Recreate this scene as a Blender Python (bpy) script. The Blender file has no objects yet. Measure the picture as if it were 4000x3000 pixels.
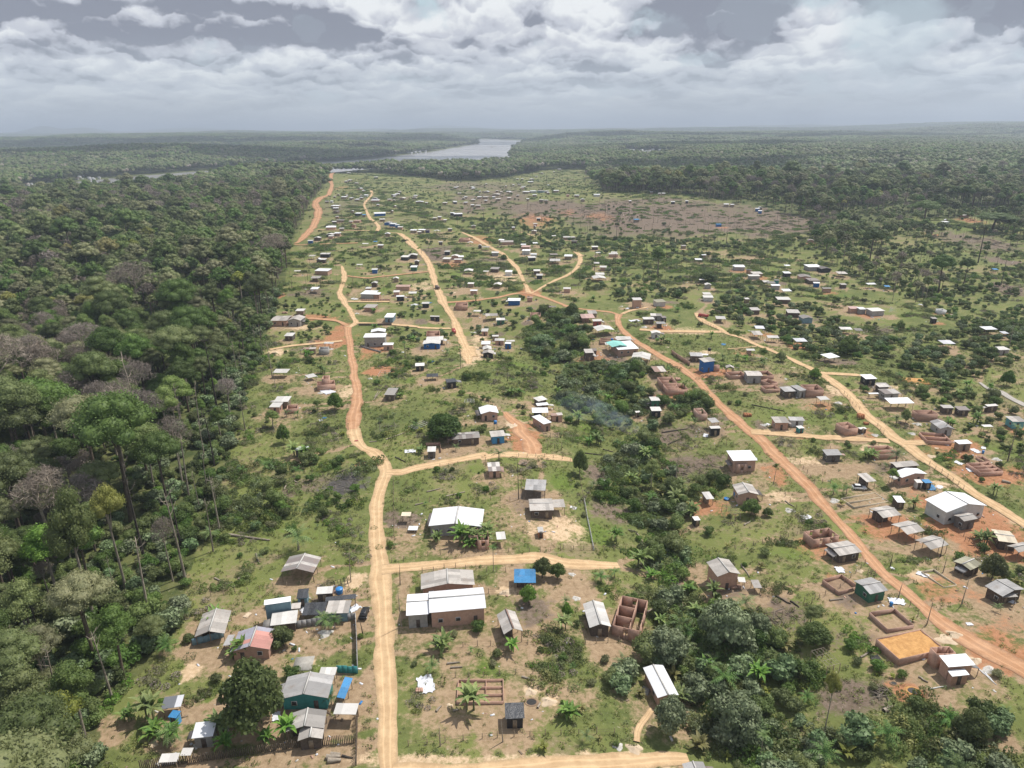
HAZE = 1.15e-4
import bpy, math, random
import numpy as np
from mathutils import Matrix, Vector, Euler
random.seed(7); RS = np.random.RandomState(11)
scene = bpy.context.scene
COL = scene.collection
# ---------------------------------------------------------------- camera
HC = 105.0; FPX = 2750.0
ROLL = math.radians(-0.5); PITCH = math.radians(20.0)
cam_d = bpy.data.cameras.new('camera'); cam = bpy.data.objects.new('camera', cam_d); COL.objects.link(cam)
cam_d.sensor_width = 36.0; cam_d.lens = 36.0*FPX/4000.0; cam_d.clip_start = 1.0; cam_d.clip_end = 150000.0
RM = (Matrix.Rotation(math.radians(90)-PITCH, 3, 'X') @ Matrix.Rotation(ROLL, 3, 'Z'))
cam.matrix_world = Matrix.Translation((0, 0, HC)) @ RM.to_4x4()
scene.camera = cam
R3 = np.array(RM)
# regions of the survey photograph: origin and scale of each reading grid
REG = {'A': (500,2100,1.843),'B': (1400,2100,1.843),'C': (2200,2100,1.843),'D': (3000,2100,1.843),'E': (900,1300,1.952),'F': (1800,1300,1.952),
 'G': (2600,1500,2.5525),'H': (3200,1500,2.5525),'I': (1000,850,3.0157),'J': (1600,850,3.0157),'K': (2200,950,3.0157),'L': (2700,950,3.0157),
 'M': (3300,1000,3.0157),'N': (1100,620,3.687),'O': (1600,620,2.765),'P': (2300,620,2.458),'Q': (3100,620,2.458),'R': (0,450,1.7015),
 'S': (1200,450,1.7015),'T': (2400,450,1.3825),'U': (0,800,1.843),'V': (0,1600,1.843),'W': (0,2300,2.37),'Z': (0,0,0.553),'X': (0,0,1.0)}
def px(c, x, y):
    o = REG[c]; return (o[0]+x/o[2], o[1]+y/o[2])
def ray(X, Y):
    d = np.array([(X-2000.0)/FPX, (1500.0-Y)/FPX, -1.0]); return R3 @ d
def flat(X, Y, z=0.0):
    d = ray(X, Y); t = (z-HC)/d[2]; return np.array([d[0]*t, d[1]*t])
def project(x, y, z):
    """world arrays -> photo pixels"""
    P = np.stack([x, y, z-HC], -1) @ R3
    w = -P[..., 2]; w = np.where(w < 1e-3, 1e-3, w)
    return 2000+P[..., 0]/w*FPX, 1500-P[..., 1]/w*FPX, w
def in_poly(x, y, poly):
    r = np.zeros(np.shape(x), bool); n = len(poly)
    for i in range(n):
        x1, y1 = poly[i]; x2, y2 = poly[(i+1) % n]
        if y1 == y2: continue
        c = ((y1 > y) != (y2 > y)) & (x < (x2-x1)*(y-y1)/(y2-y1)+x1)
        r ^= c
    return r
def seg_dist(x, y, pts, closed=False):
    d = np.full(np.shape(x), 1e12); n = len(pts)
    for i in range(n if closed else n-1):
        ax, ay = pts[i]; bx, by = pts[(i+1) % n]
        vx, vy = bx-ax, by-ay; L = vx*vx+vy*vy+1e-9
        t = np.clip(((x-ax)*vx+(y-ay)*vy)/L, 0, 1)
        d = np.minimum(d, (x-ax-t*vx)**2+(y-ay-t*vy)**2)
    return np.sqrt(d)
def sstep(a, b, v):
    t = np.clip((v-a)/(b-a), 0, 1); return t*t*(3-2*t)
# smooth value noise
_tab = RS.rand(256, 256)
def vnoise(x, y, s, o=0):
    x = np.asarray(x)/s+o*17.3+500; y = np.asarray(y)/s+o*9.1+500
    xi = np.floor(x).astype(int); yi = np.floor(y).astype(int); fx = x-xi; fy = y-yi
    fx = fx*fx*(3-2*fx); fy = fy*fy*(3-2*fy)
    g = lambda a, b: _tab[a % 256, b % 256]
    return (g(xi, yi)*(1-fx)+g(xi+1, yi)*fx)*(1-fy)+(g(xi, yi+1)*(1-fx)+g(xi+1, yi+1)*fx)*fy
# ---------------------------------------------------------------- terrain
WZ = -12.0
RIV = [(100,735),(256,714),(500,691),(764,670),(876,663),(1100,645),(1459,620),(1694,591),(1864,562),(1861,550),(1876,543),(2064,546),(2023,570),(1999,591),(1982,640),
       (1850,652),(1450,660),(1100,692),(860,712),(635,752),(282,784),(60,812)]
RIVW = [tuple(flat(a, b, WZ)) for a, b in RIV]
CREEK = [tuple(flat(*px(*p))) for p in [('Z',1010,690),('Z',1100,720),('Z',1200,790),('Z',1270,860),('Z',1310,905),('Z',1365,970),('Z',1420,1100),('Z',1440,1190),('Z',1500,1290),('Z',1560,1400),('Z',1620,1520),('Z',1700,1700)]]
HILLC = flat(2750, 790); RB = flat(1130, 712, -12)
def height(x, y):
    x = np.asarray(x, float); y = np.asarray(y, float)
    r = np.hypot(x, y)
    near = 1-sstep(900, 1500, r)
    h = (vnoise(x, y, 95, 1)-.5)*5.0*near*sstep(60, 200, r) + (vnoise(x, y, 38, 2)-.5)*1.4*near
    dc = seg_dist(x, y, CREEK)
    h = h - 4.5*np.exp(-(dc/24.0)**2)*near
    h = h + 12*np.exp(-((x-HILLC[0])/330)**2-((y-HILLC[1]-60)/210)**2)
    h = h + 5*np.exp(-((x+170)/90)**2-((y-620)/260)**2)
    bump = 20*np.exp(-((x-RB[0])/330)**2-((y-RB[1])/130)**2)
    farw = sstep(1250, 1900, r)
    fr = (vnoise(x, y, 900, 3)-.35)*44+(vnoise(x, y, 330, 4)-.5)*16
    fr = fr + sstep(3500, 9000, r)*(vnoise(x, y, 2600, 5)-.2)*75 + sstep(9000, 16000, r)*(vnoise(x, y, 4200, 6)*70-5)
    # long dark ridge across the water, far blue hills on the horizon
    fr = fr + 42*np.exp(-((x+1500)/900)**2-((y-2900)/420)**2)
    ar = np.arctan2(x, y)
    fr = fr + sstep(19000, 24000, r)*(150*np.exp(-((ar+.555)/.016)**2)+165*np.exp(-((ar+.515)/.02)**2)+150*np.exp(-((ar+.40)/.05)**2)+90*np.exp(-((ar+.1)/.06)**2)+60*vnoise(ar*900, r*0, 40, 8))
    fr = fr + sstep(7000, 9500, r)*(1-sstep(15000, 19000, r))*70*np.exp(-((ar-.60)/.10)**2)
    dr = seg_dist(x, y, RIVW, True); ins = in_poly(x, y, RIVW)
    k = np.where(ins, 0.0, sstep(20, 450, dr))
    hf = np.where(ins, WZ-2.5, WZ+1.2+fr.clip(-6, None)*k+ (1.5*k))
    return h*(1-farw)+hf*farw+np.where(ins, 0, bump*sstep(10, 90, dr))
def ground(X, Y):
    """the point where the line of sight through a survey pixel meets the terrain"""
    d = ray(X, Y)
    if d[2] > -1e-4: d[2] = -1e-4
    t0 = -(HC-45)/d[2]; t1 = -(HC+20)/d[2]
    t = np.linspace(t0, min(t1, 60000), 260)
    g = HC+d[2]*t-height(d[0]*t, d[1]*t)
    k = np.argmax(g < 0) if (g < 0).any() else len(t)-1
    if k == 0: k = 1
    a, b = t[k-1], t[k]
    for _ in range(3):
        tt = np.linspace(a, b, 12); g = HC+d[2]*tt-height(d[0]*tt, d[1]*tt)
        j = max(1, int(np.argmax(g < 0))) if (g < 0).any() else 11
        a, b = tt[j-1], tt[j]
    return np.array([d[0]*b, d[1]*b, HC+d[2]*b])
def G(c, x, y): return ground(*px(c, x, y))
def lift(c, x, y, base, dz):
    """the point dz above level base on the line of sight through a pixel"""
    X, Y = px(c, x, y); d = ray(X, Y); t = (base+dz-HC)/d[2]; return np.array([d[0]*t, d[1]*t])
# ---------------------------------------------------------------- node helpers
def srgb(r, g, b):
    f = lambda c: (c/255/12.92) if c/255 <= .04045 else ((c/255+.055)/1.055)**2.4
    return (f(r), f(g), f(b), 1)
class NT:
    def __init__(s, tree): s.t = tree; s.n = tree.nodes; s.l = tree.links; s.n.clear()
    def put(s, sock, v):
        if v is None: return
        if isinstance(v, bpy.types.NodeSocket): s.l.new(v, sock)
        else: sock.default_value = v
    def node(s, ty, props=None, **ins):
        n = s.n.new(ty)
        for k, v in (props or {}).items(): setattr(n, k, v)
        for k, v in ins.items():
            k2 = int(k[1:]) if k[0] == '_' and k[1:].isdigit() else k.replace('_', ' ')
            s.put(n.inputs[k2], v)
        return n
    def math(s, op, a, b=None, c=None, clamp=False):
        n = s.n.new('ShaderNodeMath'); n.operation = op; n.use_clamp = clamp
        for i, v in enumerate((a, b, c)): s.put(n.inputs[i], v)
        return n.outputs[0]
    def vmath(s, op, a, b=None, scale=None):
        n = s.n.new('ShaderNodeVectorMath'); n.operation = op
        s.put(n.inputs[0], a); s.put(n.inputs[1], b)
        if scale is not None: s.put(n.inputs['Scale'], scale)
        return n.outputs[1] if op in ('DOT_PRODUCT', 'LENGTH') else n.outputs[0]
    def mix(s, f, a, b, mode='MIX'):
        n = s.n.new('ShaderNodeMix'); n.data_type = 'RGBA'; n.blend_type = mode
        s.put(n.inputs[0], f); s.put(n.inputs[6], a); s.put(n.inputs[7], b); return n.outputs[2]
    def noise(s, vec, scale, detail=3, rough=.55, dist=0, col=False):
        n = s.node('ShaderNodeTexNoise', None, Scale=scale, Detail=detail, Roughness=rough, Distortion=dist)
        if vec is not None: s.l.new(vec, n.inputs['Vector'])
        return n.outputs['Color' if col else 'Fac']
    def ramp(s, f, a, b, lo=0., hi=1., smooth=True):
        n = s.n.new('ShaderNodeMapRange'); n.interpolation_type = 'SMOOTHSTEP' if smooth else 'LINEAR'; n.clamp = True
        for i, v in enumerate((f, a, b, lo, hi)): s.put(n.inputs[i], v)
        return n.outputs[0]
    def sep(s, v):
        n = s.n.new('ShaderNodeSeparateXYZ'); s.put(n.inputs[0], v); return n.outputs
    def comb(s, x, y, z):
        n = s.n.new('ShaderNodeCombineXYZ')
        for i, v in enumerate((x, y, z)): s.put(n.inputs[i], v)
        return n.outputs[0]
def material(name):
    m = bpy.data.materials.new(name); m.use_nodes = True; t = NT(m.node_tree)
    out = t.n.new('ShaderNodeOutputMaterial'); return m, t, out
def finish(t, out, col, rough=.85, bump=None, bdist=.02, bstr=.5, spec=.3, metal=0.0, trans=None):
    p = t.node('ShaderNodeBsdfPrincipled', None, Base_Color=col, Roughness=rough, Metallic=metal)
    p.inputs['Specular IOR Level'].default_value = spec
    if bump is not None:
        b = t.node('ShaderNodeBump', None, Strength=bstr, Distance=bdist, Height=bump); t.l.new(b.outputs[0], p.inputs['Normal'])
    sh = p.outputs[0]
    if trans:
        tr = t.node('ShaderNodeBsdfTranslucent', None, Color=col); mx = t.node('ShaderNodeMixShader', None, Fac=trans)
        t.l.new(sh, mx.inputs[1]); t.l.new(tr.outputs[0], mx.inputs[2]); sh = mx.outputs[0]
    t.l.new(sh, out.inputs[0])
def simple(name, c, c2=None, scale=2.0, rough=.85, spec=.3, coord='Object', bump=True, metal=0.0, obj_var=.0, trans=None):
    m, t, out = material(name)
    tc = t.n.new('ShaderNodeTexCoord'); v = tc.outputs[coord]
    f = t.noise(v, scale, 4, .65)
    col = t.mix(t.ramp(f, .3, .7), c, c2 or tuple(k*.7 for k in c[:3])+(1,))
    if obj_var:
        oi = t.n.new('ShaderNodeObjectInfo'); h = t.node('ShaderNodeHueSaturation', None, Color=col)
        t.l.new(t.ramp(oi.outputs['Random'], 0, 1, 1-obj_var, 1+obj_var, False), h.inputs['Value']); col = h.outputs[0]
    finish(t, out, col, rough, f if bump else None, .03, .4, spec, metal, trans); return m
M = {}
def foliage(name, c1, c2, var=.34, trans=.36, hue=.03, rough=.55):
    """leaves: two tones in clumps, every plant a little different"""
    m, t, out = material(name)
    tc = t.n.new('ShaderNodeTexCoord'); oi = t.n.new('ShaderNodeObjectInfo')
    f = t.noise(tc.outputs['Object'], .55, 3, .6); g = t.noise(tc.outputs['Object'], 3.5, 2, .6)
    k = t.math('ADD', t.math('MULTIPLY', f, .6), t.math('MULTIPLY', g, .4))
    col = t.mix(t.ramp(k, .36, .64), c1, c2)
    r2 = t.math('FRACT', t.math('MULTIPLY', oi.outputs['Random'], 7.31))
    h = t.node('ShaderNodeHueSaturation', None, Color=col)
    t.l.new(t.ramp(oi.outputs['Random'], 0, 1, 1-var, 1+var, False), h.inputs['Value'])
    t.l.new(t.ramp(r2, 0, 1, .5-hue, .5+hue*.7, False), h.inputs['Hue'])
    t.l.new(t.ramp(r2, 0, 1, .8, 1.08, False), h.inputs['Saturation'])
    finish(t, out, h.outputs[0], rough, None, spec=.25, trans=trans); M[name] = m; return m
foliage('leaf_dark', (0.085,0.138,0.034,1), (0.15,0.21,0.058,1))
foliage('leaf_mid', (0.12,0.182,0.047,1), (0.205,0.27,0.077,1))
foliage('leaf_olive', (0.17,0.198,0.082,1), (0.262,0.28,0.125,1))
foliage('leaf_bright', (0.125,0.21,0.04,1), (0.215,0.3,0.07,1))
foliage('leaf_yellow', (0.21,0.23,0.05,1), (0.34,0.34,0.09,1), .2)
foliage('leaf_blue', (0.135,0.195,0.088,1), (0.245,0.305,0.15,1), .2, .15)
foliage('leaf_bare', (0.21,0.175,0.145,1), (0.3,0.25,0.21,1), .22, .05, .01, .9)
foliage('leaf_palm', (0.0728,0.149,0.0385,1), (0.182,0.28,0.07,1), .25, .2)
foliage('leaf_banana', (0.109,0.21,0.0438,1), (0.255,0.367,0.0788,1), .25, .28)
foliage('leaf_grass', (0.137,0.166,0.0385,1), (0.237,0.263,0.0613,1), .3, .2)
M['bark'] = simple('bark', (.16,.125,.09,1), (.08,.06,.045,1), 1.5, .9, obj_var=.2)
M['bark_pale'] = simple('bark_pale', (.36,.31,.25,1), (.20,.165,.13,1), 1.2, .9, obj_var=.2)
M['bark_burnt'] = simple('bark_burnt', (.035,.03,.027,1), (.09,.075,.06,1), 1.8, .9)
# ---------------------------------------------------------------- mesh helpers
def make_mesh(name, V, F, mats, fm=None, smooth=False, attr=None):
    """V (n,3); F list of index arrays, each (k,4) or (k,3); fm material index arrays"""
    V = np.asarray(V, float).reshape(-1, 3)
    me = bpy.data.meshes.new(name)
    if not isinstance(F, list): F = [F]
    F = [np.asarray(f, int) for f in F if len(f)]
    me.vertices.add(len(V)); me.vertices.foreach_set('co', V.ravel())
    nl = sum(f.size for f in F); npoly = sum(len(f) for f in F)
    me.loops.add(nl); me.loops.foreach_set('vertex_index', np.concatenate([f.ravel() for f in F]))
    me.polygons.add(npoly)
    sz = np.concatenate([np.full(len(f), f.shape[1]) for f in F]); st = np.concatenate([[0], np.cumsum(sz)[:-1]])
    me.polygons.foreach_set('loop_start', st)
    try: me.polygons.foreach_set('loop_total', sz)
    except Exception: pass
    if fm is not None: me.polygons.foreach_set('material_index', np.asarray(fm, int))
    if smooth: me.polygons.foreach_set('use_smooth', np.ones(npoly, bool))
    for m in mats: me.materials.append(M[m] if isinstance(m, str) else m)
    if attr is not None:
        a = me.attributes.new('shade', 'FLOAT', 'FACE'); a.data.foreach_set('value', np.asarray(attr, float))
    me.update(calc_edges=True); me.validate(); return me
class MB:
    """collects boxes, bars, tubes and sheets into one mesh"""
    def __init__(s): s.V = []; s.Q = []; s.T = []; s.qm = []; s.tm = []; s.qa = []; s.n = 0
    def quad(s, p, m=0, a=.5):
        s.V += [tuple(q) for q in p]; s.Q.append((s.n, s.n+1, s.n+2, s.n+3)); s.qm.append(m); s.qa.append(a); s.n += 4
    def hexa(s, c, m=0, a=.5):
        """eight corners: bottom ring then top ring"""
        s.V += [tuple(q) for q in c]; n = s.n
        for f in ((3,2,1,0),(4,5,6,7),(0,1,5,4),(1,2,6,5),(2,3,7,6),(3,0,4,7)):
            s.Q.append(tuple(n+i for i in f)); s.qm.append(m); s.qa.append(a)
        s.n += 8
    def box(s, x0, x1, y0, y1, z0, z1, m=0, a=.5):
        s.hexa([(x0,y0,z0),(x1,y0,z0),(x1,y1,z0),(x0,y1,z0),(x0,y0,z1),(x1,y0,z1),(x1,y1,z1),(x0,y1,z1)], m, a)
    def tube(s, pts, rad, k=6, m=0, cap=True):
        pts = [Vector(p) for p in pts]; n = len(pts)
        if not hasattr(rad, '__len__'): rad = [rad]*n
        base = s.n
        for i, p in enumerate(pts):
            d = (pts[min(i+1, n-1)]-pts[max(i-1, 0)]).normalized()
            u = d.orthogonal().normalized() if abs(d.z) > .95 else d.cross(Vector((0,0,1))).normalized()
            w = d.cross(u)
            for j in range(k):
                a = 2*math.pi*j/k; s.V.append(tuple(p+(u*math.cos(a)+w*math.sin(a))*rad[i]))
        for i in range(n-1):
            for j in range(k):
                a = base+i*k+j; b = base+i*k+(j+1) % k
                s.Q.append((a, b, b+k, a+k)); s.qm.append(m); s.qa.append(.5)
        s.n += n*k
        if cap:
            s.V.append(tuple(pts[-1])); c = s.n; s.n += 1
            for j in range(k): s.T.append((base+(n-1)*k+j, base+(n-1)*k+(j+1) % k, c)); s.tm.append(m)
    def mesh(s, name, mats, smooth=False):
        F = [f for f in (s.Q, s.T) if f]
        return make_mesh(name, s.V, [np.array(f) for f in F], mats, s.qm+s.tm, smooth, s.qa+[.5]*len(s.T))
    def build(s, name, mats, parent=None, smooth=False):
        return link(name, s.mesh(name, mats if isinstance(mats, (list, tuple)) else [mats], smooth), parent)
def link(name, me, parent=None, loc=None, rz=0, sc=None):
    o = bpy.data.objects.new(name, me); COL.objects.link(o)
    if parent is not None: o.parent = parent
    if loc is not None: o.location = loc
    if rz: o.rotation_euler[2] = rz
    if sc is not None: o.scale = sc if hasattr(sc, '__len__') else (sc, sc, sc)
    return o
def tag(o, label, cat, group=None, kind=None):
    if label: o['label'] = label
    if cat: o['category'] = cat
    if group: o['group'] = group
    if kind: o['kind'] = kind
    return o
def empty(name, loc, rz=0, sc=None):
    return link(name, None, None, loc, rz, sc)
TODO = []      # things whose label is composed at the end: (object, description, category, group)
# ---------------------------------------------------------------- sun, sky, render settings
SAZ = math.atan2(.78, .62); SEL = math.radians(59)
sd = bpy.data.lights.new('sun', 'SUN'); sd.energy = 4.4; sd.angle = math.radians(.53); sd.color = (1.0, .955, .88)
so = bpy.data.objects.new('sun', sd); COL.objects.link(so)
so.rotation_euler = Vector((-math.sin(SAZ)*math.cos(SEL), -math.cos(SAZ)*math.cos(SEL), -math.sin(SEL))).to_track_quat('-Z', 'Y').to_euler()
so.location = (0, 0, 200)
w = bpy.data.worlds.new('World'); scene.world = w; w.use_nodes = True
t = NT(w.node_tree); wo = t.n.new('ShaderNodeOutputWorld')
sky = t.n.new('ShaderNodeTexSky'); sky.sky_type = 'NISHITA'; sky.sun_disc = False
sky.sun_elevation = SEL; sky.sun_rotation = SAZ; sky.air_density = 1.3; sky.dust_density = 2.0
tc = t.n.new('ShaderNodeTexCoord'); dx, dy, dz = t.sep(tc.outputs['Generated'])
az = t.math('ARCTAN2', dx, dy); el = t.math('ARCSINE', dz)
elp = t.math('MAXIMUM', el, 0.0)
iv = t.math('DIVIDE', 1.0, t.math('ADD', elp, .055))
X = t.math('MULTIPLY', az, 12.5); LV = t.math('MULTIPLY', t.math('LOGARITHM', t.math('ADD', elp, .045), math.e), 2.7)
def cl(dY, scale, det, rough, zz):
    v = t.comb(X, t.math('ADD', LV, dY), zz); return t.noise(v, scale, det, rough, .1)
big = cl(0.0, .5, 2, .5, 3.1); n0 = cl(0.0, .95, 7, .5, 0.0); n1 = cl(.20, .95, 4, .48, 0.0); n2 = cl(.5, .95, 2, .5, 0.0)
dens = t.math('ADD', t.math('MULTIPLY', n0, .66), t.math('MULTIPLY', big, .34))
cover = t.ramp(dens, .36, .45)
lit = t.math('ADD', t.math('MULTIPLY', t.math('SUBTRACT', n0, n1), 4.6), t.math('MULTIPLY', t.math('SUBTRACT', n0, n2), 2.2))
lit = t.math('MULTIPLY', lit, .45)
vb = t.comb(X, LV, 0.0); nzc = t.noise(vb, 1.3, 5, .6, 0, True); vb = t.vmath('ADD', vb, t.vmath('SCALE', t.vmath('SUBTRACT', nzc, (.5, .5, .5)), None, .85))
for sc_v, am, rnd_ in ((.75, .85, 1.0), (1.9, .85, 1.0), (4.2, .5, 1.0)):
    vo = t.n.new('ShaderNodeTexVoronoi'); vo.voronoi_dimensions = '2D'; vo.feature = 'SMOOTH_F1'; vo.inputs['Smoothness'].default_value = .55; vo.inputs['Scale'].default_value = sc_v; t.l.new(vb, vo.inputs['Vector'])
    _, py_, _ = t.sep(vo.outputs['Position']); _, qy_, _ = t.sep(vb)
    lit = t.math('ADD', lit, t.math('MULTIPLY', t.math('MULTIPLY', t.math('SUBTRACT', qy_, py_), sc_v), am))
lit = t.math('ADD', lit, .52)
wob = t.math('MULTIPLY', t.math('SUBTRACT', cl(0.0, 1.5, 6, .52, 7.7), .5), 2.2)
def bl(x, y, rx, ry, soft=.25):
    a = math.atan2(x-2000, FPX/math.cos(PITCH)*1.0); d = ray(x, y); a = math.atan2(d[0], d[1]); e = math.asin(d[2]/np.linalg.norm(d))
    u = t.math('DIVIDE', t.math('SUBTRACT', az, a), rx/FPX); v = t.math('DIVIDE', t.math('SUBTRACT', el, e), ry/FPX)
    q = t.math('ADD', t.math('ADD', t.math('MULTIPLY', u, u), t.math('MULTIPLY', v, v)), wob)
    return t.ramp(q, 1.3, soft)
for x, y, rx, ry, s in [(900,95,560,75,-.9),(100,90,330,100,-.7),(1300,150,330,40,-.7),(2800,60,330,140,-1.0),(2560,300,560,38,-.42),(3850,110,260,80,-.75),(3780,0,300,40,-.6),(1100,300,230,40,-.25),
                        (420,60,170,90,.5),(1480,110,150,90,.42),(2100,60,330,90,.35),(1000,220,330,60,.42),(2300,230,330,80,.4),(500,270,200,45,.35),(3180,110,120,70,.4),(3650,130,90,60,.3),(3080,250,260,50,.25),(1930,130,160,110,-.2)]:
    lit = t.math('ADD', lit, t.math('MULTIPLY', bl(x, y, rx, ry), s))
    cover = t.math('MAXIMUM', cover, t.math('MULTIPLY', bl(x, y, rx*1.1, ry*1.1), .9))
gap = t.math('ADD', bl(3480, 130, 170, 130), t.math('MULTIPLY', bl(3400, 330, 330, 60), .4), clamp=True)
cover = t.math('SUBTRACT', cover, t.math('MULTIPLY', gap, .6), clamp=True)
k10 = lambda c, m=10.0: tuple(v*m for v in c[:3])+(1,)
cc = t.mix(t.ramp(lit, -.15, .56, 0, 1), k10(srgb(136,141,155)), k10(srgb(196,200,210)))
cc = t.mix(t.ramp(lit, .45, 1.45, 0, 1), cc, k10(srgb(236,239,241)))
clear = t.mix(t.ramp(el, .0, .16), k10(srgb(200,208,216)), k10(srgb(190,210,218)))
nis = t.mix(t.ramp(el, .16, .5), clear, sky.outputs[0])
nis = t.mix(t.ramp(el, .12, .35), clear, nis)
cover = t.math('MULTIPLY', cover, t.ramp(el, .35, 1.1, 1, .45))
low = t.ramp(el, .012, .085)
col = t.mix(t.math('MULTIPLY', cover, t.ramp(el, .0, .11, .10, 1)), nis, cc)
bg = t.node('ShaderNodeBackground', None, Color=col, Strength=.1); t.l.new(bg.outputs[0], wo.inputs[0])
w.cycles.sampling_method = 'MANUAL'; w.cycles.sample_map_resolution = 512
vs = scene.view_settings
scene.display_settings.display_device = 'sRGB'; vs.view_transform = 'Standard'; vs.look = 'None'; vs.gamma = 1; vs.use_curve_mapping = False; vs.exposure = 0.08
scene.render.engine = 'CYCLES'; cy = scene.cycles
cy.use_denoising = True; cy.max_bounces = 5; cy.diffuse_bounces = 2; cy.glossy_bounces = 2; cy.transmission_bounces = 3; cy.volume_bounces = 0; cy.transparent_max_bounces = 8
cy.caustics_reflective = False; cy.caustics_refractive = False; cy.sample_clamp_indirect = 4; cy.use_adaptive_sampling = True; cy.adaptive_threshold = .015
# ---------------------------------------------------------------- haze
if HAZE:
    b = MB(); b.box(-62000, 62000, -3000, 62000, -60, 330)
    m, t, out = material('haze')
    pv = t.node('ShaderNodeVolumePrincipled', None, Color=(.74, .85, 1.0, 1), Density=HAZE, Anisotropy=.1)
    t.l.new(pv.outputs[0], out.inputs['Volume']); M['haze'] = m
    tag(b.build('haze', 'haze'), 'pale humid haze lying over forest and river', None, None, 'stuff')
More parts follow.
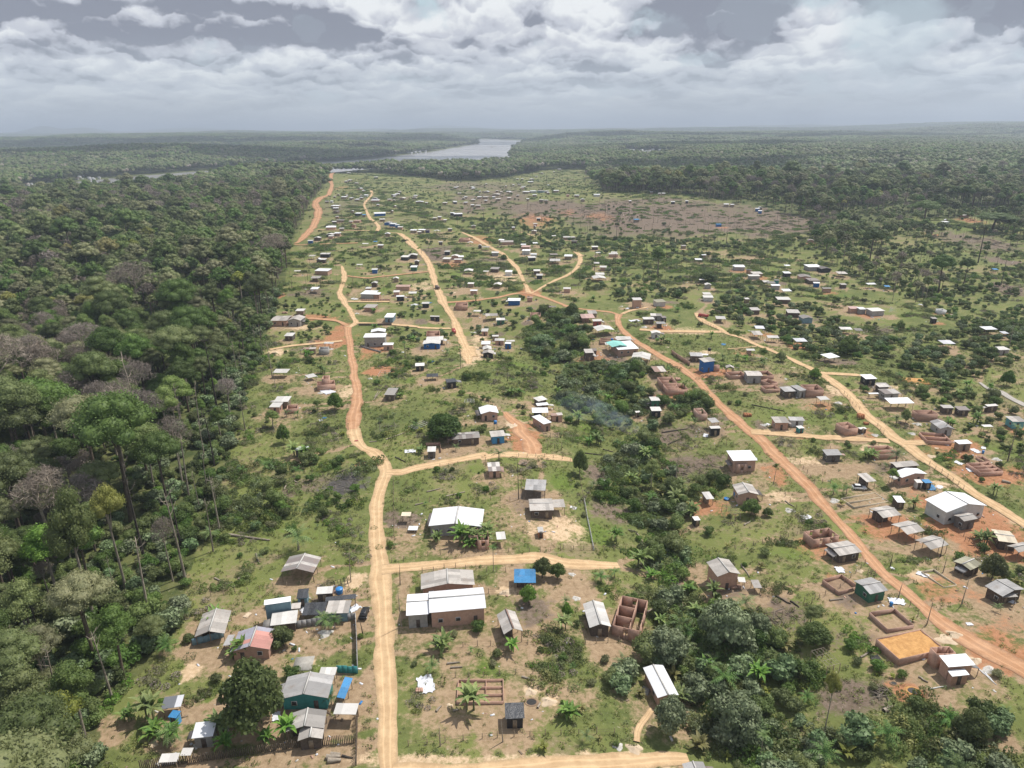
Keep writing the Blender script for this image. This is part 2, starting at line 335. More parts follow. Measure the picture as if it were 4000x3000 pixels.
# ---------------------------------------------------------------- ground paint (what grows or lies bare where)
PATCH = """A 1690 1150 70 250 y 1;A 1400 800 230 90 y .8;A 1300 900 90 40 s .9;A 440 960 70 80 s 1;A 700 1440 300 70 y 1;A 1100 1330 150 80 y 1;A 1640 310 90 60 s 1;A 850 590 150 40 y 1;A 500 1250 60 60 y 1
A 300 1500 250 80 y 1;A 1600 1600 250 60 y 1;A 1500 1380 150 80 y 1;A 1680 650 60 160 y .9;W 1050 1300 300 200 y .9;B 1100 300 250 120 y 1;B 900 380 300 60 y 1;B 330 330 80 120 y 1;B 1450 330 250 150 y 1;B 1400 560 120 120 y .9
B 650 900 300 90 y .7;B 600 1150 300 200 y .7;B 1500 1150 250 150 y .7;B 700 1350 400 120 y .6;B 900 1600 900 60 s .8;B 50 1100 60 250 y .9;B 1060 390 90 40 s 1;B 1250 1100 60 40 s 1;B 1360 1180 70 50 s 1;C 500 1600 420 70 s .9
C 400 620 120 120 y 1;C 950 260 120 100 y .9;C 150 400 150 120 y 1;C 1600 550 250 120 b .7;C 1500 430 200 100 y 1;C 1350 240 200 40 y .7;C 800 300 80 60 d .8;D 600 1150 330 170 b .9;D 1000 1100 150 90 r 1;D 1620 500 250 250 y 1
D 1500 900 100 60 s 1;D 1700 750 200 150 r .6;D 1350 700 120 80 s .9;D 1750 650 150 150 r .4;D 500 310 80 60 r 1;D 600 740 180 100 b .5;D 1500 50 300 100 y 1;D 1100 280 100 60 s .9;D 150 520 150 90 b .8;D 350 370 250 40 y .5
D 1700 1480 180 90 y .9;E 450 600 150 60 y .7;E 450 1200 110 90 b .8;E 680 1150 300 90 b .6;E 870 1160 180 130 d .9;E 1000 1000 50 30 r 1;E 800 60 140 90 r .9;E 1150 290 180 40 r 1;E 1200 720 120 50 d .5;E 1700 920 250 60 y 1
E 900 450 100 60 s .7;E 600 440 200 50 y .8;E 1100 130 100 30 r 1;E 370 150 70 30 s 1;F 480 800 130 130 r 1;F 430 700 90 40 s 1;F 750 1500 230 130 s .8;F 700 1400 220 50 y 1;F 1030 1090 100 100 b .9;F 1150 1370 200 90 b .9
F 1700 1030 250 100 b .9;F 1650 780 250 80 b .7;F 850 330 110 70 d 1;F 940 420 40 30 d 1;F 1280 910 50 40 d .9;F 1800 1350 100 100 r .7;F 950 250 120 50 r .7;F 1060 220 140 60 r .6;F 1500 480 120 60 b .8;F 1000 730 120 50 l .9
F 780 1130 120 90 l .8;F 1030 1530 120 90 l 1;F 300 230 250 40 l .7;F 80 170 100 80 s .9;F 500 540 120 30 y .8;G 300 800 330 100 b .9;G 1100 900 130 130 r .7;G 1550 850 250 130 y 1;G 1400 760 200 60 s .7;G 350 470 300 90 b .8
G 450 1220 250 150 r .7;G 1150 1130 150 80 s .7;G 900 1550 300 60 y .6;G 1150 480 200 40 s .9;G 1700 70 100 70 s .7;G 1500 230 300 30 y .6;G 1250 330 400 120 l .5;G 1650 640 100 50 y .9;H 700 1600 250 100 y .6;H 1150 1000 150 60 s .8
H 1750 1330 250 100 s 1;H 1600 1500 350 150 y 1;H 300 850 350 120 y 1;H 600 660 200 70 s 1;H 900 420 150 70 y .8;H 1100 60 250 50 y .8;H 1700 900 200 100 y .4;H 1250 520 120 40 s .5;H 700 30 100 30 s .7;H 1650 680 150 40 y 1
H 1900 280 150 60 y .6;H 300 330 250 80 l .6;H 1750 650 250 90 l .6;I 700 1170 250 40 r .8;I 950 1370 110 200 r .8;I 280 925 60 40 r 1;I 600 900 300 50 b .7;I 550 1290 250 40 s .7;I 250 1580 130 50 s .9;I 1150 900 100 90 y .7
I 1950 820 150 90 s .6;I 700 340 250 60 y .4;I 1450 60 200 60 y .5;I 1700 420 150 50 b .5;I 1350 1530 130 60 y 1;I 1300 1630 120 50 r .7;J 300 430 220 110 b 1;J 500 550 200 50 r .7;J 950 500 250 40 b .8;J 850 270 200 60 r .7
J 1150 700 200 60 s .7;J 1400 890 150 60 r 1;J 1450 750 150 30 b .6;J 600 670 150 70 l .8;J 600 880 220 60 y .9;J 850 1260 200 60 y .8;J 1500 40 250 100 r .7;J 820 1420 100 60 s .7;J 1900 900 250 90 y .5;J 1480 1040 60 60 b .5
K 1450 1030 350 60 s .6;K 350 1310 120 60 r .8;K 200 1430 60 60 r .8;K 900 730 200 50 y .9;K 950 480 250 70 y .5;K 1500 500 150 60 y .6;K 1650 1290 250 30 s .7;K 1200 60 500 60 l .6;K 1800 120 250 60 y .6;K 60 1450 80 150 d .9
L 500 310 250 60 b .5;L 650 170 250 50 y .7;L 1250 440 150 30 s .7;L 1850 780 250 90 y .8;L 1700 1390 250 50 b .8;L 600 1300 200 40 r .5;L 1100 200 300 30 y .5;L 1500 900 120 30 b .6;L 900 1500 200 60 y .5;L 1600 620 400 40 l .6
M 830 1490 150 40 s 1;M 1950 400 200 90 b 1;M 1850 60 200 60 b 1;M 450 880 250 30 b .6;M 1900 1440 150 60 y .8;M 600 700 500 60 l .5;M 1200 1050 300 60 l .6;M 700 430 400 70 l .4;P 700 540 900 190 b 1;P 900 640 900 120 b 1;P 1900 560 450 140 b .9;O 1500 520 600 90 b .9;P 500 700 600 60 b .7;D 1600 820 260 210 r .9;D 1450 600 130 120 y .8;D 1750 950 150 120 y .9;B 1000 1230 700 230 y .8;B 600 1300 350 120 y .8;O 900 450 500 130 b .8;O 400 560 350 80 b .5;P 1300 480 900 70 b .7;O 700 300 600 60 b .65;N 900 700 500 200 b .5;N 1700 900 500 150 b .35;P 1400 610 700 150 b 1;O 1900 620 400 120 b .9;P 1800 640 400 80 b 1
P 200 530 300 100 b .9;P 1500 600 500 100 b .9;P 100 560 150 60 r .6;O 700 550 150 40 b 1;O 1350 600 250 90 b 1;O 1450 660 100 40 r .8;O 1800 560 300 80 b 1;O 1700 580 150 50 r .5;O 1350 300 150 60 b .5;O 300 850 250 60 y .5
N 850 420 150 30 r .5;N 1700 580 200 50 b .6;N 1000 1160 200 30 b .6;N 900 850 300 40 y .5;N 1350 680 200 40 b .5;Q 1680 590 130 40 r .8;Q 1600 660 150 50 l .8;Q 1800 800 300 120 b .8;Q 1300 690 120 25 b .9;Q 100 650 150 80 b .8
Q 1700 370 400 30 y .6;V 1800 700 400 300 l .5;V 1850 900 350 200 l .5;E 300 750 350 120 y .35;E 750 1500 400 150 l .5;C 1600 100 250 80 l .6;C 500 700 150 60 l .7;B 700 700 400 60 l .4;R 1520 215 250 12 l .7;S 100 215 90 8 l .9;T 200 232 70 8 l .9"""
PL = []
for q in PATCH.replace('\n', ';').split(';'):
    c, x, y, rx, ry, ty, s = q.split(); x, y, rx, ry = map(float, (x, y, rx, ry))
    g = G(c, x, y); sc_ = REG[c][2]; X0, Y0 = px(c, x, y)
    dist = math.hypot(g[1], HC); D = (np.array([g[0], g[1], g[2]-HC]) @ R3)[2]*-1
    up = ground(X0, max(Y0-ry/sc_, 560)); dn = ground(X0, Y0+ry/sc_)
    PL.append((g[0], (up[1]+dn[1])/2, rx/sc_*D/FPX, max(abs(up[1]-dn[1])/2, 1.0), ty, float(s)))
CH = {'s': 0, 'r': 1, 'b': 2, 'l': 3, 'd': 4, 'y': 5}
def paint(x, y):
    out = np.zeros((6, len(x)))
    for cx, cy_, rx, ry, ty, s in PL:
        sel = np.where((np.abs(x-cx) < rx*1.8) & (np.abs(y-cy_) < ry*1.8))[0]
        if not len(sel): continue
        a = x[sel]; b_ = y[sel]
        d = np.hypot((a-cx)/rx, (b_-cy_)/ry) + (vnoise(a, b_, max(1.5, rx*.35), 5)-.5)*.7
        v = s*(1-sstep(.35, 1.35, d)); out[CH[ty]][sel] = np.maximum(out[CH[ty]][sel], v)
    return out
# ---------------------------------------------------------------- ground sheet
ys = list(np.arange(-400, 60, 25.0)); y = 60.0
while y < 60000:
    ys.append(y); y += min(max(y*y/45000, .85), 60 if y < 4500 else (y*y/45000))
ys.append(62000.0); ys = np.array(ys); NC = 640
u = np.linspace(-1, 1, NC)
hw = np.where(ys < 100, 230.0, .86*ys+145)
GX = u[None, :]*hw[:, None]; GY = np.repeat(ys[:, None], NC, 1)
gx = GX.ravel(); gy = GY.ravel(); gz = height(gx, gy)
nr = len(ys); idx = np.arange(nr*NC).reshape(nr, NC)
Fq = np.stack([idx[:-1, :-1], idx[:-1, 1:], idx[1:, 1:], idx[1:, :-1]], -1).reshape(-1, 4)
GROUND_ME = me = make_mesh('ground', np.stack([gx, gy, gz], 1), Fq, [], None, True)
PT = paint(gx, gy)
for nm, ch in (('soil', (0, 1, 2)), ('cover', (3, 4, 5))):
    a = me.attributes.new(nm, 'FLOAT_COLOR', 'POINT'); cdat = np.ones((len(gx), 4)); cdat[:, :3] = PT[list(ch)].T; a.data.foreach_set('color', cdat.ravel())
def region_mask(x, y, polys):
    X, Y, _ = project(x, y, height(x, y)); r = np.zeros(len(x), bool)
    for p in polys: r |= in_poly(X, Y, p)
    return r
zp = lambda pts: [(a*1.8083, b*1.8083) for a, b in pts]
CLEAR = zp([(225,1700),(212,1560),(250,1500),(330,1432),(398,1340),(402,1250),(440,1160),(478,1060),(498,960),(528,870),(556,785),(585,700),(608,630),(624,565),(632,525),(664,450),(694,408),(700,376),(725,373),(800,373),(900,382),(1000,392),(1085,386),(1180,366),(1285,366),(1300,415),(1480,420),(1570,435),(1660,452),(1735,470),(1850,500),(1960,470),(2110,470),(2400,470),(2700,1000),(2400,2100),(225,2100)])
wood = 1-region_mask(gx, gy, [CLEAR])*1.0
wood[gy < 60] = 0
a = me.attributes.new('wood', 'FLOAT', 'POINT'); a.data.foreach_set('value', wood)
m, t, out = material('ground')
tc = t.n.new('ShaderNodeTexCoord'); P = tc.outputs['Object']
at = lambda n: t.node('ShaderNodeAttribute', {'attribute_name': n})
s_, r_, b_ = t.sep(at('soil').outputs['Vector']); l_, d_, y_ = t.sep(at('cover').outputs['Vector'])
nA = t.noise(P, .018, 4, .6); nB = t.noise(P, .12, 5, .65); nC = t.noise(P, .9, 5, .7); nD = t.noise(P, 4.5, 3, .7)
edge = t.math('ADD', t.math('MULTIPLY', t.math('SUBTRACT', nB, .5), .9), t.math('MULTIPLY', t.math('SUBTRACT', nC, .5), 1.1))
grass = t.mix(t.ramp(nB, .35, .65), (.115, .145, .042, 1), (.18, .195, .066, 1))
grass = t.mix(t.ramp(nC, .35, .62), t.mix(.5, grass, (.06, .072, .024, 1)), grass)
grass = t.mix(t.ramp(nA, .38, .64), grass, (.18, .20, .06, 1))
dry = t.mix(t.ramp(nC, .3, .7), (.20, .15, .092, 1), (.29, .22, .14, 1))
dryf = t.math('ADD', t.math('MULTIPLY', nA, .5), t.math('MULTIPLY', nB, .5))
col = t.mix(t.ramp(t.math('ADD', dryf, t.math('MULTIPLY', t.math('SUBTRACT', nC, .5), .35)),   .50, .62, 0, .75), grass, dry)
def lay(col, wgt, c1, c2, f=nC, lo=.38, hi=.66):
    k = t.ramp(t.math('ADD', wgt, t.math('MULTIPLY', edge, 1.5)), .22, .85)
    k = t.math('MULTIPLY', k, t.ramp(wgt, .03, .25))
    return t.mix(k, col, t.mix(t.ramp(f, .3, .7), c1, c2))
col = lay(col, l_, (.085, .13, .022, 1), (.15, .20, .045, 1))
col = lay(col, y_, (.26, .18, .108, 1), (.385, .28, .178, 1))
col = lay(col, b_, (.115, .085, .062, 1), (.225, .172, .13, 1), nC)
col = lay(col, s_, (.47, .33, .20, 1), (.62, .47, .31, 1))
col = lay(col, r_, (.30, .135, .065, 1), (.43, .22, .12, 1))
col = lay(col, d_, (.05, .045, .04, 1), (.11, .10, .095, 1))
col = t.mix(t.math('MULTIPLY', t.ramp(at('wood').outputs['Fac'], .1, .9), .92), col, t.mix(t.ramp(nB, .35, .65), (.05, .07, .022, 1), (.13, .14, .05, 1)))
speck = t.noise(P, 1.6, 2, .5)
col = t.mix(t.math('MULTIPLY', t.ramp(speck, .70, .76), .5), col, (.5, .44, .34, 1))
bmp = t.math('ADD', t.math('MULTIPLY', nC, 1.0), t.math('MULTIPLY', nD, .35))
rgh = t.ramp(d_, .3, .8, .93, .35)
finish(t, out, col, rgh, bmp, .22, .55, .2); M['ground'] = m; me.materials.append(m)
tag(link('ground', me), 'green and brown village ground of grass and bare soil', None, None, 'structure')
# ---------------------------------------------------------------- river
b = MB(); m, t, out = material('river_water')
tc = t.n.new('ShaderNodeTexCoord'); n1_ = t.noise(tc.outputs['Object'], .004, 4, .6); n2_ = t.noise(tc.outputs['Object'], .15, 4, .6)
cw = t.mix(t.ramp(n1_, .35, .65), (.30, .29, .29, 1), (.38, .37, .36, 1))
finish(t, out, cw, .22, n2_, .3, .25, .5); M['river_water'] = m
import mathutils.geometry as mg
poly = [Vector((p[0], p[1], WZ)) for p in RIVW]
tri = mg.tessellate_polygon([poly]); me = make_mesh('river', [tuple(p) for p in poly], np.array([tuple(q) for q in tri]), ['river_water'])
if me.polygons[0].normal.z < 0: me.flip_normals()
tag(link('river', me), 'wide grey river winding through the forest', None, None, 'structure')
# ---------------------------------------------------------------- roads
def road_mat(name, c1, c2, c3):
    m, t, out = material(name); uv = t.n.new('ShaderNodeUVMap'); U, Vv, _ = t.sep(uv.outputs[0])
    tc = t.n.new('ShaderNodeTexCoord'); P = tc.outputs['Object']
    f = t.noise(P, .35, 5, .65); g = t.noise(P, 2.5, 4, .7); lw = t.math('MULTIPLY', t.math('SUBTRACT', t.noise(P, .06, 2, .5), .5), .35)
    col = t.mix(t.ramp(f, .33, .67), c1, c2)
    uu = t.math('ABSOLUTE', t.math('SUBTRACT', t.math('ADD', U, lw), .5))
    rut = t.math('SUBTRACT', 1.0, t.ramp(t.math('ABSOLUTE', t.math('SUBTRACT', uu, .17)), .015, .075))
    col = t.mix(t.math('MULTIPLY', rut, .38), col, tuple(min(1, k*1.25) for k in c2[:3])+(1,))
    mid = t.math('SUBTRACT', 1.0, t.ramp(uu, .02, .11)); col = t.mix(t.math('MULTIPLY', mid, t.ramp(f, .42, .6, 0, .4)), col, c3)
    e = t.ramp(t.math('ADD', t.math('ABSOLUTE', t.math('SUBTRACT', U, .5)), t.math('MULTIPLY', t.math('SUBTRACT', g, .5), .45)), .30, .5)
    col = t.mix(t.math('MULTIPLY', e, .75), col, c3)
    hgt = t.math('SUBTRACT', t.math('MULTIPLY', g, .5), t.math('MULTIPLY', rut, .35))
    finish(t, out, col, .95, hgt, .12, .5, .1); M[name] = m
road_mat('sandy_earth', (.46, .31, .175, 1), (.62, .44, .26, 1), (.38, .27, .16, 1))
road_mat('red_earth', (.40, .215, .115, 1), (.52, .31, .185, 1), (.29, .17, .105, 1))
road_mat('grey_gravel', (.33, .31, .28, 1), (.44, .41, .37, 1), (.24, .21, .17, 1))
ROADS = [('main sandy road running up from the lower edge', 'sandy_earth', 'X 1520 3120 68,X 1517 3000 68,X 1512 2900 68,X 1510 2712 75,X 1501 2532 78,X 1492 2350 85,X 1480 2170 72,E 1115 1500 110,E 1120 1300 95,E 1160 1150 90,E 1185 1050 105,E 1150 970 95,E 1080 905 95,E 1010 870 85,E 960 800 95,E 935 720 100'),
 ('rutted reddish stretch of the main road past the grey block', 'red_earth', 'E 938 735 100,E 945 620 100,E 965 530 90,E 965 430 80,E 945 330 65,E 935 240 60,E 915 150 55,I 1105 1480 80,I 1085 1400 75,I 1080 1320 80,I 1085 1275 110'),
 ('narrow sandy track climbing from the junction', 'sandy_earth', 'I 1085 1290 100,I 1170 1240 70,I 1150 1180 55,I 1110 1100 60,I 1060 1030 60,I 1020 960 80,I 985 890 60,I 1010 820 50,I 1030 750 60,I 1040 680 60,I 1025 620 45,I 1010 570 25'),
 ('sandy side road with fence leaving the bend', 'sandy_earth', 'E 1190 1065 60,E 1300 1062 50,E 1400 1035 55,E 1560 1005 60,E 1750 965 60,E 1950 930 60,F 150 958 45,F 300 930 50,F 480 930 70,F 650 945 50,F 850 972 26'),
 ('red earth lane to the white roofed brick house', 'red_earth', 'F 560 925 130,F 530 830 140,F 460 760 110,F 440 710 110,F 380 660 80,F 335 605 40'),
 ('broad sandy crossroad behind the pale roofed warehouse', 'sandy_earth', 'B 170 232 80,B 400 212 70,B 600 192 60,B 850 168 60,B 1100 155 75,B 1300 150 80,B 1500 185 75,C 200 195 60,C 400 200 40'),
 ('sandy crossroad along the bottom fence line', 'sandy_earth', 'B 240 1690 130,B 600 1700 120,B 1000 1670 120,B 1400 1640 130,B 1843 1630 120,C 700 1590 110,C 900 1590 60'),
 ('red road running down the ridge past the sand yard', 'red_earth', 'K 655 838 80,K 640 920 70,K 700 1020 70,K 760 1080 90,K 860 1160 80,K 960 1220 100,K 1090 1300 100,K 1250 1390 100,K 1450 1510 110,G 430 80 80,G 520 190 90,G 620 280 110,G 720 370 120,G 830 460 130,G 950 560 140,G 1070 680 140,G 1200 800 160,G 1330 940 150,G 1450 1060 140,G 1550 1180 140,G 1680 1320 110,G 1820 1480 110,G 1960 1640 100,D 680 90 70,D 760 180 90,D 880 300 100,D 1000 400 110,D 1130 510 120,D 1280 630 150,D 1450 740 190,D 1620 840 210,D 1843 960 200,D 2300 1250 220'),
 ('red road crossing between the hill junction and the ridge', 'red_earth', 'K 665 850 60,K 560 815 40,K 440 800 30,K 250 780 34,K 100 760 40,K 0 735 45,J 2000 1080 45,J 1850 1040 45,J 1700 985 55,J 1550 930 70,J 1430 890 80'),
 ('orange road descending from the far hill junction', 'sandy_earth', 'J 1412 900 60,J 1390 850 55,J 1350 760 45,J 1310 680 45,J 1270 600 55,J 1200 530 60,J 1150 480 40,J 1100 430 50,J 1000 380 50,J 900 320 50,J 800 260 60,J 720 220 50,J 620 175 25'),
 ('red track going west from the hill junction', 'red_earth', 'J 1420 892 50,J 1350 890 60,J 1200 905 40,J 1050 940 30,J 900 960 20,J 750 980 20,J 550 995 30,J 440 1000 40'),
 ('looping rutted track beside the green meadow', 'sandy_earth', 'J 1420 895 25,J 1480 870 30,J 1600 800 40,J 1720 740 50,J 1840 690 50,J 1920 640 45,J 1990 560 60,J 2010 490 60,J 1990 430 70,J 1935 405 25'),
 ('short far track below the brown hillside', 'sandy_earth', 'J 1300 172 20,J 1400 200 25,J 1500 240 20,J 1580 262 15,J 1690 300 10'),
 ('short drive to the two storey house with white car', 'sandy_earth', 'K 690 835 40,K 780 800 25,K 880 778 18,K 1000 755 12'),
 ('winding yellow road through the centre of the village', 'sandy_earth', 'I 1690 190 70,I 1760 240 80,I 1850 330 90,I 1930 400 80,I 2010 490 80,I 2050 570 70,J 250 600 75,J 280 700 80,J 310 800 80,J 350 880 80,J 390 980 110,J 440 1070 80,J 490 1150 80,J 540 1230 95,J 560 1300 100,J 600 1390 110,J 640 1480 110,J 690 1570 140,J 720 1640 170,E 1790 100 110,E 1810 170 90,E 1815 240 40'),
 ('far winding track between small shacks', 'sandy_earth', 'N 1290 465 40,N 1303 520 35,N 1260 570 35,N 1215 620 40,N 1190 680 30,N 1210 720 35,N 1240 800 40,N 1280 870 50,N 1350 920 50,N 1400 990 60,N 1380 1045 60,N 1480 1065 22,N 1640 1072 16,N 1700 1085 40,N 1750 1110 50'),
 ('thin sandy lane joining the far roads', 'sandy_earth', 'N 1330 1040 15,N 1000 1035 12,N 720 1030 12,N 520 1025 15'),
 ('thin pale lane in front of the forest edge shacks', 'sandy_earth', 'N 740 457 14,N 900 455 10,N 1190 452 9'),
 ('wide red road along the forest edge', 'red_earth', 'N 785 203 22,N 745 212 40,N 715 240 55,N 695 310 70,N 725 380 50,N 700 470 70,N 670 530 70,N 570 565 110,N 490 650 100,N 530 740 110,N 520 830 120,N 480 940 110,N 420 1020 110,N 340 1110 120,N 260 1190 80,N 200 1225 60'),
 ('thin reddish lane past the dead trunk', 'red_earth', 'I 450 322 40,I 560 325 24,I 700 318 18,I 900 312 12,I 1200 300 10'),
 ('long sandy road on the east side', 'sandy_earth', 'L 60 825 50,L 120 900 90,L 230 960 90,L 330 1010 80,L 430 1070 70,L 600 1120 60,L 750 1190 70,L 900 1250 70,L 1020 1300 55,L 1130 1345 60,L 1280 1420 80,L 1430 1490 90,L 1560 1560 110,L 1680 1640 120,H 260 80 100,H 350 170 110,H 430 270 110,H 540 370 120,H 640 450 130,H 720 530 150,H 850 600 150,H 980 700 130,H 1100 790 120,H 1250 880 120,H 1400 980 120,H 1550 1090 120,H 1700 1180 130,H 1850 1270 130,H 2040 1390 140,H 2400 1620 150'),
 ('brown lane linking the red road and the sandy road', 'sandy_earth', 'H 700 575 40,H 500 560 35,H 300 545 40,H 100 530 40,G 1600 535 45,G 1300 510 45,G 1050 490 50,G 850 480 60'),
 ('short sandy spur beside the low brick walls', 'sandy_earth', 'H 820 590 60,H 960 585 50,H 1080 582 30'),
 ('narrow sandy spur to the white roofed hut', 'sandy_earth', 'L 1520 1535 50,L 1700 1542 35,L 2000 1562 32,M 170 1405 30,M 235 1425 18'),
 ('thin sandy path between two allotments', 'sandy_earth', 'L 800 1215 22,L 600 1238 20,L 430 1250 8'),
 ('bare field track leading to the plank house', 'sandy_earth', 'K 1900 1045 50,K 1600 1045 60,K 1200 1042 40,K 900 1020 26'),
 ('pale gravel street at the east edge', 'grey_gravel', 'M 1590 1495 30,M 1700 1570 60,H 1800 80 80,H 1920 150 80,H 2042 212 80,H 2300 330 90'),
 ('sandy lane to the long grey roofed house', 'red_earth', 'I 1080 1280 50,I 970 1225 40,I 850 1208 46,I 620 1190 40'),
 ('sandy lane below the small grey hut', 'sandy_earth', 'I 1020 1455 25,I 900 1470 26,I 650 1492 26,I 400 1517 26,I 165 1560 26'),
 ('thin lane behind the walled grey house', 'sandy_earth', 'I 1080 990 22,I 1300 992 16,I 1575 992 14'),
 ('thin lane crossing the banana gardens', 'red_earth', 'I 1070 690 18,I 1300 715 14,I 1450 700 14,I 1650 680 18,I 2040 640 14'),
 ('lane reaching the half built brick house', 'sandy_earth', 'I 1190 1245 18,I 1400 1252 12,I 1700 1270 20,I 1900 1290 26,J 120 1300 30,J 300 1308 30,J 480 1308 34'),
 ('footpath curving through the grass to the metal roof', 'sandy_earth', 'C 530 1475 16,C 535 1410 14,C 560 1350 12,C 600 1300 10,C 640 1240 9')]
def catmull(p, n):
    p = np.array(p); q = np.vstack([2*p[0]-p[1], p, 2*p[-1]-p[-2]]); o = []
    for i in range(1, len(q)-2):
        for s in range(n):
            k = s/n; o.append(.5*((2*q[i])+(-q[i-1]+q[i+1])*k+(2*q[i-1]-5*q[i]+4*q[i+1]-q[i+2])*k*k+(-q[i-1]+3*q[i]-3*q[i+1]+q[i+2])*k**3))
    o.append(p[-1]); return np.array(o)
ROADLINES = []
for ri, (lab, mt, pts) in enumerate(ROADS):
    C_ = []
    for q in pts.split(','):
        c, x, y, wd = q.split(); x, y, wd = float(x), float(y), float(wd)
        g = G(c, x, y); D = -(np.array([g[0], g[1], g[2]-HC]) @ R3)[2]; C_.append((g[0], g[1], wd/REG[c][2]*D/FPX))
    cv = catmull(C_, 8); L = np.concatenate([[0], np.cumsum(np.hypot(*np.diff(cv[:, :2], axis=0).T))])
    step = max(.9, L[-1]/500); n = max(6, int(L[-1]/step)); s = np.linspace(0, L[-1], n)
    X = np.interp(s, L, cv[:, 0]); Y = np.interp(s, L, cv[:, 1]); W = np.interp(s, L, cv[:, 2])
    # true width: the reading is across the picture, so correct for roads that run sideways
    tx, ty = np.gradient(X), np.gradient(Y); ln = np.hypot(tx, ty)+1e-9; tx, ty = tx/ln, ty/ln
    dep = HC/np.hypot(np.hypot(X, Y), HC); Wv = np.minimum(W/dep, 3.6+W*.25); W = W*ty**2+Wv*tx**2 if 'path' not in lab else W; W = np.clip(W, 1.1, 16)
    ROADLINES.append((X, Y, W)); K = 9; cross = np.linspace(-.5, .5, K)
    jit = (vnoise(s, s*0+ri*7, 7.0, 1)-.5)*.38+(vnoise(s, s*0+ri*7, .9, 2)-.5)*.10; jit2 = (vnoise(s, s*0+ri*11, 6.0, 3)-.5)*.38+(vnoise(s, s*0+ri*5, .9, 4)-.5)*.10
    off = cross[None, :]*W[:, None]*(1+np.where(cross[None, :] < 0, jit[:, None], jit2[:, None])*1.4)
    VX = X[:, None]-ty[:, None]*off*-1; VY = Y[:, None]-tx[:, None]*off
    VX = X[:, None]+ty[:, None]*off; VY = Y[:, None]-tx[:, None]*off
    dd = np.hypot(VX, VY); VZ = height(VX, VY)+.05+.007*ri+np.clip(dd-250, 0, 1500)*.0005
    VZ -= (np.abs(cross)[None, :] > .45)*.03
    ids = np.arange(n*K).reshape(n, K); F_ = np.stack([ids[:-1, :-1], ids[:-1, 1:], ids[1:, 1:], ids[1:, :-1]], -1).reshape(-1, 4)
    me = make_mesh('road', np.stack([VX, VY, VZ], -1).reshape(-1, 3), F_, [mt], None, True)
    ul = me.uv_layers.new(name='UVMap'); UVv = np.stack([np.repeat(cross[None, :]+.5, n, 0), np.repeat(s[:, None], K, 1)], -1).reshape(-1, 2)
    li = np.zeros(len(me.loops), int); me.loops.foreach_get('vertex_index', li); ul.data.foreach_set('uv', UVv[li].ravel())
    if me.polygons[0].normal.z < 0: me.flip_normals()
    tag(link('path' if 'path' in lab else 'dirt_road', me), lab, None, 'earth roads of the village', 'structure')
def road_clear(x, y, pad=1.0):
    """True where no road runs"""
    x = np.atleast_1d(x); y = np.atleast_1d(y); ok = np.ones(len(x), bool)
    for X, Y, W in ROADLINES:
        st = max(1, len(X)//160); XX, YY, WW = X[::st], Y[::st], W[::st]
        sel = np.where((x > XX.min()-12) & (x < XX.max()+12) & (y > YY.min()-12) & (y < YY.max()+12) & ok)[0]
        if len(sel):
            d = seg_dist(x[sel], y[sel], list(zip(XX, YY))); ok[sel] &= d > WW.mean()/2+pad
    return ok
# ---------------------------------------------------------------- plants
import bmesh
def ico(sub):
    bm = bmesh.new(); bmesh.ops.create_icosphere(bm, subdivisions=sub, radius=1)
    V = np.array([v.co for v in bm.verts]); F = np.array([[v.index for v in f.verts] for f in bm.faces]); bm.free(); return V, F
IV, IF = ico(1); IV2, IF2 = ico(2)
def rdir(rs, n, zmin=-.3):
    z = rs.uniform(zmin, 1, n); a = rs.uniform(0, 2*math.pi, n); r = np.sqrt(1-z*z); return np.stack([r*np.cos(a), r*np.sin(a), z], 1)
def leaves(rs, lobes, n, size, aspect=.6, jit=.75, zmin=-.3, hang=0.0):
    """n leaf sprays spread over the lobes; returns corners (n*4,3)"""
    L = np.array(lobes); w_ = L[:, 3]**2; k = rs.choice(len(L), n, p=w_/w_.sum())
    d = rdir(rs, n, zmin); c = L[k, :3]; r = L[k, 3]; rz = L[k, 4]
    rr = rs.uniform(.80, 1.10, n)+(rs.rand(n) < .08)*rs.uniform(0, .22, n)
    p = c+d*np.stack([r, r, rz], 1)*rr[:, None]
    nm = d+rs.normal(0, jit, (n, 3)); nm[:, 2] += .25; nm /= np.linalg.norm(nm, axis=1)[:, None]
    a = np.cross(nm, rs.normal(0, 1, (n, 3))); a /= np.linalg.norm(a, axis=1)[:, None]+1e-9; b = np.cross(nm, a)
    s = size*rs.uniform(.55, 1.45, n)[:, None]
    A = a*s*.5; Bq = b*s*.5*aspect
    V = np.stack([p-A, p-Bq*.9-A*.1, p+A, p+Bq+A*.1], 1)
    V[:, 2, 2] -= hang*s[:, 0]
    return V.reshape(-1, 3)
def quads(n, off=0): return np.arange(n*4).reshape(n, 4)+off
def cores(lobes, f=.8, ic=None):
    Vv, Ff = ic or (IV, IF); V = []; F = []; o = 0
    for l in lobes:
        V.append(Vv*np.array([l[3], l[3], l[4]])*f+np.array(l[:3])); F.append(Ff+o); o += len(Vv)
    return np.vstack(V), np.vstack(F)
def dome_lobes(rs, R, H, z0, n, lr=(.32, .5), flat=.75):
    o = [(0, 0, z0+H*.35, R*.6, H*.42)]
    for i in range(n):
        a = 2.4*i+rs.uniform(-.4, .4); q = math.sqrt((i+.6)/n); z = z0+H*(1-q*q*.78)*rs.uniform(.72, 1.0)*.82
        r = R*rs.uniform(*lr); o.append((math.cos(a)*R*q*.74, math.sin(a)*R*q*.74, z, r, r*flat))
    return o
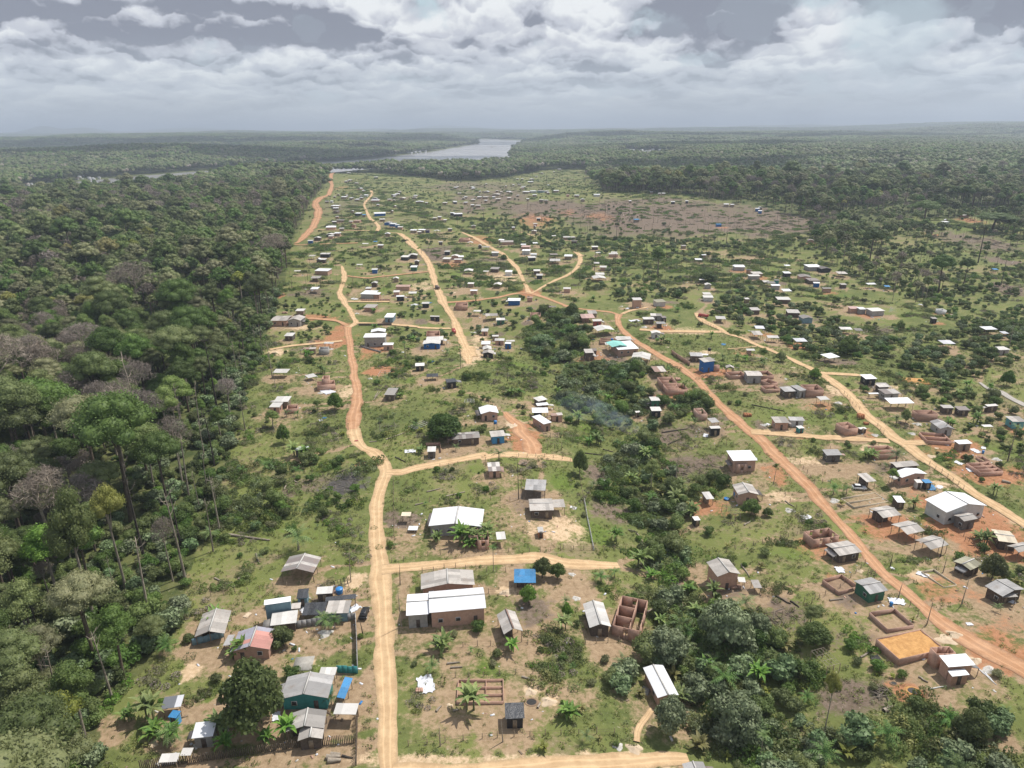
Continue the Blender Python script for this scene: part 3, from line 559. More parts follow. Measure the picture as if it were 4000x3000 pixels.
def crown_mesh(name, mat, rs, lobes, n, size, aspect=.6, jit=.75, core=True, hang=0.0, corem=None, zmin=-.3):
    V = leaves(rs, lobes, n, size, aspect, jit, zmin, hang); F = [quads(n)]; fm = [0]*n
    if core:
        cv, cf = cores(lobes, .74, (IV2, IF2) if n > 900 else None); cv = cv+rs.normal(0, size*.14, cv.shape)
        F.append(cf+len(V)); V = np.vstack([V, cv]); fm += [1 if corem else 0]*len(cf)
    return make_mesh(name, V, F, [mat]+([corem] if corem else []), fm)
def trunk_mesh(name, mat, rs, h, r, limbs, lobes=None, bend=.6, k=7):
    b = MB(); a = rs.uniform(0, 6.28); bx, by = math.cos(a)*bend, math.sin(a)*bend
    pt = lambda f: Vector((bx*math.sin(f*2.5)*f, by*math.sin(f*2.2)*f, h*f))
    b.tube([pt(f)-Vector((0, 0, .6 if f == 0 else 0)) for f in (0, .03, .15, .4, .7, 1)], [r*1.7, r*1.25, r, r*.85, r*.65, r*.3], k)
    ends = []
    if lobes:
        for l in lobes[1:1+limbs]:
            f = rs.uniform(.62, .92); p = pt(f); e = Vector((l[0], l[1], l[2]-l[4]*.3)); q = p.lerp(e, .5)+Vector((0, 0, -.12*(e-p).length+.3))
            b.tube([p, q, e], [r*.42, r*.28, r*.1], 5)
    return b.mesh(name, [mat])
KINDS = []        # per tree kind: (crown mesh, trunk mesh, light whole mesh, light source object)
def light_copy(name, mats, crowns, fm):
    return None
def tree_kind(seed, leaf, bark, h, R, Hc, nl, n, size, flat=.75, lr=(.32,.5), core=True, **kw):
    rs = np.random.RandomState(seed); z0 = h-Hc; lob = dome_lobes(rs, R, Hc, z0, nl, lr, flat)
    cm = crown_mesh('crown', leaf, rs, lob, n, size, core=core, **kw)
    tm = trunk_mesh('trunk', bark, rs, z0+Hc*.45, .022*h**.8+.12, min(nl, 7), lob)
    rs = np.random.RandomState(seed); lob = dome_lobes(rs, R, Hc, z0, nl, lr, flat)
    ln = 420; V = leaves(rs, lob, ln, size*2.6, .65, .7); cv, cf = cores(lob, .80)
    cv = cv+rs.normal(0, .22, cv.shape)
    tb = MB(); tb.tube([(0, 0, -1), (0, 0, z0+Hc*.3)], [.38, .22], 4); TV = np.array(tb.V); TF = np.array(tb.Q)
    AV = np.vstack([V, cv, TV]); F4 = np.vstack([quads(ln), TF+len(V)+len(cv)])
    lm = make_mesh('tree_far', AV, [F4, cf+len(V)], [leaf, bark], [0]*ln+[1]*len(TF)+[0]*len(cf))
    KINDS.append((cm, tm, bpy.data.objects.new('tree_far', lm), h)); return len(KINDS)-1
def joined(a, b_):
    def rd(me):
        v = np.zeros(len(me.vertices)*3); me.vertices.foreach_get('co', v); li = np.zeros(len(me.loops), int); me.loops.foreach_get('vertex_index', li); q = [p.loop_total for p in me.polygons]; ls = [p.loop_start for p in me.polygons]; return v.reshape(-1, 3), [tuple(li[s:s+n]) for s, n in zip(ls, q)], [p.material_index for p in me.polygons]
    va, fa, ma = rd(a); vb, fb, mb = rd(b_); n = len(va); k = len(a.materials); fb = [tuple(i+n for i in f) for f in fb]; A = [(f, m) for f, m in zip(fa+fb, ma+[i+k for i in mb])]
    q4 = [x for x in A if len(x[0]) == 4]; q3 = [x for x in A if len(x[0]) == 3]; Fs = [np.array([x[0] for x in q]) for q in (q4, q3) if q]; ms = [x[1] for q in (q4, q3) for x in q]
    return bpy.data.objects.new('tree_near', make_mesh('tree_near', np.vstack([va, vb]), Fs, list(a.materials)+list(b_.materials), ms))
K_DARK = [tree_kind(1, 'leaf_dark', 'bark', 24, 6.2, 9, 16, 5780, 0.446), tree_kind(2, 'leaf_dark', 'bark', 28, 7.5, 10, 20, 7140, 0.475)]
K_MID = [tree_kind(3, 'leaf_mid', 'bark', 22, 5.2, 9, 14, 5100, 0.418), tree_kind(4, 'leaf_mid', 'bark_pale', 26, 4.6, 11, 13, 4760, 0.418, .9), tree_kind(5, 'leaf_mid', 'bark', 18, 6.5, 7, 16, 5780, 0.432)]
K_OLIVE = [tree_kind(6, 'leaf_olive', 'bark', 23, 6.0, 7, 15, 4420, 0.396, .6), tree_kind(7, 'leaf_olive', 'bark_pale', 27, 6.8, 8, 17, 4930, 0.396, .6)]
K_BRIGHT = [tree_kind(8, 'leaf_bright', 'bark_pale', 21, 5.0, 9, 13, 4760, 0.432, .85)]
K_YELLOW = [tree_kind(9, 'leaf_yellow', 'bark_pale', 23, 4.6, 7, 12, 3740, 0.396, .8)]
def bare_kind(seed, h, R, Hc, mat='leaf_bare', bark='bark_pale'):
    rs = np.random.RandomState(seed); z0 = h-Hc; lob = dome_lobes(rs, R, Hc, z0, 15, (.25, .42), .7)
    V = leaves(rs, lob, 2300, 1.15, .085, 1.2, -.8); cm = make_mesh('crown', V, [quads(2300)], [mat])
    tm = trunk_mesh('trunk', bark, rs, z0+Hc*.5, .36, 13, lob, 1.0)
    V = leaves(rs, lob, 420, 1.9, .2, 1.2, -.8); tb = MB(); tb.tube([(0, 0, -1), (0, 0, z0+Hc*.5)], [.36, .15], 4)
    lm = make_mesh('tree_far', np.vstack([V, tb.V]), [np.vstack([quads(420), np.array(tb.Q)+len(V)])], [mat, bark], [0]*420+[1]*len(tb.Q))
    KINDS.append((cm, tm, bpy.data.objects.new('tree_far', lm), h)); return len(KINDS)-1
K_BARE = [bare_kind(21, 25, 6, 10), bare_kind(22, 21, 5, 9)]
def dead_trunk(seed, h, mat):
    rs = np.random.RandomState(seed); b = MB(); a = rs.uniform(0, 6.28)
    f_ = lambda f: Vector((math.cos(a)*f*f*h*.05, math.sin(a)*f*h*.03, h*f)); b.tube([f_(-.03), f_(.2), f_(.5), f_(.8), f_(1)], [.36, .27, .2, .14, .05], 6)
    q0 = b.mesh('shaft', [mat])
    for i in range(6):
        f = rs.uniform(.62, .98); p = f_(f); an = rs.uniform(0, 6.28); L = rs.uniform(1.5, 4.2)*(1.1-f*.5)
        e = p+Vector((math.cos(an)*L*.8, math.sin(an)*L*.8, L*rs.uniform(.3, .8))); m_ = p.lerp(e, .5)+Vector((0, 0, -.2))
        b.tube([p, m_, e], [.11, .07, .03], 4)
        e2 = e+Vector((rs.uniform(-1, 1), rs.uniform(-1, 1), rs.uniform(.1, 1))); b.tube([m_, e2], [.05, .02], 4)
    return q0, b.mesh('trunk', [mat])
DEAD = [dead_trunk(31+i, 20, 'bark_pale' if i % 3 else 'bark_burnt') for i in range(6)]
# forest patches far away: forty metres of closed canopy each
def patch_mesh(seed, size, R, n, mats):
    rs = np.random.RandomState(seed); V = []; F = []; fm = []; o = 0; Q = []; qm = []
    for i in range(n):
        x, y = rs.uniform(-size/2, size/2, 2); r = R*rs.uniform(.6, 1.25); z = rs.uniform(15, 24); mi = rs.choice(len(mats), p=[.42, .3, .2, .08])
        for j in range(3):
            l = (x+rs.uniform(-.4, .4)*r, y+rs.uniform(-.4, .4)*r, z-r*.3+rs.uniform(-1, 1), r*rs.uniform(.6, .9), r*.7)
            cv = IV*np.array([l[3], l[3], l[4]])+np.array(l[:3])+rs.normal(0, r*.11, IV.shape); V.append(cv); F.append(IF+o); fm += [mi]*len(IF); o += len(IV)
    cv = np.vstack(V); lobes = [(c[:, 0].mean(), c[:, 1].mean(), c[:, 2].mean(), R*.75, R*.55) for c in V]
    nl = n*26; LV = leaves(rs, lobes, nl, R*.42, .7, .7)
    return make_mesh('canopy', np.vstack([cv, LV]), [np.vstack(F), quads(nl, len(cv))], mats, fm+list(rs.choice(4, nl, p=[.4, .3, .22, .08])))
PAT = [bpy.data.objects.new('canopy', patch_mesh(50+i, 44, 5.0, 34, ['leaf_dark', 'leaf_mid', 'leaf_olive', 'leaf_bare'])) for i in range(4)]
BPAT = [bpy.data.objects.new('canopy', patch_mesh(60+i, 120, 11, 60, ['leaf_dark', 'leaf_mid', 'leaf_olive', 'leaf_olive'])) for i in range(3)]
# bushes
def bush(seed, leaf, R, H, nl, n, size, aspect=.6, core=True, stem=True, **kw):
    rs = np.random.RandomState(seed); lob = [(rs.uniform(-.55, .55)*R, rs.uniform(-.55, .55)*R, H*rs.uniform(.3, .72), R*rs.uniform(.35, .6), H*rs.uniform(.2, .34)) for _ in range(nl)]
    cm = crown_mesh('foliage', leaf, rs, lob, n, size, aspect, core=core, **kw)
    b = MB()
    for l in lob[:5]: b.tube([(l[0]*.2, l[1]*.2, -.3), (l[0]*.7, l[1]*.7, l[2])], [.07, .03], 4)
    return cm, b.mesh('stem', ['bark'])
BUSH = [bush(71, 'leaf_dark', 2.4, 3.4, 8, 900, .42), bush(72, 'leaf_mid', 2.0, 2.8, 7, 800, .4), bush(73, 'leaf_bright', 1.6, 2.4, 6, 700, .38), bush(74, 'leaf_blue', 3.0, 4.6, 9, 1100, .6, .8), bush(75, 'leaf_olive', 1.5, 1.8, 6, 600, .34), bush(76, 'leaf_mid', 3.2, 5.0, 11, 1500, .5), bush(77, 'leaf_blue', 2.4, 3.4, 7, 900, .55, .8)]
def scrub(seed, mats, R, n, per=130, sz=.5, H=2.0):
    rs = np.random.RandomState(seed); V = []; F = []; fm = []; o = 0; a0 = rs.uniform(0, 3)
    for i in range(n):
        u_, v_ = rs.normal(0, R*.5), rs.normal(0, R*.28); x, y = u_*math.cos(a0)-v_*math.sin(a0), u_*math.sin(a0)+v_*math.cos(a0); r = R*rs.uniform(.10, .30); h = H*rs.uniform(.25, 1.0); mi = rs.randint(len(mats))
        q = leaves(rs, [(x, y, h*.45, r, h*.6)], per, sz, .55, .9); V.append(q); F.append(quads(per, o)); fm += [mi]*per; o += per*4
    return make_mesh('scrub', np.vstack(V), [np.vstack(F)], mats, fm)
SCR = [bpy.data.objects.new('scrub', scrub(301+i, m_, R, n, 110, sz, H)) for i, (m_, R, n, sz, H) in enumerate([(['leaf_mid', 'leaf_olive', 'leaf_bright'], 6, 16, .5, 1.8), (['leaf_mid', 'leaf_dark', 'leaf_grass'], 8, 20, .55, 2.4), (['leaf_grass', 'leaf_olive', 'leaf_bare'], 7, 16, .45, 1.3), (['leaf_dark', 'leaf_mid', 'leaf_blue', 'leaf_bright'], 9, 24, .65, 3.2)])]
def small_weed(seed, leaf, n, R, H):
    rs = np.random.RandomState(seed); lob = [(rs.uniform(-.5, .5)*R, rs.uniform(-.5, .5)*R, H*.45, R*.5, H*.5) for _ in range(4)]
    return make_mesh('weed', leaves(rs, lob, n, .30, .45, .9), [quads(n)], [leaf])
WEED = [bpy.data.objects.new('weed', small_weed(81+i, l, 34, .8, .6)) for i, l in enumerate(['leaf_grass', 'leaf_mid', 'leaf_olive', 'leaf_grass'])]
def blade(b, base, az, L, e0, droop, wd, seg, m=0, leaflets=True):
    """a palm frond of paired leaflets, or a broad leaf"""
    ca, sa = math.cos(az), math.sin(az); pr = Vector(base); th = e0; ps = [pr]
    for i in range(seg):
        pr = pr+Vector((ca*math.cos(th), sa*math.cos(th), math.sin(th)))*(L/seg); th -= droop/seg; ps.append(pr)
    sd_ = Vector((-sa, ca, 0))
    for i in range(seg):
        p, q = ps[i], ps[i+1]; f = (i+.5)/seg; wv = wd*math.sin(math.pi*min(1, .12+f*.88)**.8)+.02
        if leaflets:
            for sg in (-1, 1):
                mid = p.lerp(q, .5); tip = mid+sd_*sg*wv+(q-p)*.9+Vector((0, 0, -.28*wv)); b.quad([p, p.lerp(q, .62), tip, tip-(q-p)*.25], m)
        else:
            wn = wd*math.sin(math.pi*min(1, .12+(i+1.0)/seg*.88)**.8)+.01; w0 = wd*math.sin(math.pi*min(1, .12+(i)/seg*.88)**.8)+.01
            for sg in (-1, 1): b.quad([p, q, q+sd_*sg*wn+Vector((0, 0, .25*wn)), p+sd_*sg*w0+Vector((0, 0, .25*w0))], m)
def palm(seed, h, L, nf, wd=.42):
    rs = random.Random(seed); b = MB(); t_ = MB(); top = Vector((rs.uniform(-.3, .3)*h*.08, rs.uniform(-.3, .3)*h*.08, h))
    t_.tube([(0, 0, -.4), (top.x*.2, top.y*.2, h*.3), (top.x*.6, top.y*.6, h*.7), tuple(top)], [.2, .14, .12, .11], 6)
    for i in range(nf): blade(b, top, i*2.4+rs.uniform(-.2, .2), L*rs.uniform(.8, 1.1), rs.uniform(.15, 1.25), rs.uniform(1.3, 2.3), wd, 9)
    return b.mesh('fronds', ['leaf_palm']), t_.mesh('trunk', ['bark_pale'])
PALM = [palm(91, 7, 2.9, 18), palm(92, 11, 2.6, 16, .38), palm(93, 2.2, 3.0, 15), palm(94, 14, 2.7, 14, .5)]
def banana(seed, n, h, L, leaf='leaf_banana'):
    rs = random.Random(seed); b = MB(); s = MB()
    for j in range(3):
        ox, oy = rs.uniform(-.8, .8), rs.uniform(-.8, .8); hh = h*rs.uniform(.6, 1.1); s.tube([(ox, oy, -.2), (ox, oy, hh)], [.16, .1], 6)
        for i in range(n): blade(b, (ox, oy, hh-.1), i*2.4+rs.uniform(-.3, .3), L*rs.uniform(.75, 1.15), rs.uniform(.45, 1.35), rs.uniform(.8, 1.9), .34, 5, 0, False)
    return b.mesh('leaves', [leaf]), s.mesh('stems', ['leaf_olive'])
BAN = [banana(95, 7, 1.9, 2.4), banana(96, 8, 2.6, 2.7), banana(97, 6, 1.2, 1.9, 'leaf_yellow'), banana(98, 9, 1.5, 2.6)]
def place(name, parts, loc, sc, rz, desc, cat, group=None, lab=None):
    e = empty(name, loc, rz, sc)
    for pn, me in parts: link(pn, me, e)
    tag(e, lab, cat, group)
    if not lab: TODO.append((e, desc, cat, group))
    return e
def depth(g): return -(np.array([g[0], g[1], g[2]-HC]) @ R3)[2]
def real_h(c, x, y, ytop):
    """metres of height for something that stands at (x,y) and reaches up to ytop in the survey grid"""
    g = G(c, x, y); X0, Y0 = px(c, x, y); Yt = Y0-(y-ytop)/REG[c][2]
    a = math.atan((Y0-1500)/FPX)+PITCH; b_ = math.atan((Yt-1500)/FPX)+PITCH; hd = math.hypot(g[0], g[1]); return g, max(.5, hd*(math.tan(a)-math.tan(b_)))
USED = []
# ---- trees that the survey shows one by one: grid x y ytop kind halfwidth-px label
SPEC = """V 910 1305 650 yellow 90 tall tree with yellow-green crown on a bare slanting trunk in the near forest
V 685 1530 760 bright 150 tall tree with spreading fresh green crown and long grey trunk beside the yellow-green tree
V 1320 560 60 bare 90 leafless grey crowned tree with dark trunk rising from green bush
V 1245 1235 800 bare 75 leafless pale tree with bare branch fan beside the tallest pale snag
U 380 1850 1370 dome 235 huge dark green dome shaped tree with layered crown
U 850 1600 1270 bright 90 round vivid green tree standing among grey leafless crowns
U 110 1600 1030 bare 180 broad pinkish grey leafless tree
U 70 1750 1330 bare 150 dark purplish leafless tree beneath the broad pinkish one
U 650 1230 880 bare 130 wide leafless pinkish crown with dark trunks in the forest gap
U 1000 830 430 bare 130 large brownish leafless crown deep in the forest
U 1040 1560 1150 bare 110 thin twiggy leafless tree in front of the bluish thicket
I 255 715 165 bare 165 tall tree with wide pinkish leafless crown at the forest edge by the red road
U 1300 1560 1270 bright 110 leafy light green tree with dark forked trunk near the small blue thicket
U 670 900 660 yellow 60 light yellow-green crown among dark forest crowns
U 1340 780 590 yellow 50 slim pale yellow-green tree among leafless crowns
U 640 1330 1180 bare 90 tangled leafless tree above the green dome
E 410 838 700 round 48 small round dark green tree alone on the mown slope
E 800 590 455 round 60 spreading tree on thin stem beside the sandy main road
E 665 600 515 bright 30 slim light green tree behind the spreading roadside tree
E 325 720 600 bright 55 light green tree at the forest edge below the twin sheds
F 905 1085 885 round 58 dense upright tree at the corner of the fenced garden
F 1450 1180 970 bright 60 tall fresh green tree over the creek thicket
A 920 1375 950 mango 225 massive dark mango tree shading the yard beside the teal house
E 1640 810 610 mango 140 wide dark mango tree beside the patched roof homestead
B 1325 290 140 round 68 dark green garden tree right beside the blue tarpaulin roof
B 1432 300 180 round 58 second garden tree by the dirt yard, paler and lower
B 1225 470 335 round 62 lime green round tree in front of the blue tarpaulin roof
B 1500 580 470 round 42 small bright round tree beside the bare yard
G 850 1310 1155 round 98 round dense green tree beside the pink brick house
G 1015 1315 1235 round 50 small grey-green tree near the round mango below the pink house
H 715 1018 865 bright 55 conical light green tree left of the white roofed brick house
H 860 385 265 round 48 round tree beside the brick shell by the sandy road
D 1610 300 150 round 85 dark round tree behind the mossy roofed hut
D 330 770 640 mango 110 low spreading dark tree beside the bare pole frame
D 300 640 510 bright 60 slim grey-leaved tree above the low dark tree
K 1108 400 40 tallgrey 70 very tall feathery grey-green tree standing alone in the middle distance
K 840 1540 1360 round 75 round dark tree on the grassy ridge by the red road
K 400 1490 1370 mango 95 broad dark tree on the small hill above the creek
K 130 1230 1080 mango 100 broad very dark tree over the ravine
L 190 455 335 mango 105 broad dark tree on the open eastern pasture
L 550 560 470 round 52 round dark tree behind the large royal palm
L 1830 1320 1110 round 110 tall dense tree clump beside the white tarpaulin shelter
L 1050 1395 1280 round 68 dark round tree touching the sandy east road
L 1450 1600 1480 round 75 leafy green tree at the fork of the sandy east road
M 650 880 765 round 50 round dark crown above a red-leaved bush on the eastern pasture
M 1900 1530 1380 mango 75 dark tree beside the pale gravel street
O 520 757 610 column 16 narrow dark columnar tree beside the start of the orange road
J 1110 490 430 round 38 dark round tree beside the orange road
J 1240 680 620 round 32 small dark tree next to the low white house by the orange road
J 545 255 205 round 35 dark bush-like tree beside the far brick shell
C 1150 800 470 greycrown 175 large grey-green tree leaning over the creek thicket
C 740 900 660 greycrown 150 grey-green spreading tree between the brick shell and the metal roof
C 1240 1420 1150 greycrown 190 large grey-green tree in front of the white metal roof
C 760 1400 1150 greycrown 120 bushy grey-green tree at the lower corner of the white metal roof
C 1400 700 560 greycrown 90 pale grey-leaved young tree beside the burnt slope
D 405 1405 1010 thin 45 thin tall tree with sparse crown at the edge of the dug yard
D 1450 1460 1290 mango 110 dark thicket tree at the lower east corner
J 1750 1180 1050 round 40 slim dark tree above the small unfinished pink house
K 100 900 700 mango 90 wide dark tree beneath the red crossing road
F 620 100 20 greycrown 90 grey-green leafless looking tree in the ravine thicket
F 1310 260 190 round 50 dark tree beside the pale sheet shelter on the ridge
M 1100 430 30 forest 120 tall dense tree at the edge of the eastern grove
M 1400 330 60 forest 70 slim tall tree inside the eastern grove
Q 520 770 600 forest 70 very dark dense tree on the slope beyond the shacks
Q 730 980 690 forest 80 tall dark tree clump at the middle of the eastern grove
Q 1250 640 420 forest 110 wide olive tree row beyond the eastern grove
Q 1900 700 540 forest 150 dark rounded grove beside the red earth clearing
O 1240 790 700 round 30 dark scrub tree below the brown hillside"""
KMAP = {'yellow': K_YELLOW[0], 'bright': K_BRIGHT[0], 'bare': K_BARE[0], 'dome': K_MID[2], 'round': None, 'mango': None, 'tallgrey': K_MID[1], 'column': K_DARK[0], 'greycrown': None, 'thin': K_YELLOW[0], 'forest': K_DARK[0]}
def garden_tree(seed, leaf, bark='bark', n=3200):
    rs = np.random.RandomState(seed); lob = dome_lobes(rs, 1.0, 1.5, .42, 15, (.3, .46), .85)
    lob = [(a, b_, c, d, e) for a, b_, c, d, e in lob]
    return crown_mesh('crown', leaf, rs, lob, n, .13, .65), trunk_mesh('trunk', bark, rs, 1.1, .045, 6, lob, .05)
GT = {'round': garden_tree(201, 'leaf_mid'), 'mango': garden_tree(202, 'leaf_dark', n=4800), 'greycrown': garden_tree(203, 'leaf_blue', 'bark_pale', 4200), 'pale': garden_tree(204, 'leaf_bright')}
for ln in SPEC.split('\n'):
    c, x, y, yt, kd, hwp, lab = ln.split(' ', 6); x, y, yt, hwp = float(x), float(y), float(yt), float(hwp)
    g, h = real_h(c, x, y, yt); R_ = hwp/REG[c][2]*depth(g)/FPX; USED.append((g[0], g[1], R_)); rz = random.uniform(0, 6.28)
    if kd in GT:
        gt = GT['pale'] if 'lime' in lab or 'bright' in lab or 'leafy' in lab or 'light' in lab else GT[kd]
        h = max(h, R_*1.1); place('tree', [('crown', gt[0]), ('trunk', gt[1])], g, (R_/1.0, R_/1.0, h/1.95), rz, None, 'tree', None, lab)
    else:
        cm, tm, _, hh = KINDS[KMAP[kd]]; bb = np.array(cm.vertices[0].co); vv = np.zeros(len(cm.vertices)*3); cm.vertices.foreach_get('co', vv); Rm = np.percentile(np.abs(vv.reshape(-1, 3)[:, 0]), 97)
        place('tree', [('crown', cm), ('trunk', tm)], g, (R_/Rm, R_/Rm, h/hh), rz, None, 'tree', None, lab)
SNAG = """V 1040 1080 480;V 1340 1250 680;U 1225 1155 815;U 1560 1450 980;U 1445 1640 1330;U 1410 1215 1035;U 1650 1385 1125;U 990 985 850;V 1440 725 480;V 1545 405 30;V 300 1660 1440;W 200 1350 800;W 410 565 190;W 595 1240 700
U 1310 1640 1330;V 1300 980 560;U 1020 1660 1180;V 1560 700 560;U 1500 960 640;U 1750 1250 1080;V 820 1290 1100;A 1690 700 600;A 1605 320 60;B 310 640 380;B 300 340 200;B 590 1500 1340;B 1040 1470 1320;F 440 1270 930;F 1635 1190 940;G 95 1060 720;G 335 960 830;G 1075 1000 850
F 885 450 350;F 355 370 270;J 1905 690 570;I 815 415 205;K 980 60 -90;K 755 600 480;K 1440 760 640;K 1385 340 120;O 1610 660 560;O 1930 700 560;P 265 780 560;P 1140 820 640;P 1480 860 700;P 1230 800 680;P 1235 640 520;P 490 560 460;Q 1770 1000 640;Q 470 1040 780;Q 1590 940 820
Q 2110 700 540;O 1590 260 120;O 1480 270 130;O 1330 250 120;O 1770 290 150;O 1900 310 140;O 1100 190 90;O 1700 290 170;O 1650 250 120;M 1840 340 80;M 560 530 320;M 840 420 230;M 1360 930 830;M 1930 1100 850;L 1690 1040 830;L 1080 980 790;L 1280 120 -40;L 1210 80 -30
D 1240 140 20;D 940 430 340;D 1145 620 490;D 880 210 120;D 1390 490 330;D 1260 250 150;H 1875 770 560;H 1250 500 300"""
for i, q in enumerate(SNAG.replace('\n', ';').split(';')):
    c, x, y, yt = q.split(); x, y, yt = float(x), float(y), float(yt); g, h = real_h(c, x, y, yt); h = min(h, 38)
    tm, bm_ = DEAD[i % 6]
    slim = c in 'ABDGH' or (c == 'F')
    place('dead_tree' if not slim else 'wooden_pole', [('trunk', bm_)] if not slim else [('shaft', tm)], g, ((.45, .45, h/20) if slim else (h/20*.9, h/20*.9, h/20)), random.uniform(0, 6.28), ('bare dead tree trunk with broken limbs' if not slim else 'tall slim bare wooden pole'), 'dead tree' if not slim else 'pole', 'standing dead trees' if not slim else 'bare poles of the village')
PALMS = "J 595 1650 1490 1;J 430 1600 1520 2;E 1142 755 640 0;E 1250 705 600 0;E 1335 195 70 1;E 1757 275 95 1;F 290 975 870 2;K 2022 700 530 0;L 1062 672 610 2;L 885 742 640 0;H 1880 770 470 3;I 425 832 670 0;I 1757 1655 1455 1;J 968 792 705 2;E 520 1655 1480 2;A 1420 655 540 2;A 1490 650 560 2;W 300 1440 1200 2;W 110 1400 1230 2;W 1580 1420 1280 2;C 1410 1640 1420 1;D 390 1640 1500 2;J 1800 1190 1060 1;J 1077 430 285 3;K 95 400 265 1;K 250 440 370 0;A 310 1500 1385 2;B 972 245 50 1;E 1655 175 105 2;F 1190 860 800 2;G 1670 1100 990 2;G 1800 1100 1000 2;H 760 800 650 2;H 765 400 300 2;A 1465 1200 1110 2;C 265 330 235 2;C 370 290 210 2;L 700 940 850 2;L 940 900 820 0;Q 980 560 450 0;Q 1090 560 450 0;E 1720 900 840 2;B 1750 320 240 2;I 540 110 40 0;N 1140 1160 1000 3;F 1090 1090 1000 2;C 1030 620 500 2;C 1150 1100 940 2;E 430 640 580 2;E 515 645 585 2;C 830 700 560 2"
for q in PALMS.split(';'):
    c, x, y, yt, k = q.split(); g, h = real_h(c, float(x), float(y), float(yt)); k = int(k); hh = [9, 12.5, 4.3, 15.5][k]; s = min(h/hh, 2.2)
    place('palm_tree', [('fronds', PALM[k][0]), ('trunk', PALM[k][1])], g, s, random.uniform(0, 6.28), ['palm tree with arching fronds', 'tall slender palm tree', 'low palm with fronds near the ground', 'very tall thin stemmed palm'][k], 'palm', 'palms of the village'); USED.append((g[0], g[1], 1.5))
BANS = "E 700 310;E 590 200;E 1300 495;E 570 950;E 490 940;E 1450 915;E 1580 1600;E 1760 1600;E 1810 1630;E 1860 1610;B 1480 665;B 600 795;B 1110 815;B 800 1235;B 1520 1285;W 1200 1215;W 1390 1195;W 1420 1360;W 1610 1390;C 560 220;C 640 300;C 900 410;C 1080 425;C 880 630;C 960 570;C 1190 1060;C 1080 1010;C 1030 970;C 1400 1050;C 850 1190;C 700 630;C 1290 1440;F 390 480;F 450 480;F 740 490;F 1050 480;F 1160 570;F 890 690;F 980 850;F 1045 850;F 1400 970;F 1650 1240;F 1300 1140;F 60 1600;F 110 1600;F 200 1570;F 1180 1600;H 480 750;H 540 730;H 950 1240;H 1580 1540;H 1640 1600;H 1480 110;H 1300 430;H 1560 390;H 1750 1110;H 1230 90;K 1170 1180;K 1745 1120;K 1350 810;K 1880 1380;I 1280 800;I 1400 1120;I 1740 1170;I 1600 1380;I 640 1640;K 350 690;K 560 660;K 440 530;A 780 860;A 830 850;A 640 620;A 1000 1480;A 1150 1440;A 600 1400;A 670 1400;A 700 1540;F 300 190;F 640 60;F 1700 430;F 1130 520;F 980 380;H 1480 50;H 1400 130;H 1700 60;M 1100 1540;M 1180 1530;L 830 1450;L 1600 420;L 620 1390;L 540 1380;G 130 1080;G 180 1280;G 260 1320;G 90 1200;J 450 830;J 520 830;J 780 990;I 1850 1450;I 1400 1330;I 1480 1380;K 1240 1180;K 1110 1180"
for i, q in enumerate(BANS.split(';')):
    c, x, y = q.split(); g = G(c, float(x), float(y)); k = 2 if q in ('C 1190 1060', 'C 1080 1010', 'F 1160 570', 'C 880 630') else (i % 3 if i % 3 < 2 else 3)
    place('banana_plant', [('leaves', BAN[k][0]), ('stems', BAN[k][1])], g, random.uniform(.85, 1.35), random.uniform(0, 6.28), 'yellowish banana clump' if k == 2 else 'banana clump with broad ragged leaves', 'banana plant', 'banana clumps in the gardens'); USED.append((g[0], g[1], 1.5))
# ---- the forest: sample the wooded ground
FSTART = (len(TODO))
def sample(step, y0, y1, jit=.5, wmul=.83, wadd=60):
    yy = np.arange(y0, y1, step); o = []
    for y in yy:
        wd = wmul*y+wadd; xx = np.arange(-wd, wd, step); o.append(np.stack([xx, np.full(len(xx), y)], 1))
    p = np.vstack(o); return p+RS.uniform(-jit, jit, p.shape)*step
def keep_wood(p):
    x, y = p[:, 0], p[:, 1]; z = height(x, y); X, Y, _ = project(x, y, z)
    r = ~in_poly(X, Y, CLEAR); r &= seg_dist(x, y, RIVW, True)*np.where(in_poly(x, y, RIVW), -1, 1) > 6
    for c, cx, cyy, rx, ry in GAPS:
        X0, Y0 = px(c, cx, cyy); s = REG[c][2]; r &= ((X-X0)*s/rx)**2+((Y-Y0)*s/ry)**2 > 1
    r &= road_clear(x, y, 2.5)
    return r, X, Y, z
GAPS = [('R', 1520, 218, 260, 13), ('S', 90, 215, 110, 12), ('S', 400, 225, 190, 14), ('T', 190, 212, 170, 22), ('T', 830, 190, 130, 8), ('R', 590, 425, 130, 12), ('R', 230, 462, 90, 14), ('T', 1700, 455, 220, 14), ('T', 1900, 445, 200, 14), ('S', 2150, 255, 80, 30), ('T', 990, 190, 30, 8)]
RLAND = zp([(1760,500),(1860,470),(1990,500),(2050,560),(2060,640),(1970,655),(1880,610),(1800,600)]); RL2 = zp([(2080,480),(2400,480),(2400,575),(2120,560)])
OUTER = zp([(1735,470),(1850,500),(1960,470),(2110,470),(2400,470),(2400,520),(1990,512),(1880,560),(1760,540)])
pts = sample(7.6, 62, 1450); ok, X, Y, Z_ = keep_wood(pts)
extra = in_poly(X, Y, RLAND) | in_poly(X, Y, RL2) | in_poly(X, Y, OUTER)
ok |= extra & road_clear(pts[:, 0], pts[:, 1], 2) & (RS.rand(len(X)) < .8)
thin = in_poly(X, Y, zp([(350,980),(500,900),(560,700),(640,560),(640,700),(560,1000),(400,1420),(300,1400)])) & (RS.rand(len(X)) < .72)
thin |= in_poly(X, Y, zp([(340,1330),(398,1340),(402,1250),(440,1160),(498,960),(556,785),(500,790),(420,900),(370,1040)])) & (RS.rand(len(X)) < .5)
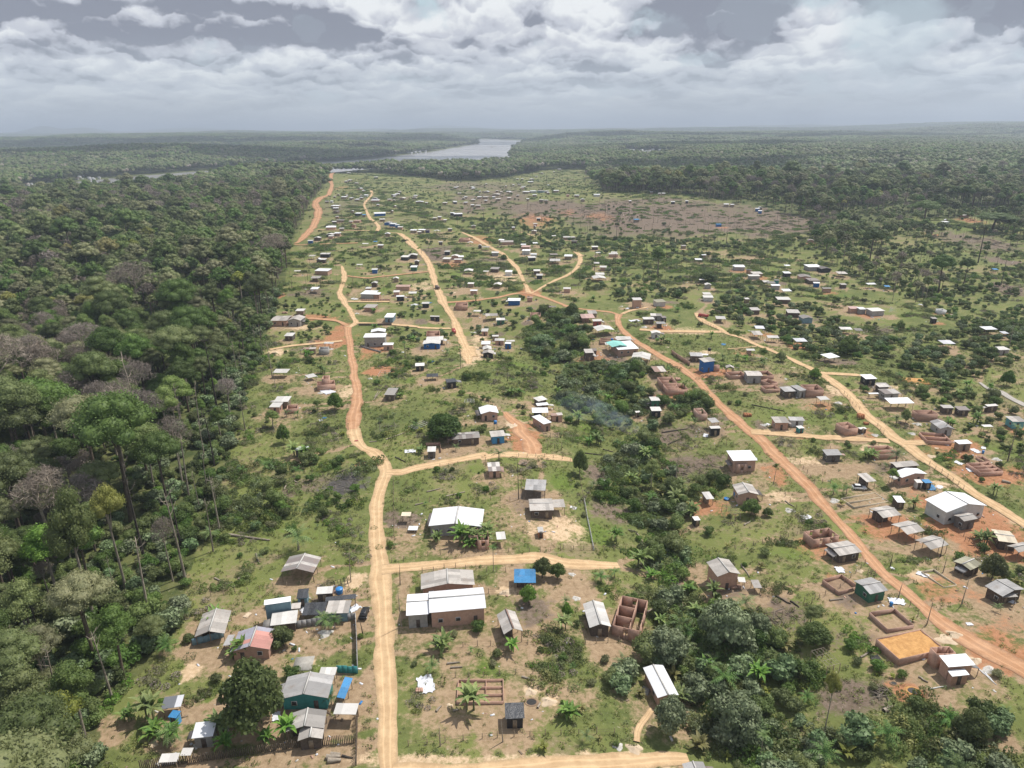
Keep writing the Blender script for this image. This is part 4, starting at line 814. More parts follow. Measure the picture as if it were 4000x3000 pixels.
thin |= in_poly(X, Y, zp([(200,900),(420,880),(460,1200),(380,1440),(210,1400)])) & (RS.rand(len(X)) < .45)
thin |= in_poly(X, Y, zp([(1080,360),(1300,360),(1300,420),(1080,400)])) & (RS.rand(len(X)) < .75)
ok &= ~thin
for gx_, gy_, gr in USED: ok &= np.hypot(pts[:, 0]-gx_, pts[:, 1]-gy_) > gr*.6+1.5
gapn = vnoise(pts[:, 0], pts[:, 1], 55, 61)*.6+vnoise(pts[:, 0], pts[:, 1], 20, 62)*.4; ok &= ~((gapn < .30) & (pts[:, 1] > 300)); easty = (X > 2900) & (Y > 640) & (Y < 1150); ok &= ~(easty & (gapn < .52) & (RS.rand(len(X)) < .85))
P_ = pts[ok]; X, Y, Z_ = X[ok], Y[ok], Z_[ok]
nv = vnoise(P_[:, 0], P_[:, 1], 60, 31); nw = RS.rand(len(P_))
kind = np.where(nw < .20, K_DARK[0], np.where(nw < .32, K_DARK[1], np.where(nw < .47, K_MID[0], np.where(nw < .60, K_MID[1], np.where(nw < .70, K_MID[2], np.where(nw < .86, K_OLIVE[0], K_OLIVE[1]))))))
nn = RS.rand(len(P_)); near = P_[:, 1] < 420
kind = np.where((nn < .34) & (nv > .5), RS.choice(K_BARE, len(P_)), kind); kind = np.where((nn > .955) & near, K_BRIGHT[0], kind); kind = np.where((nn > .985), K_YELLOW[0], kind)
kind = np.where((nn > .84) & (nn < .9) & (P_[:, 1] < 260), K_BRIGHT[0], kind)
scl = RS.uniform(.55, 1.18, len(P_))*np.where(RS.rand(len(P_)) < .07, 1.35, 1)*(1+(vnoise(P_[:, 0], P_[:, 1], 140, 33)-.5)*.35); MARG = zp([(225,1560),(398,1345),(402,1250),(440,1160),(478,1060),(498,960),(528,870),(556,785),(585,700),(540,690),(480,800),(420,900),(370,1040),(340,1200),(330,1330),(200,1470)])
scl = np.where(in_poly(X, Y, MARG), scl*RS.uniform(.38, .8, len(P_)), scl); scl = np.where(in_poly(X, Y, RLAND) | in_poly(X, Y, OUTER) | in_poly(X, Y, RL2), scl*.62, scl)
rot = RS.uniform(0, 6.28, len(P_))
infr = (X > -60) & (X < 4060) & (Y < 3350) & (P_[:, 1] > 62)
dist = np.hypot(P_[:, 0], P_[:, 1]); order = np.argsort(np.where(infr, dist, 1e9))
NEARN = 215; ni = order[:NEARN]; far = np.ones(len(P_), bool); far[ni] = False
KD = {**{k: ('dark green forest tree', 'dark') for k in K_DARK}, **{k: ('mid green forest tree', 'mid green') for k in K_MID}, **{k: ('olive crowned forest tree', 'olive') for k in K_OLIVE}, K_BRIGHT[0]: ('fresh green forest tree', 'fresh green'), K_YELLOW[0]: ('yellow-green forest tree', 'yellow-green'), **{k: ('leafless greyish forest tree', 'leafless') for k in K_BARE}}
for i in ni:
    cm, tm, _, hh = KINDS[kind[i]]
    place('forest_tree', [('crown', cm), ('trunk', tm)], (P_[i, 0], P_[i, 1], Z_[i]), scl[i], rot[i], KD[kind[i]][0], 'tree', 'trees of the near forest, '+KD[kind[i]][1])
def scatter(name, label, P, K, S, Rr, srcs):
    """one object that carries many small plants: points with kind, turn and size"""
    me = bpy.data.meshes.new(name); me.vertices.add(len(P)); me.vertices.foreach_set('co', np.asarray(P, float).ravel())
    for nm, ty, v in (('kind', 'INT', np.asarray(K, int)), ('turn', 'FLOAT', np.asarray(Rr, float)), ('size', 'FLOAT', np.asarray(S, float))):
        a = me.attributes.new(nm, ty, 'POINT'); a.data.foreach_set('value', v)
    o = link(name, me); ng = bpy.data.node_groups.new(name, 'GeometryNodeTree')
    ng.interface.new_socket('Geometry', in_out='INPUT', socket_type='NodeSocketGeometry'); ng.interface.new_socket('Geometry', in_out='OUTPUT', socket_type='NodeSocketGeometry')
    gi = ng.nodes.new('NodeGroupInput'); go = ng.nodes.new('NodeGroupOutput'); jn = ng.nodes.new('GeometryNodeJoinGeometry')
    def attr(nm, ty):
        n = ng.nodes.new('GeometryNodeInputNamedAttribute'); n.data_type = ty; n.inputs['Name'].default_value = nm; return [s for s in n.outputs if s.enabled and s.name == 'Attribute'][0]
    ak, ar, as_ = attr('kind', 'INT'), attr('turn', 'FLOAT'), attr('size', 'FLOAT')
    cx = ng.nodes.new('ShaderNodeCombineXYZ'); ng.links.new(ar, cx.inputs[2])
    for i, s in enumerate(srcs):
        cp = ng.nodes.new('FunctionNodeCompare'); cp.data_type = 'INT'; cp.operation = 'EQUAL'
        ia = [q for q in cp.inputs if q.enabled]; ng.links.new(ak, ia[0]); ia[1].default_value = i
        oi = ng.nodes.new('GeometryNodeObjectInfo'); oi.inputs['Object'].default_value = s; oi.inputs['As Instance'].default_value = False
        ip = ng.nodes.new('GeometryNodeInstanceOnPoints'); ng.links.new(gi.outputs[0], ip.inputs['Points']); ng.links.new(cp.outputs[0], ip.inputs['Selection']); ng.links.new(oi.outputs['Geometry'], ip.inputs['Instance'])
        ng.links.new(cx.outputs[0], ip.inputs['Rotation']); ng.links.new(as_, ip.inputs['Scale']); ng.links.new(ip.outputs[0], jn.inputs[0])
    ng.links.new(jn.outputs[0], go.inputs[0]); md = o.modifiers.new('plants', 'NODES'); md.node_group = ng
    return tag(o, label, None, None, 'stuff')
fp = far; kf = kind+np.where(dist < 430, len(KINDS), 0)
scatter('forest', 'dense rainforest trees covering the land around the clearing', np.stack([P_[fp, 0], P_[fp, 1], Z_[fp]], 1), kf[fp], scl[fp], rot[fp], [k[2] for k in KINDS]+[joined(k[0], k[1]) for k in KINDS])
p2_ = sample(34, 1440, 4200, .35, .83, 120); ok, X, Y, Z2 = keep_wood(p2_); ok &= seg_dist(p2_[:, 0], p2_[:, 1], RIVW, True)*np.where(in_poly(p2_[:, 0], p2_[:, 1], RIVW), -1, 1) > 26; A2 = np.stack([p2_[:, 0], p2_[:, 1], Z2-2], 1)[ok]
p3_ = sample(88, 4180, 15500, .35, .83, 200); ok, X, Y, Z3 = keep_wood(p3_); ok &= ~in_poly(p3_[:, 0], p3_[:, 1], RIVW) & (seg_dist(p3_[:, 0], p3_[:, 1], RIVW, True) > 60); A3 = np.stack([p3_[:, 0], p3_[:, 1], Z3-4], 1)[ok]
AA = np.vstack([A2, A3]); kk = np.concatenate([RS.randint(0, 4, len(A2)), 4+RS.randint(0, 3, len(A3))]); ss = np.concatenate([RS.uniform(.85, 1.25, len(A2)), RS.uniform(.8, 1.2, len(A3))])
scatter('far_forest', 'hazy unbroken forest canopy reaching to the horizon', AA, kk, ss, RS.uniform(0, 6.28, len(AA)), PAT+BPAT)
# ---- thickets: bushes inside the clearing and below the near trees
BZ = [(zp([(380,1425),(415,1300),(400,1240),(440,1180),(640,1130),(650,1060),(560,1010),(480,1010),(520,900),(560,800),(590,690),(635,560),(600,545),(540,640),(480,760),(420,900),(330,980),(300,1200),(270,1430)]), .85, (6,2,1,2,4,2,15,13,12,7,8,9,12)),
 (zp([(210,1659),(215,1560),(250,1500),(330,1440),(420,1420),(420,1350),(380,1300),(200,1300),(-60,1400),(-60,1659)]), .95, (3,5,6,2,1,9,3)),
 (zp([(1300,1470),(1385,1400),(1400,1330),(1430,1290),(1480,1240),(1560,1260),(1640,1330),(1700,1400),(1790,1480),(1790,1560),(1850,1590),(1990,1560),(2212,1530),(2212,1720),(1380,1720),(1400,1600),(1350,1560),(1340,1500)]), .95, (5,0,1,3,2,9,10,6,15,13)),
 (zp([(1300,1010),(1400,940),(1440,990),(1470,1050),(1590,1030),(1600,1050),(1500,1090),(1470,1160),(1480,1230),(1400,1220),(1370,1150),(1290,1080)]), .85, (0,1,5,2,3,9,10,15,13)),
 (zp([(1200,810),(1260,770),(1400,790),(1510,850),(1530,890),(1400,930),(1290,920),(1200,870)]), .8, (0,1,5,3,9,10,2,15)),
 (zp([(1130,700),(1190,665),(1280,690),(1290,760),(1240,800),(1150,770)]), .9, (0,3,1,5,9,2,15)),
 (zp([(1000,480),(1300,440),(1560,520),(1700,520),(1690,560),(1560,570),(1400,560),(1200,545),(1060,510)]), .6, (0,6,1,4)),
 (zp([(1480,600),(1330,560),(1240,610),(1380,660),(1480,640)]), .55, (0,1,6,4)),
 (zp([(1480,740),(1600,600),(1780,680),(1900,740),(2212,700),(2212,780),(2060,830),(1900,790),(1760,780),(1620,700)]), .5, (0,1,6,4)),
 (zp([(2060,700),(2212,660),(2212,740),(2080,730)]), .8, (0,6,1)),
 (zp([(1900,880),(2060,830),(2140,860),(2212,900),(2212,980),(2080,960),(1990,930)]), .55, (1,0,2,5)),
 (zp([(740,530),(900,500),(990,560),(990,620),(880,640),(780,640),(740,580)]), .42, (0,1,4)),
 (zp([(740,640),(640,640),(590,700),(600,760),(700,800),(740,760)]), .28, (0,1,2)),
 (zp([(430,1010),(640,985),(790,1000),(800,1060),(700,1120),(560,1130),(440,1120)]), .6, (1,0,4,5,7,9,12,13,15)),
 (zp([(850,640),(1010,620),(1180,640),(1150,720),(1000,750),(860,740)]), .22, (0,1,6)),
 (zp([(860,380),(1300,380),(1330,470),(1000,470),(860,420)]), .3, (6,4,0)),
 (zp([(1700,520),(1800,470),(2212,500),(2212,640),(2050,690),(1950,640),(1780,610)]), .5, (0,6,1,5)),
 (zp([(780,330),(700,500),(640,560),(620,520),(690,400)]), .1, (1,)),
 (zp([(470,1400),(640,1380),(640,1560),(530,1480),(420,1500)]), .5, (0,1,5))]
bp = sample(2.15, 88, 470, .5, .80, 30); z_ = height(bp[:, 0], bp[:, 1]); X, Y, _ = project(bp[:, 0], bp[:, 1], z_)
BX, BY = X, Y
pb = np.zeros(len(bp)); bk = np.zeros(len(bp), int)
for poly_, dn, ks in BZ:
    i_ = in_poly(X, Y, poly_); pb = np.where(i_, dn, pb); bk = np.where(i_, RS.choice(ks, len(bp)), bk)
gen = (pb == 0) & in_poly(X, Y, CLEAR); nz = vnoise(bp[:, 0], bp[:, 1], 16, 41)*.6+vnoise(bp[:, 0], bp[:, 1], 5, 42)*.4
bk = np.where(gen, RS.choice([1, 4, 0, 2, 7, 8, 9, 10, 8, 12, 12, 14, 14, 13], len(bp)), bk)
woodp = ~in_poly(X, Y, CLEAR)
prob = np.where(gen, np.where(nz > .58, .24, .020), pb*.42*(nz*.9+.55)); prob = np.where(woodp, np.maximum(np.where(bp[:, 1] < 280, .40, .26), pb*.45), prob); bk = np.where(woodp, RS.choice([0, 1, 5, 6, 3, 2, 4], len(bp)), bk)
sel = (RS.rand(len(bp)) < prob) & road_clear(bp[:, 0], bp[:, 1], 1.2)
def thick2(y0, y1, step, mul):
    q = sample(step, y0, y1, .5, .8, 30); z = height(q[:, 0], q[:, 1]); X, Y, _ = project(q[:, 0], q[:, 1], z); pb = np.zeros(len(q)); kk = np.zeros(len(q), int)
    for poly_, dn, ks in BZ:
        i_ = in_poly(X, Y, poly_); pb = np.where(i_, dn, pb); kk = np.where(i_, RS.choice(ks, len(q)), kk)
    gen = (pb == 0) & in_poly(X, Y, CLEAR); nz = vnoise(q[:, 0], q[:, 1], 30, 43)*.6+vnoise(q[:, 0], q[:, 1], 9, 44)*.4
    kk = np.where(gen | (RS.rand(len(q)) < .4), RS.choice([1, 7, 8, 11, 12, 12, 13, 13, 14, 14, 15, 15], len(q)), kk); kk = np.where((RS.rand(len(q)) < .05), 11, kk); pr = np.where(gen, np.where(nz > .52, .62, .10)*(1.25 if y0 > 700 else 1), pb*mul*(nz+.5)); pr = np.where(in_poly(X, Y, CLEAR), pr, np.where((X > 2900) & (Y > 640), .4, .12))
    s = (RS.rand(len(q)) < pr) & road_clear(q[:, 0], q[:, 1], 1.5); return np.stack([q[:, 0], q[:, 1], z], 1)[s], kk[s], X[s], Y[s]
BP, BK, BXY = np.stack([bp[:, 0], bp[:, 1], z_], 1)[sel], bk[sel], np.stack([X, Y], 1)[sel]
for yA, yB, st_, mu_ in ((470, 760, 3.2, .45), (760, 1250, 4.2, .55), (1250, 2300, 6.5, .8)):
    q2, k2, X2, Y2 = thick2(yA, yB, st_, mu_); BP = np.vstack([BP, q2]); BK = np.concatenate([BK, k2]); BXY = np.vstack([BXY, np.stack([X2, Y2], 1)])
# ---------------------------------------------------------------- building materials
def sheet_mat(name, c, vr=.35, rough=.7, stain=.4, spec=.3, c3=None, metal=0.0):
    m, t, out = material(name); tc = t.n.new('ShaderNodeTexCoord'); P = tc.outputs['Object']
    sh = t.node('ShaderNodeAttribute', {'attribute_name': 'shade'}).outputs['Fac']; oi = t.n.new('ShaderNodeObjectInfo')
    f = t.noise(P, .8, 5, .7); g = t.noise(P, 5, 3, .7); uv = t.n.new('ShaderNodeUVMap')
    base = t.mix(sh, tuple(k*(1-vr) for k in c[:3])+(1,), tuple(min(.92, k*(1+vr*.4)) for k in c[:3])+(1,))
    if c3: base = t.mix(t.math('GREATER_THAN', t.math('FRACT', t.math('MULTIPLY', sh, 7.3)), .66), base, c3)
    base = t.mix(t.math('MULTIPLY', t.ramp(f, .45, .68), stain), base, tuple(k*.5 for k in c[:3])+(1,))
    base = t.mix(t.math('MULTIPLY', t.ramp(t.noise(P, .45, 4, .65), .52, .72), stain*.9), base, (.27, .185, .13, 1))
    h = t.node('ShaderNodeHueSaturation', None, Color=base); t.l.new(t.ramp(oi.outputs['Random'], 0, 1, .86, 1.08, False), h.inputs['Value'])
    tp = name in ('r_blue', 'r_black'); finish(t, out, h.outputs[0], rough, f if tp else g, .35 if tp else .03, .8 if tp else .3, spec, metal); M[name] = m
sheet_mat('r_fibro', (.47,.435,.40,1)); sheet_mat('r_grey', (.40,.39,.385,1)); sheet_mat('r_white', (.80,.81,.83,1), .08, .45, .06, .5); sheet_mat('r_pale', (.62,.60,.57,1), .2, .6, .2)
sheet_mat('r_patch', (.50,.47,.44,1), .6, .75, .5, c3=(.22,.19,.18,1)); sheet_mat('r_dark', (.17,.155,.15,1), .4, .8, .4); sheet_mat('r_black', (.045,.048,.055,1), .5, .38, .1, .6)
sheet_mat('r_blue', (.06,.27,.55,1), .3, .5, .35); sheet_mat('r_teal', (.28,.62,.56,1), .12, .6, .15); sheet_mat('r_rust', (.44,.30,.25,1), .4, .8, .5, c3=(.55,.50,.46,1)); sheet_mat('r_pink', (.58,.40,.36,1), .25, .8, .3)
sheet_mat('r_red', (.55,.27,.23,1), .3, .65, .3, c3=(.36,.36,.42,1)); sheet_mat('r_stripe', (.62,.63,.66,1), .1, .45, .2, c3=(.16,.17,.19,1)); sheet_mat('r_cream', (.62,.54,.42,1), .2, .8, .3); sheet_mat('r_moss', (.42,.40,.30,1), .4, .85, .5)
def wall_mat(name, c, c2, sc=1.2, rows=None, rough=.9, planks=False):
    m, t, out = material(name); tc = t.n.new('ShaderNodeTexCoord'); P = tc.outputs['Object']; oi = t.n.new('ShaderNodeObjectInfo')
    f = t.noise(P, sc, 5, .7); col = t.mix(t.ramp(f, .3, .7), c, c2); px_, py_, pz_ = t.sep(P)
    q = t.math('FRACT', t.math('MULTIPLY', t.math('ADD', px_, py_), 4.0)) if planks else (t.math('FRACT', t.math('MULTIPLY', pz_, rows)) if rows else None)
    if q is not None: col = t.mix(t.math('MULTIPLY', t.ramp(q, .82, .9), .45), col, tuple(k*(.45 if planks else 1.35) for k in c[:3])+(1,))
    h = t.node('ShaderNodeHueSaturation', None, Color=col); t.l.new(t.ramp(oi.outputs['Random'], 0, 1, .85, 1.12, False), h.inputs['Value'])
    finish(t, out, h.outputs[0], rough, f, .03, .4, .2); M[name] = m
wall_mat('w_brick', (.52,.33,.25,1), (.40,.25,.19,1), 1.2, 2.5); wall_mat('w_pinkb', (.50,.33,.26,1), (.40,.27,.21,1), 1.0, 2.5); wall_mat('w_render', (.40,.39,.37,1), (.29,.28,.27,1)); wall_mat('w_wood', (.15,.12,.10,1), (.09,.07,.058,1), 2, None, .9, True)
wall_mat('w_plank', (.36,.29,.21,1), (.25,.19,.14,1), 2, None, .9, True); wall_mat('w_blue', (.035,.15,.42,1), (.03,.12,.34,1), 1, None, .7, True); wall_mat('w_paleblue', (.22,.34,.40,1), (.17,.27,.33,1), 1, None, .6, True); wall_mat('w_white', (.66,.66,.64,1), (.52,.52,.5,1), .6)
wall_mat('w_teal', (.07,.32,.31,1), (.05,.24,.24,1), 1, None, .7, True); wall_mat('w_turq', (.17,.42,.45,1), (.13,.34,.37,1), 1, None, .7, True); wall_mat('w_black', (.03,.031,.035,1), (.05,.05,.055,1), .8, None, .5); wall_mat('w_green', (.07,.20,.13,1), (.05,.14,.09,1), 1, None, .8, True); wall_mat('w_red', (.42,.11,.10,1), (.33,.09,.08,1), 1, None, .8, True)
wall_mat('w_bright', (.10,.36,.66,1), (.08,.30,.56,1), 1, None, .7, True); wall_mat('w_purple', (.10,.09,.20,1), (.07,.06,.15,1), 1); wall_mat('w_orange', (.45,.20,.10,1), (.35,.15,.08,1), 1, None, .9, True); wall_mat('w_stone', (.17,.16,.15,1), (.10,.095,.09,1), 1.5, 2.0); wall_mat('w_block', (.60,.52,.38,1), (.50,.42,.31,1), 1)
M['glassdark'] = simple('glassdark', (.02,.022,.025,1), (.035,.035,.04,1), 1, .3, .6, bump=False); M['timber'] = simple('timber', (.30,.23,.16,1), (.18,.13,.09,1), 2, .9); M['frame_white'] = simple('frame_white', (.62,.62,.6,1), (.5,.5,.48,1), 1, .6)
M['sandfill'] = simple('sandfill', (.60,.34,.13,1), (.42,.22,.08,1), .8, .95); M['sandpale'] = simple('sandpale', (.62,.50,.36,1), (.52,.40,.28,1), .7, .95); M['rubble'] = simple('rubble', (.62,.60,.56,1), (.42,.39,.35,1), 2.5, .9); M['earthfloor'] = simple('earthfloor', (.30,.21,.135,1), (.22,.15,.10,1), .8, .95)
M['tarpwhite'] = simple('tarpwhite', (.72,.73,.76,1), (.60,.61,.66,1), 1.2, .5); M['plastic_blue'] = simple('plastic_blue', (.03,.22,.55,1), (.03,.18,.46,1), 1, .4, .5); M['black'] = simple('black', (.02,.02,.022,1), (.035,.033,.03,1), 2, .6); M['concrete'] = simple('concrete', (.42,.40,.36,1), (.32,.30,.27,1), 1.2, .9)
ROOFW = {'fibro': 'grey-beige corrugated roof', 'grey': 'grey sheet roof', 'white': 'bright white metal roof', 'pale': 'pale sheet roof', 'patch': 'patchy weathered roof', 'dark': 'dark weathered roof', 'black': 'black tarpaulin roof', 'blue': 'blue tarpaulin roof', 'teal': 'turquoise roof', 'rust': 'rusty roof', 'pink': 'pinkish roof', 'red': 'red roof', 'stripe': 'striped roof', 'cream': 'cream roof', 'moss': 'mossy roof'}
WALLW = {'brick': 'brick', 'pinkb': 'pale brick', 'render': 'grey walled', 'wood': 'dark wooden', 'plank': 'plank', 'blue': 'blue', 'paleblue': 'pale blue', 'white': 'white walled', 'teal': 'teal', 'turq': 'turquoise', 'black': 'black sheeted', 'green': 'green', 'red': 'red', 'bright': 'bright blue', 'purple': 'purple', 'orange': 'orange wooden', 'stone': 'dark block', 'block': 'pale block'}
FOOT = []
def slope(b, A, B_, C_, D_, det, rnd, m=0, th=.025):
    """corrugated sheets laid on the plane A-B (eave) to D-C (ridge)"""
    A, B_, C_, D_ = map(Vector, (A, B_, C_, D_)); n = (B_-A).cross(D_-A).normalized()
    if n.z < 0: n = -n
    Lu = (B_-A).length; Lv = (D_-A).length
    nu = max(1, int(Lu/(1.1 if det > 1 else 2.2))) if det else 1; nv = 2 if det > 1 and Lv > 5 else 1
    f = lambda u, v: (A.lerp(B_, u)).lerp(D_.lerp(C_, u), v)
    for j in range(nv):
        for i in range(nu): b.quad([f(i/nu, j/nv), f((i+1)/nu, j/nv), f((i+1)/nu, (j+1)/nv), f(i/nu, (j+1)/nv)], m, rnd.random())
    q = [f(0, 0), f(1, 0), f(1, 1), f(0, 1)]; lo = [p-n*.06 for p in q]; hi = [p-n*.004 for p in q]; b.hexa(lo+hi, m, .4)
def wall_seg(b, p, q, z0, z1, th, openings, m=0):
    """a straight wall from p to q with rectangular openings (s0, s1, sill, head)"""
    p, q = Vector((p[0], p[1], 0)), Vector((q[0], q[1], 0)); L = (q-p).length
    if L < .1: return
    d = (q-p)/L; nn = Vector((-d.y, d.x, 0))*th/2
    def blk(s0, s1, a, c):
        if s1-s0 < .02 or c-a < .02: return
        A, B_ = p+d*s0, p+d*s1; r = [A-nn, B_-nn, B_+nn, A+nn]; b.hexa([Vector((v.x, v.y, a)) for v in r]+[Vector((v.x, v.y, c)) for v in r], m)
    s = 0
    for o in sorted(openings):
        if o[0] < s or o[1] > L: continue
        blk(s, o[0], z0, z1); blk(o[0], o[1], z0, o[2]); blk(o[0], o[1], o[3], z1); s = o[1]
    blk(s, L, z0, z1)
def gable_h(rt, hr, u, v, x, y):
    if rt == 'gv': return hr*(1-abs(x-u/2)/(u/2))
    if rt == 'gu': return hr*(1-abs(y-v/2)/(v/2))
    if rt == 's': return hr*y/v
    if rt == 'sn': return hr*(1-y/v)
    if rt == 'sl': return hr*(1-x/u)
    return 0
POST = {}
def post_mesh(h):
    k = round(h*5)/5
    if k not in POST:
        b = MB(); b.tube([(0, 0, -.4), (0, 0, k)], [.09, .075], 5); POST[k] = b.mesh('post', ['timber'])
    return POST[k]
def building(line):
    tk = line.split(' ', 13); c = tk[0]
    x0, y0, x1, y1, x2, y2 = map(float, tk[1:7]); ty, he, hr, rt, rf, wl = tk[7], float(tk[8]), float(tk[9]), tk[10], tk[11], tk[12]; lab = tk[13].strip() if len(tk) > 13 else ''
    X1, Y1 = px(c, (x0+x1)/2, (y0+y1)/2); s = REG[c][2]
    base = HC-1e9
    g = ground(X1, min(Y1+3, 2999)); base = g[2]
    for _ in range(2):
        P0 = lift(c, x0, y0, base, he); P1 = lift(c, x1, y1, base, he); P2 = lift(c, x2, y2, base, he+(hr if rt == 's' else 0))
        cc_ = (P0+P2)/2; base = float(height(cc_[0], cc_[1]))
    u = P1-P0; Lu = np.linalg.norm(u); u = u/Lu; vv = np.array([-u[1], u[0]]); Lv = float(np.dot(P2-P1, vv))
    if Lv < 0: vv = -vv; Lv = -Lv
    far_ = math.hypot(*cc_)
    if far_ > 420: Lv = float(np.clip(Lv, .55*Lu, 1.1*Lu))
    else: Lv = max(Lv, 1.2)
    if far_ > 600: Lv = min(Lv, Lu*.9)
    if np.cross(u, vv) < 0: P0 = P1; u = -u; vv = np.array([-u[1], u[0]])
    rz = math.atan2(u[1], u[0]); rnd = random.Random(int(x0*7+y0*13)); det = 2 if far_ < 230 else (1 if far_ < 420 else 0)
    if ty in 'ho': FOOT.append((P0[0]+u[0]*Lu/2+vv[0]*Lv/2, P0[1]+u[1]*Lu/2+vv[1]*Lv/2, math.hypot(Lu, Lv)/2, u[0], u[1], Lu, Lv))
    else: FOOT.append((P0[0]+u[0]*Lu/2+vv[0]*Lv/2, P0[1]+u[1]*Lu/2+vv[1]*Lv/2, math.hypot(Lu, Lv)/2, u[0], u[1], Lu+1, Lv+1))
    U, V_ = Lu, Lv
    def roof_into(b, dt, m=0):
        z = he; r = hr
        if rt == 'gv':
            slope(b, (0, V_, z), (0, 0, z), (U/2+.05, 0, z+r), (U/2+.05, V_, z+r), dt, rnd, m); slope(b, (U, 0, z), (U, V_, z), (U/2-.03, V_, z+r-.01), (U/2-.03, 0, z+r-.01), dt, rnd, m)
        elif rt == 'gu':
            slope(b, (0, 0, z), (U, 0, z), (U, V_/2+.05, z+r), (0, V_/2+.05, z+r), dt, rnd, m); slope(b, (U, V_, z), (0, V_, z), (0, V_/2-.03, z+r-.01), (U, V_/2-.03, z+r-.01), dt, rnd, m)
        else:
            h_ = lambda x, y: z+gable_h(rt, r, U, V_, x, y); slope(b, (0, 0, h_(0, 0)), (U, 0, h_(U, 0)), (U, V_, h_(U, V_)), (0, V_, h_(0, V_)), dt, rnd, m)
    def wall_into(b, m=0):
        i = min(.45, U*.09, V_*.12); zt = lambda x, y: he+gable_h(rt, hr, U, V_, x, y)-.06
        xs = [i, U/2, U-i] if rt == 'gv' else [i, U-i]; ys = [i, V_/2, V_-i] if rt == 'gu' else [i, V_-i]
        for k in range(len(xs)-1):
            for y in (i, V_-i): b.quad([(xs[k], y, -1.2), (xs[k+1], y, -1.2), (xs[k+1], y, zt(xs[k+1], y)), (xs[k], y, zt(xs[k], y))], m)
        for k in range(len(ys)-1):
            for x in (i, U-i): b.quad([(x, ys[k], -1.2), (x, ys[k+1], -1.2), (x, ys[k+1], zt(x, ys[k+1])), (x, ys[k], zt(x, ys[k]))], m)
        return i
    org = (P0[0], P0[1], base)
    if ty == 'h' and far_ > 640:
        b = MB(); roof_into(b, 0, 0); wall_into(b, 1); me = b.mesh('small_house', ['r_'+rf, 'w_'+wl]); o = link('small_house', me, None, org, rz)
        desc = WALLW[wl]+' shack with '+ROOFW[rf]; tag(o, lab, 'house'); 
        if not lab: TODO.append((o, desc, 'house', 'small houses of the village'))
        else: tag(o, None, None, None)
        return o
    name = {'h': 'brick_house' if wl in ('brick', 'pinkb') else ('house' if wl in ('render', 'white', 'stone', 'block') else 'wooden_house'), 'o': 'open_shelter', 'x': 'unfinished_brick_house', 'f': 'brick_foundation'}[ty]
    e = empty(name, org, rz)
    if ty in 'ho':
        b = MB(); roof_into(b, det); r = b.build('roof', ['r_'+rf], e)
        if det == 2 and rt in ('gv', 'gu') and hr > .3:
            q = MB(); 
            if rt == 'gv': q.hexa([(U/2-.22, 0, he+hr-.02), (U/2+.22, 0, he+hr-.02), (U/2+.22, V_, he+hr-.02), (U/2-.22, V_, he+hr-.02), (U/2-.04, 0, he+hr+.12), (U/2+.04, 0, he+hr+.12), (U/2+.04, V_, he+hr+.12), (U/2-.04, V_, he+hr+.12)])
            else: q.hexa([(0, V_/2-.22, he+hr-.02), (U, V_/2-.22, he+hr-.02), (U, V_/2+.22, he+hr-.02), (0, V_/2+.22, he+hr-.02), (0, V_/2-.04, he+hr+.12), (U, V_/2-.04, he+hr+.12), (U, V_/2+.04, he+hr+.12), (0, V_/2+.04, he+hr+.12)])
            q.build('ridge_cap', ['r_rust' if 'red ridge' in lab else 'r_pale'], r)
    if ty == 'h':
        b = MB(); i = wall_into(b); b.build('wall', ['w_'+wl], e)
        if far_ < 420:
            hh = min(he, 2.9); n = max(1, int(U/3.4)); dk = rnd.randrange(n) if n > 1 else 0
            for k in range(n):
                cx = i+(U-2*i)*(k+.5)/n
                if k == dk:
                    q = MB(); q.box(cx-.42, cx+.42, i-.05, i-.004, -.05, 2.05); q.build('door', ['w_wood' if wl not in ('wood', 'black') else 'w_plank'], e)
                elif U > 3:
                    q = MB(); q.box(cx-.55, cx+.55, i-.06, i-.004, 1.0, 2.05); wn = q.build('window', ['frame_white'], e); q = MB(); q.box(cx-.45, cx+.45, i-.075, i-.063, 1.1, 1.95); q.build('pane', ['glassdark'], wn)
            if V_ > 3.5:
                for sx in (0, 1):
                    q = MB(); xx = (i-.06, i-.004) if sx == 0 else (U-i+.004, U-i+.06); q.box(xx[0], xx[1], V_*.35-.5, V_*.35+.5, 1.0, 2.0); wn = q.build('window', ['frame_white'], e)
                    q = MB(); xx = (i-.075, i-.063) if sx == 0 else (U-i+.063, U-i+.075); q.box(xx[0], xx[1], V_*.35-.4, V_*.35+.4, 1.1, 1.9); q.build('pane', ['glassdark'], wn)
        if far_ < 460 and rnd.random() < .42 and U > 3.5 and not lab.startswith(('big', 'long')):
            sd_ = 1 if rnd.random() < .5 else 0; w_ = rnd.uniform(1.4, 2.6); y0_, y1_ = V_*rnd.uniform(.05, .3), V_*rnd.uniform(.65, .95); zh = min(he, 2.9)-.35; xa, xb = (U-i+.02, U-i+w_) if sd_ else (i-w_, i-.02)
            za, zb = (zh, zh-.45) if sd_ else (zh-.45, zh); b = MB(); b.hexa([(xa, y0_, za-.05), (xb, y0_, zb-.05), (xb, y1_, zb-.05), (xa, y1_, za-.05), (xa, y0_, za), (xb, y0_, zb), (xb, y1_, zb), (xa, y1_, za)], 0, rnd.random())
            ln_ = b.build('side_roof', ['r_'+rnd.choice(['rust', 'pale', 'grey', 'patch', 'dark'])], e)
            for yy in (y0_+.15, y1_-.15): link('post', post_mesh(zh-.5), e, ((xb-.12) if sd_ else (xa+.12), yy, 0))
    elif ty == 'o':
        nx = max(1, round(U/3.2)); ny = max(1, round(V_/3.5))
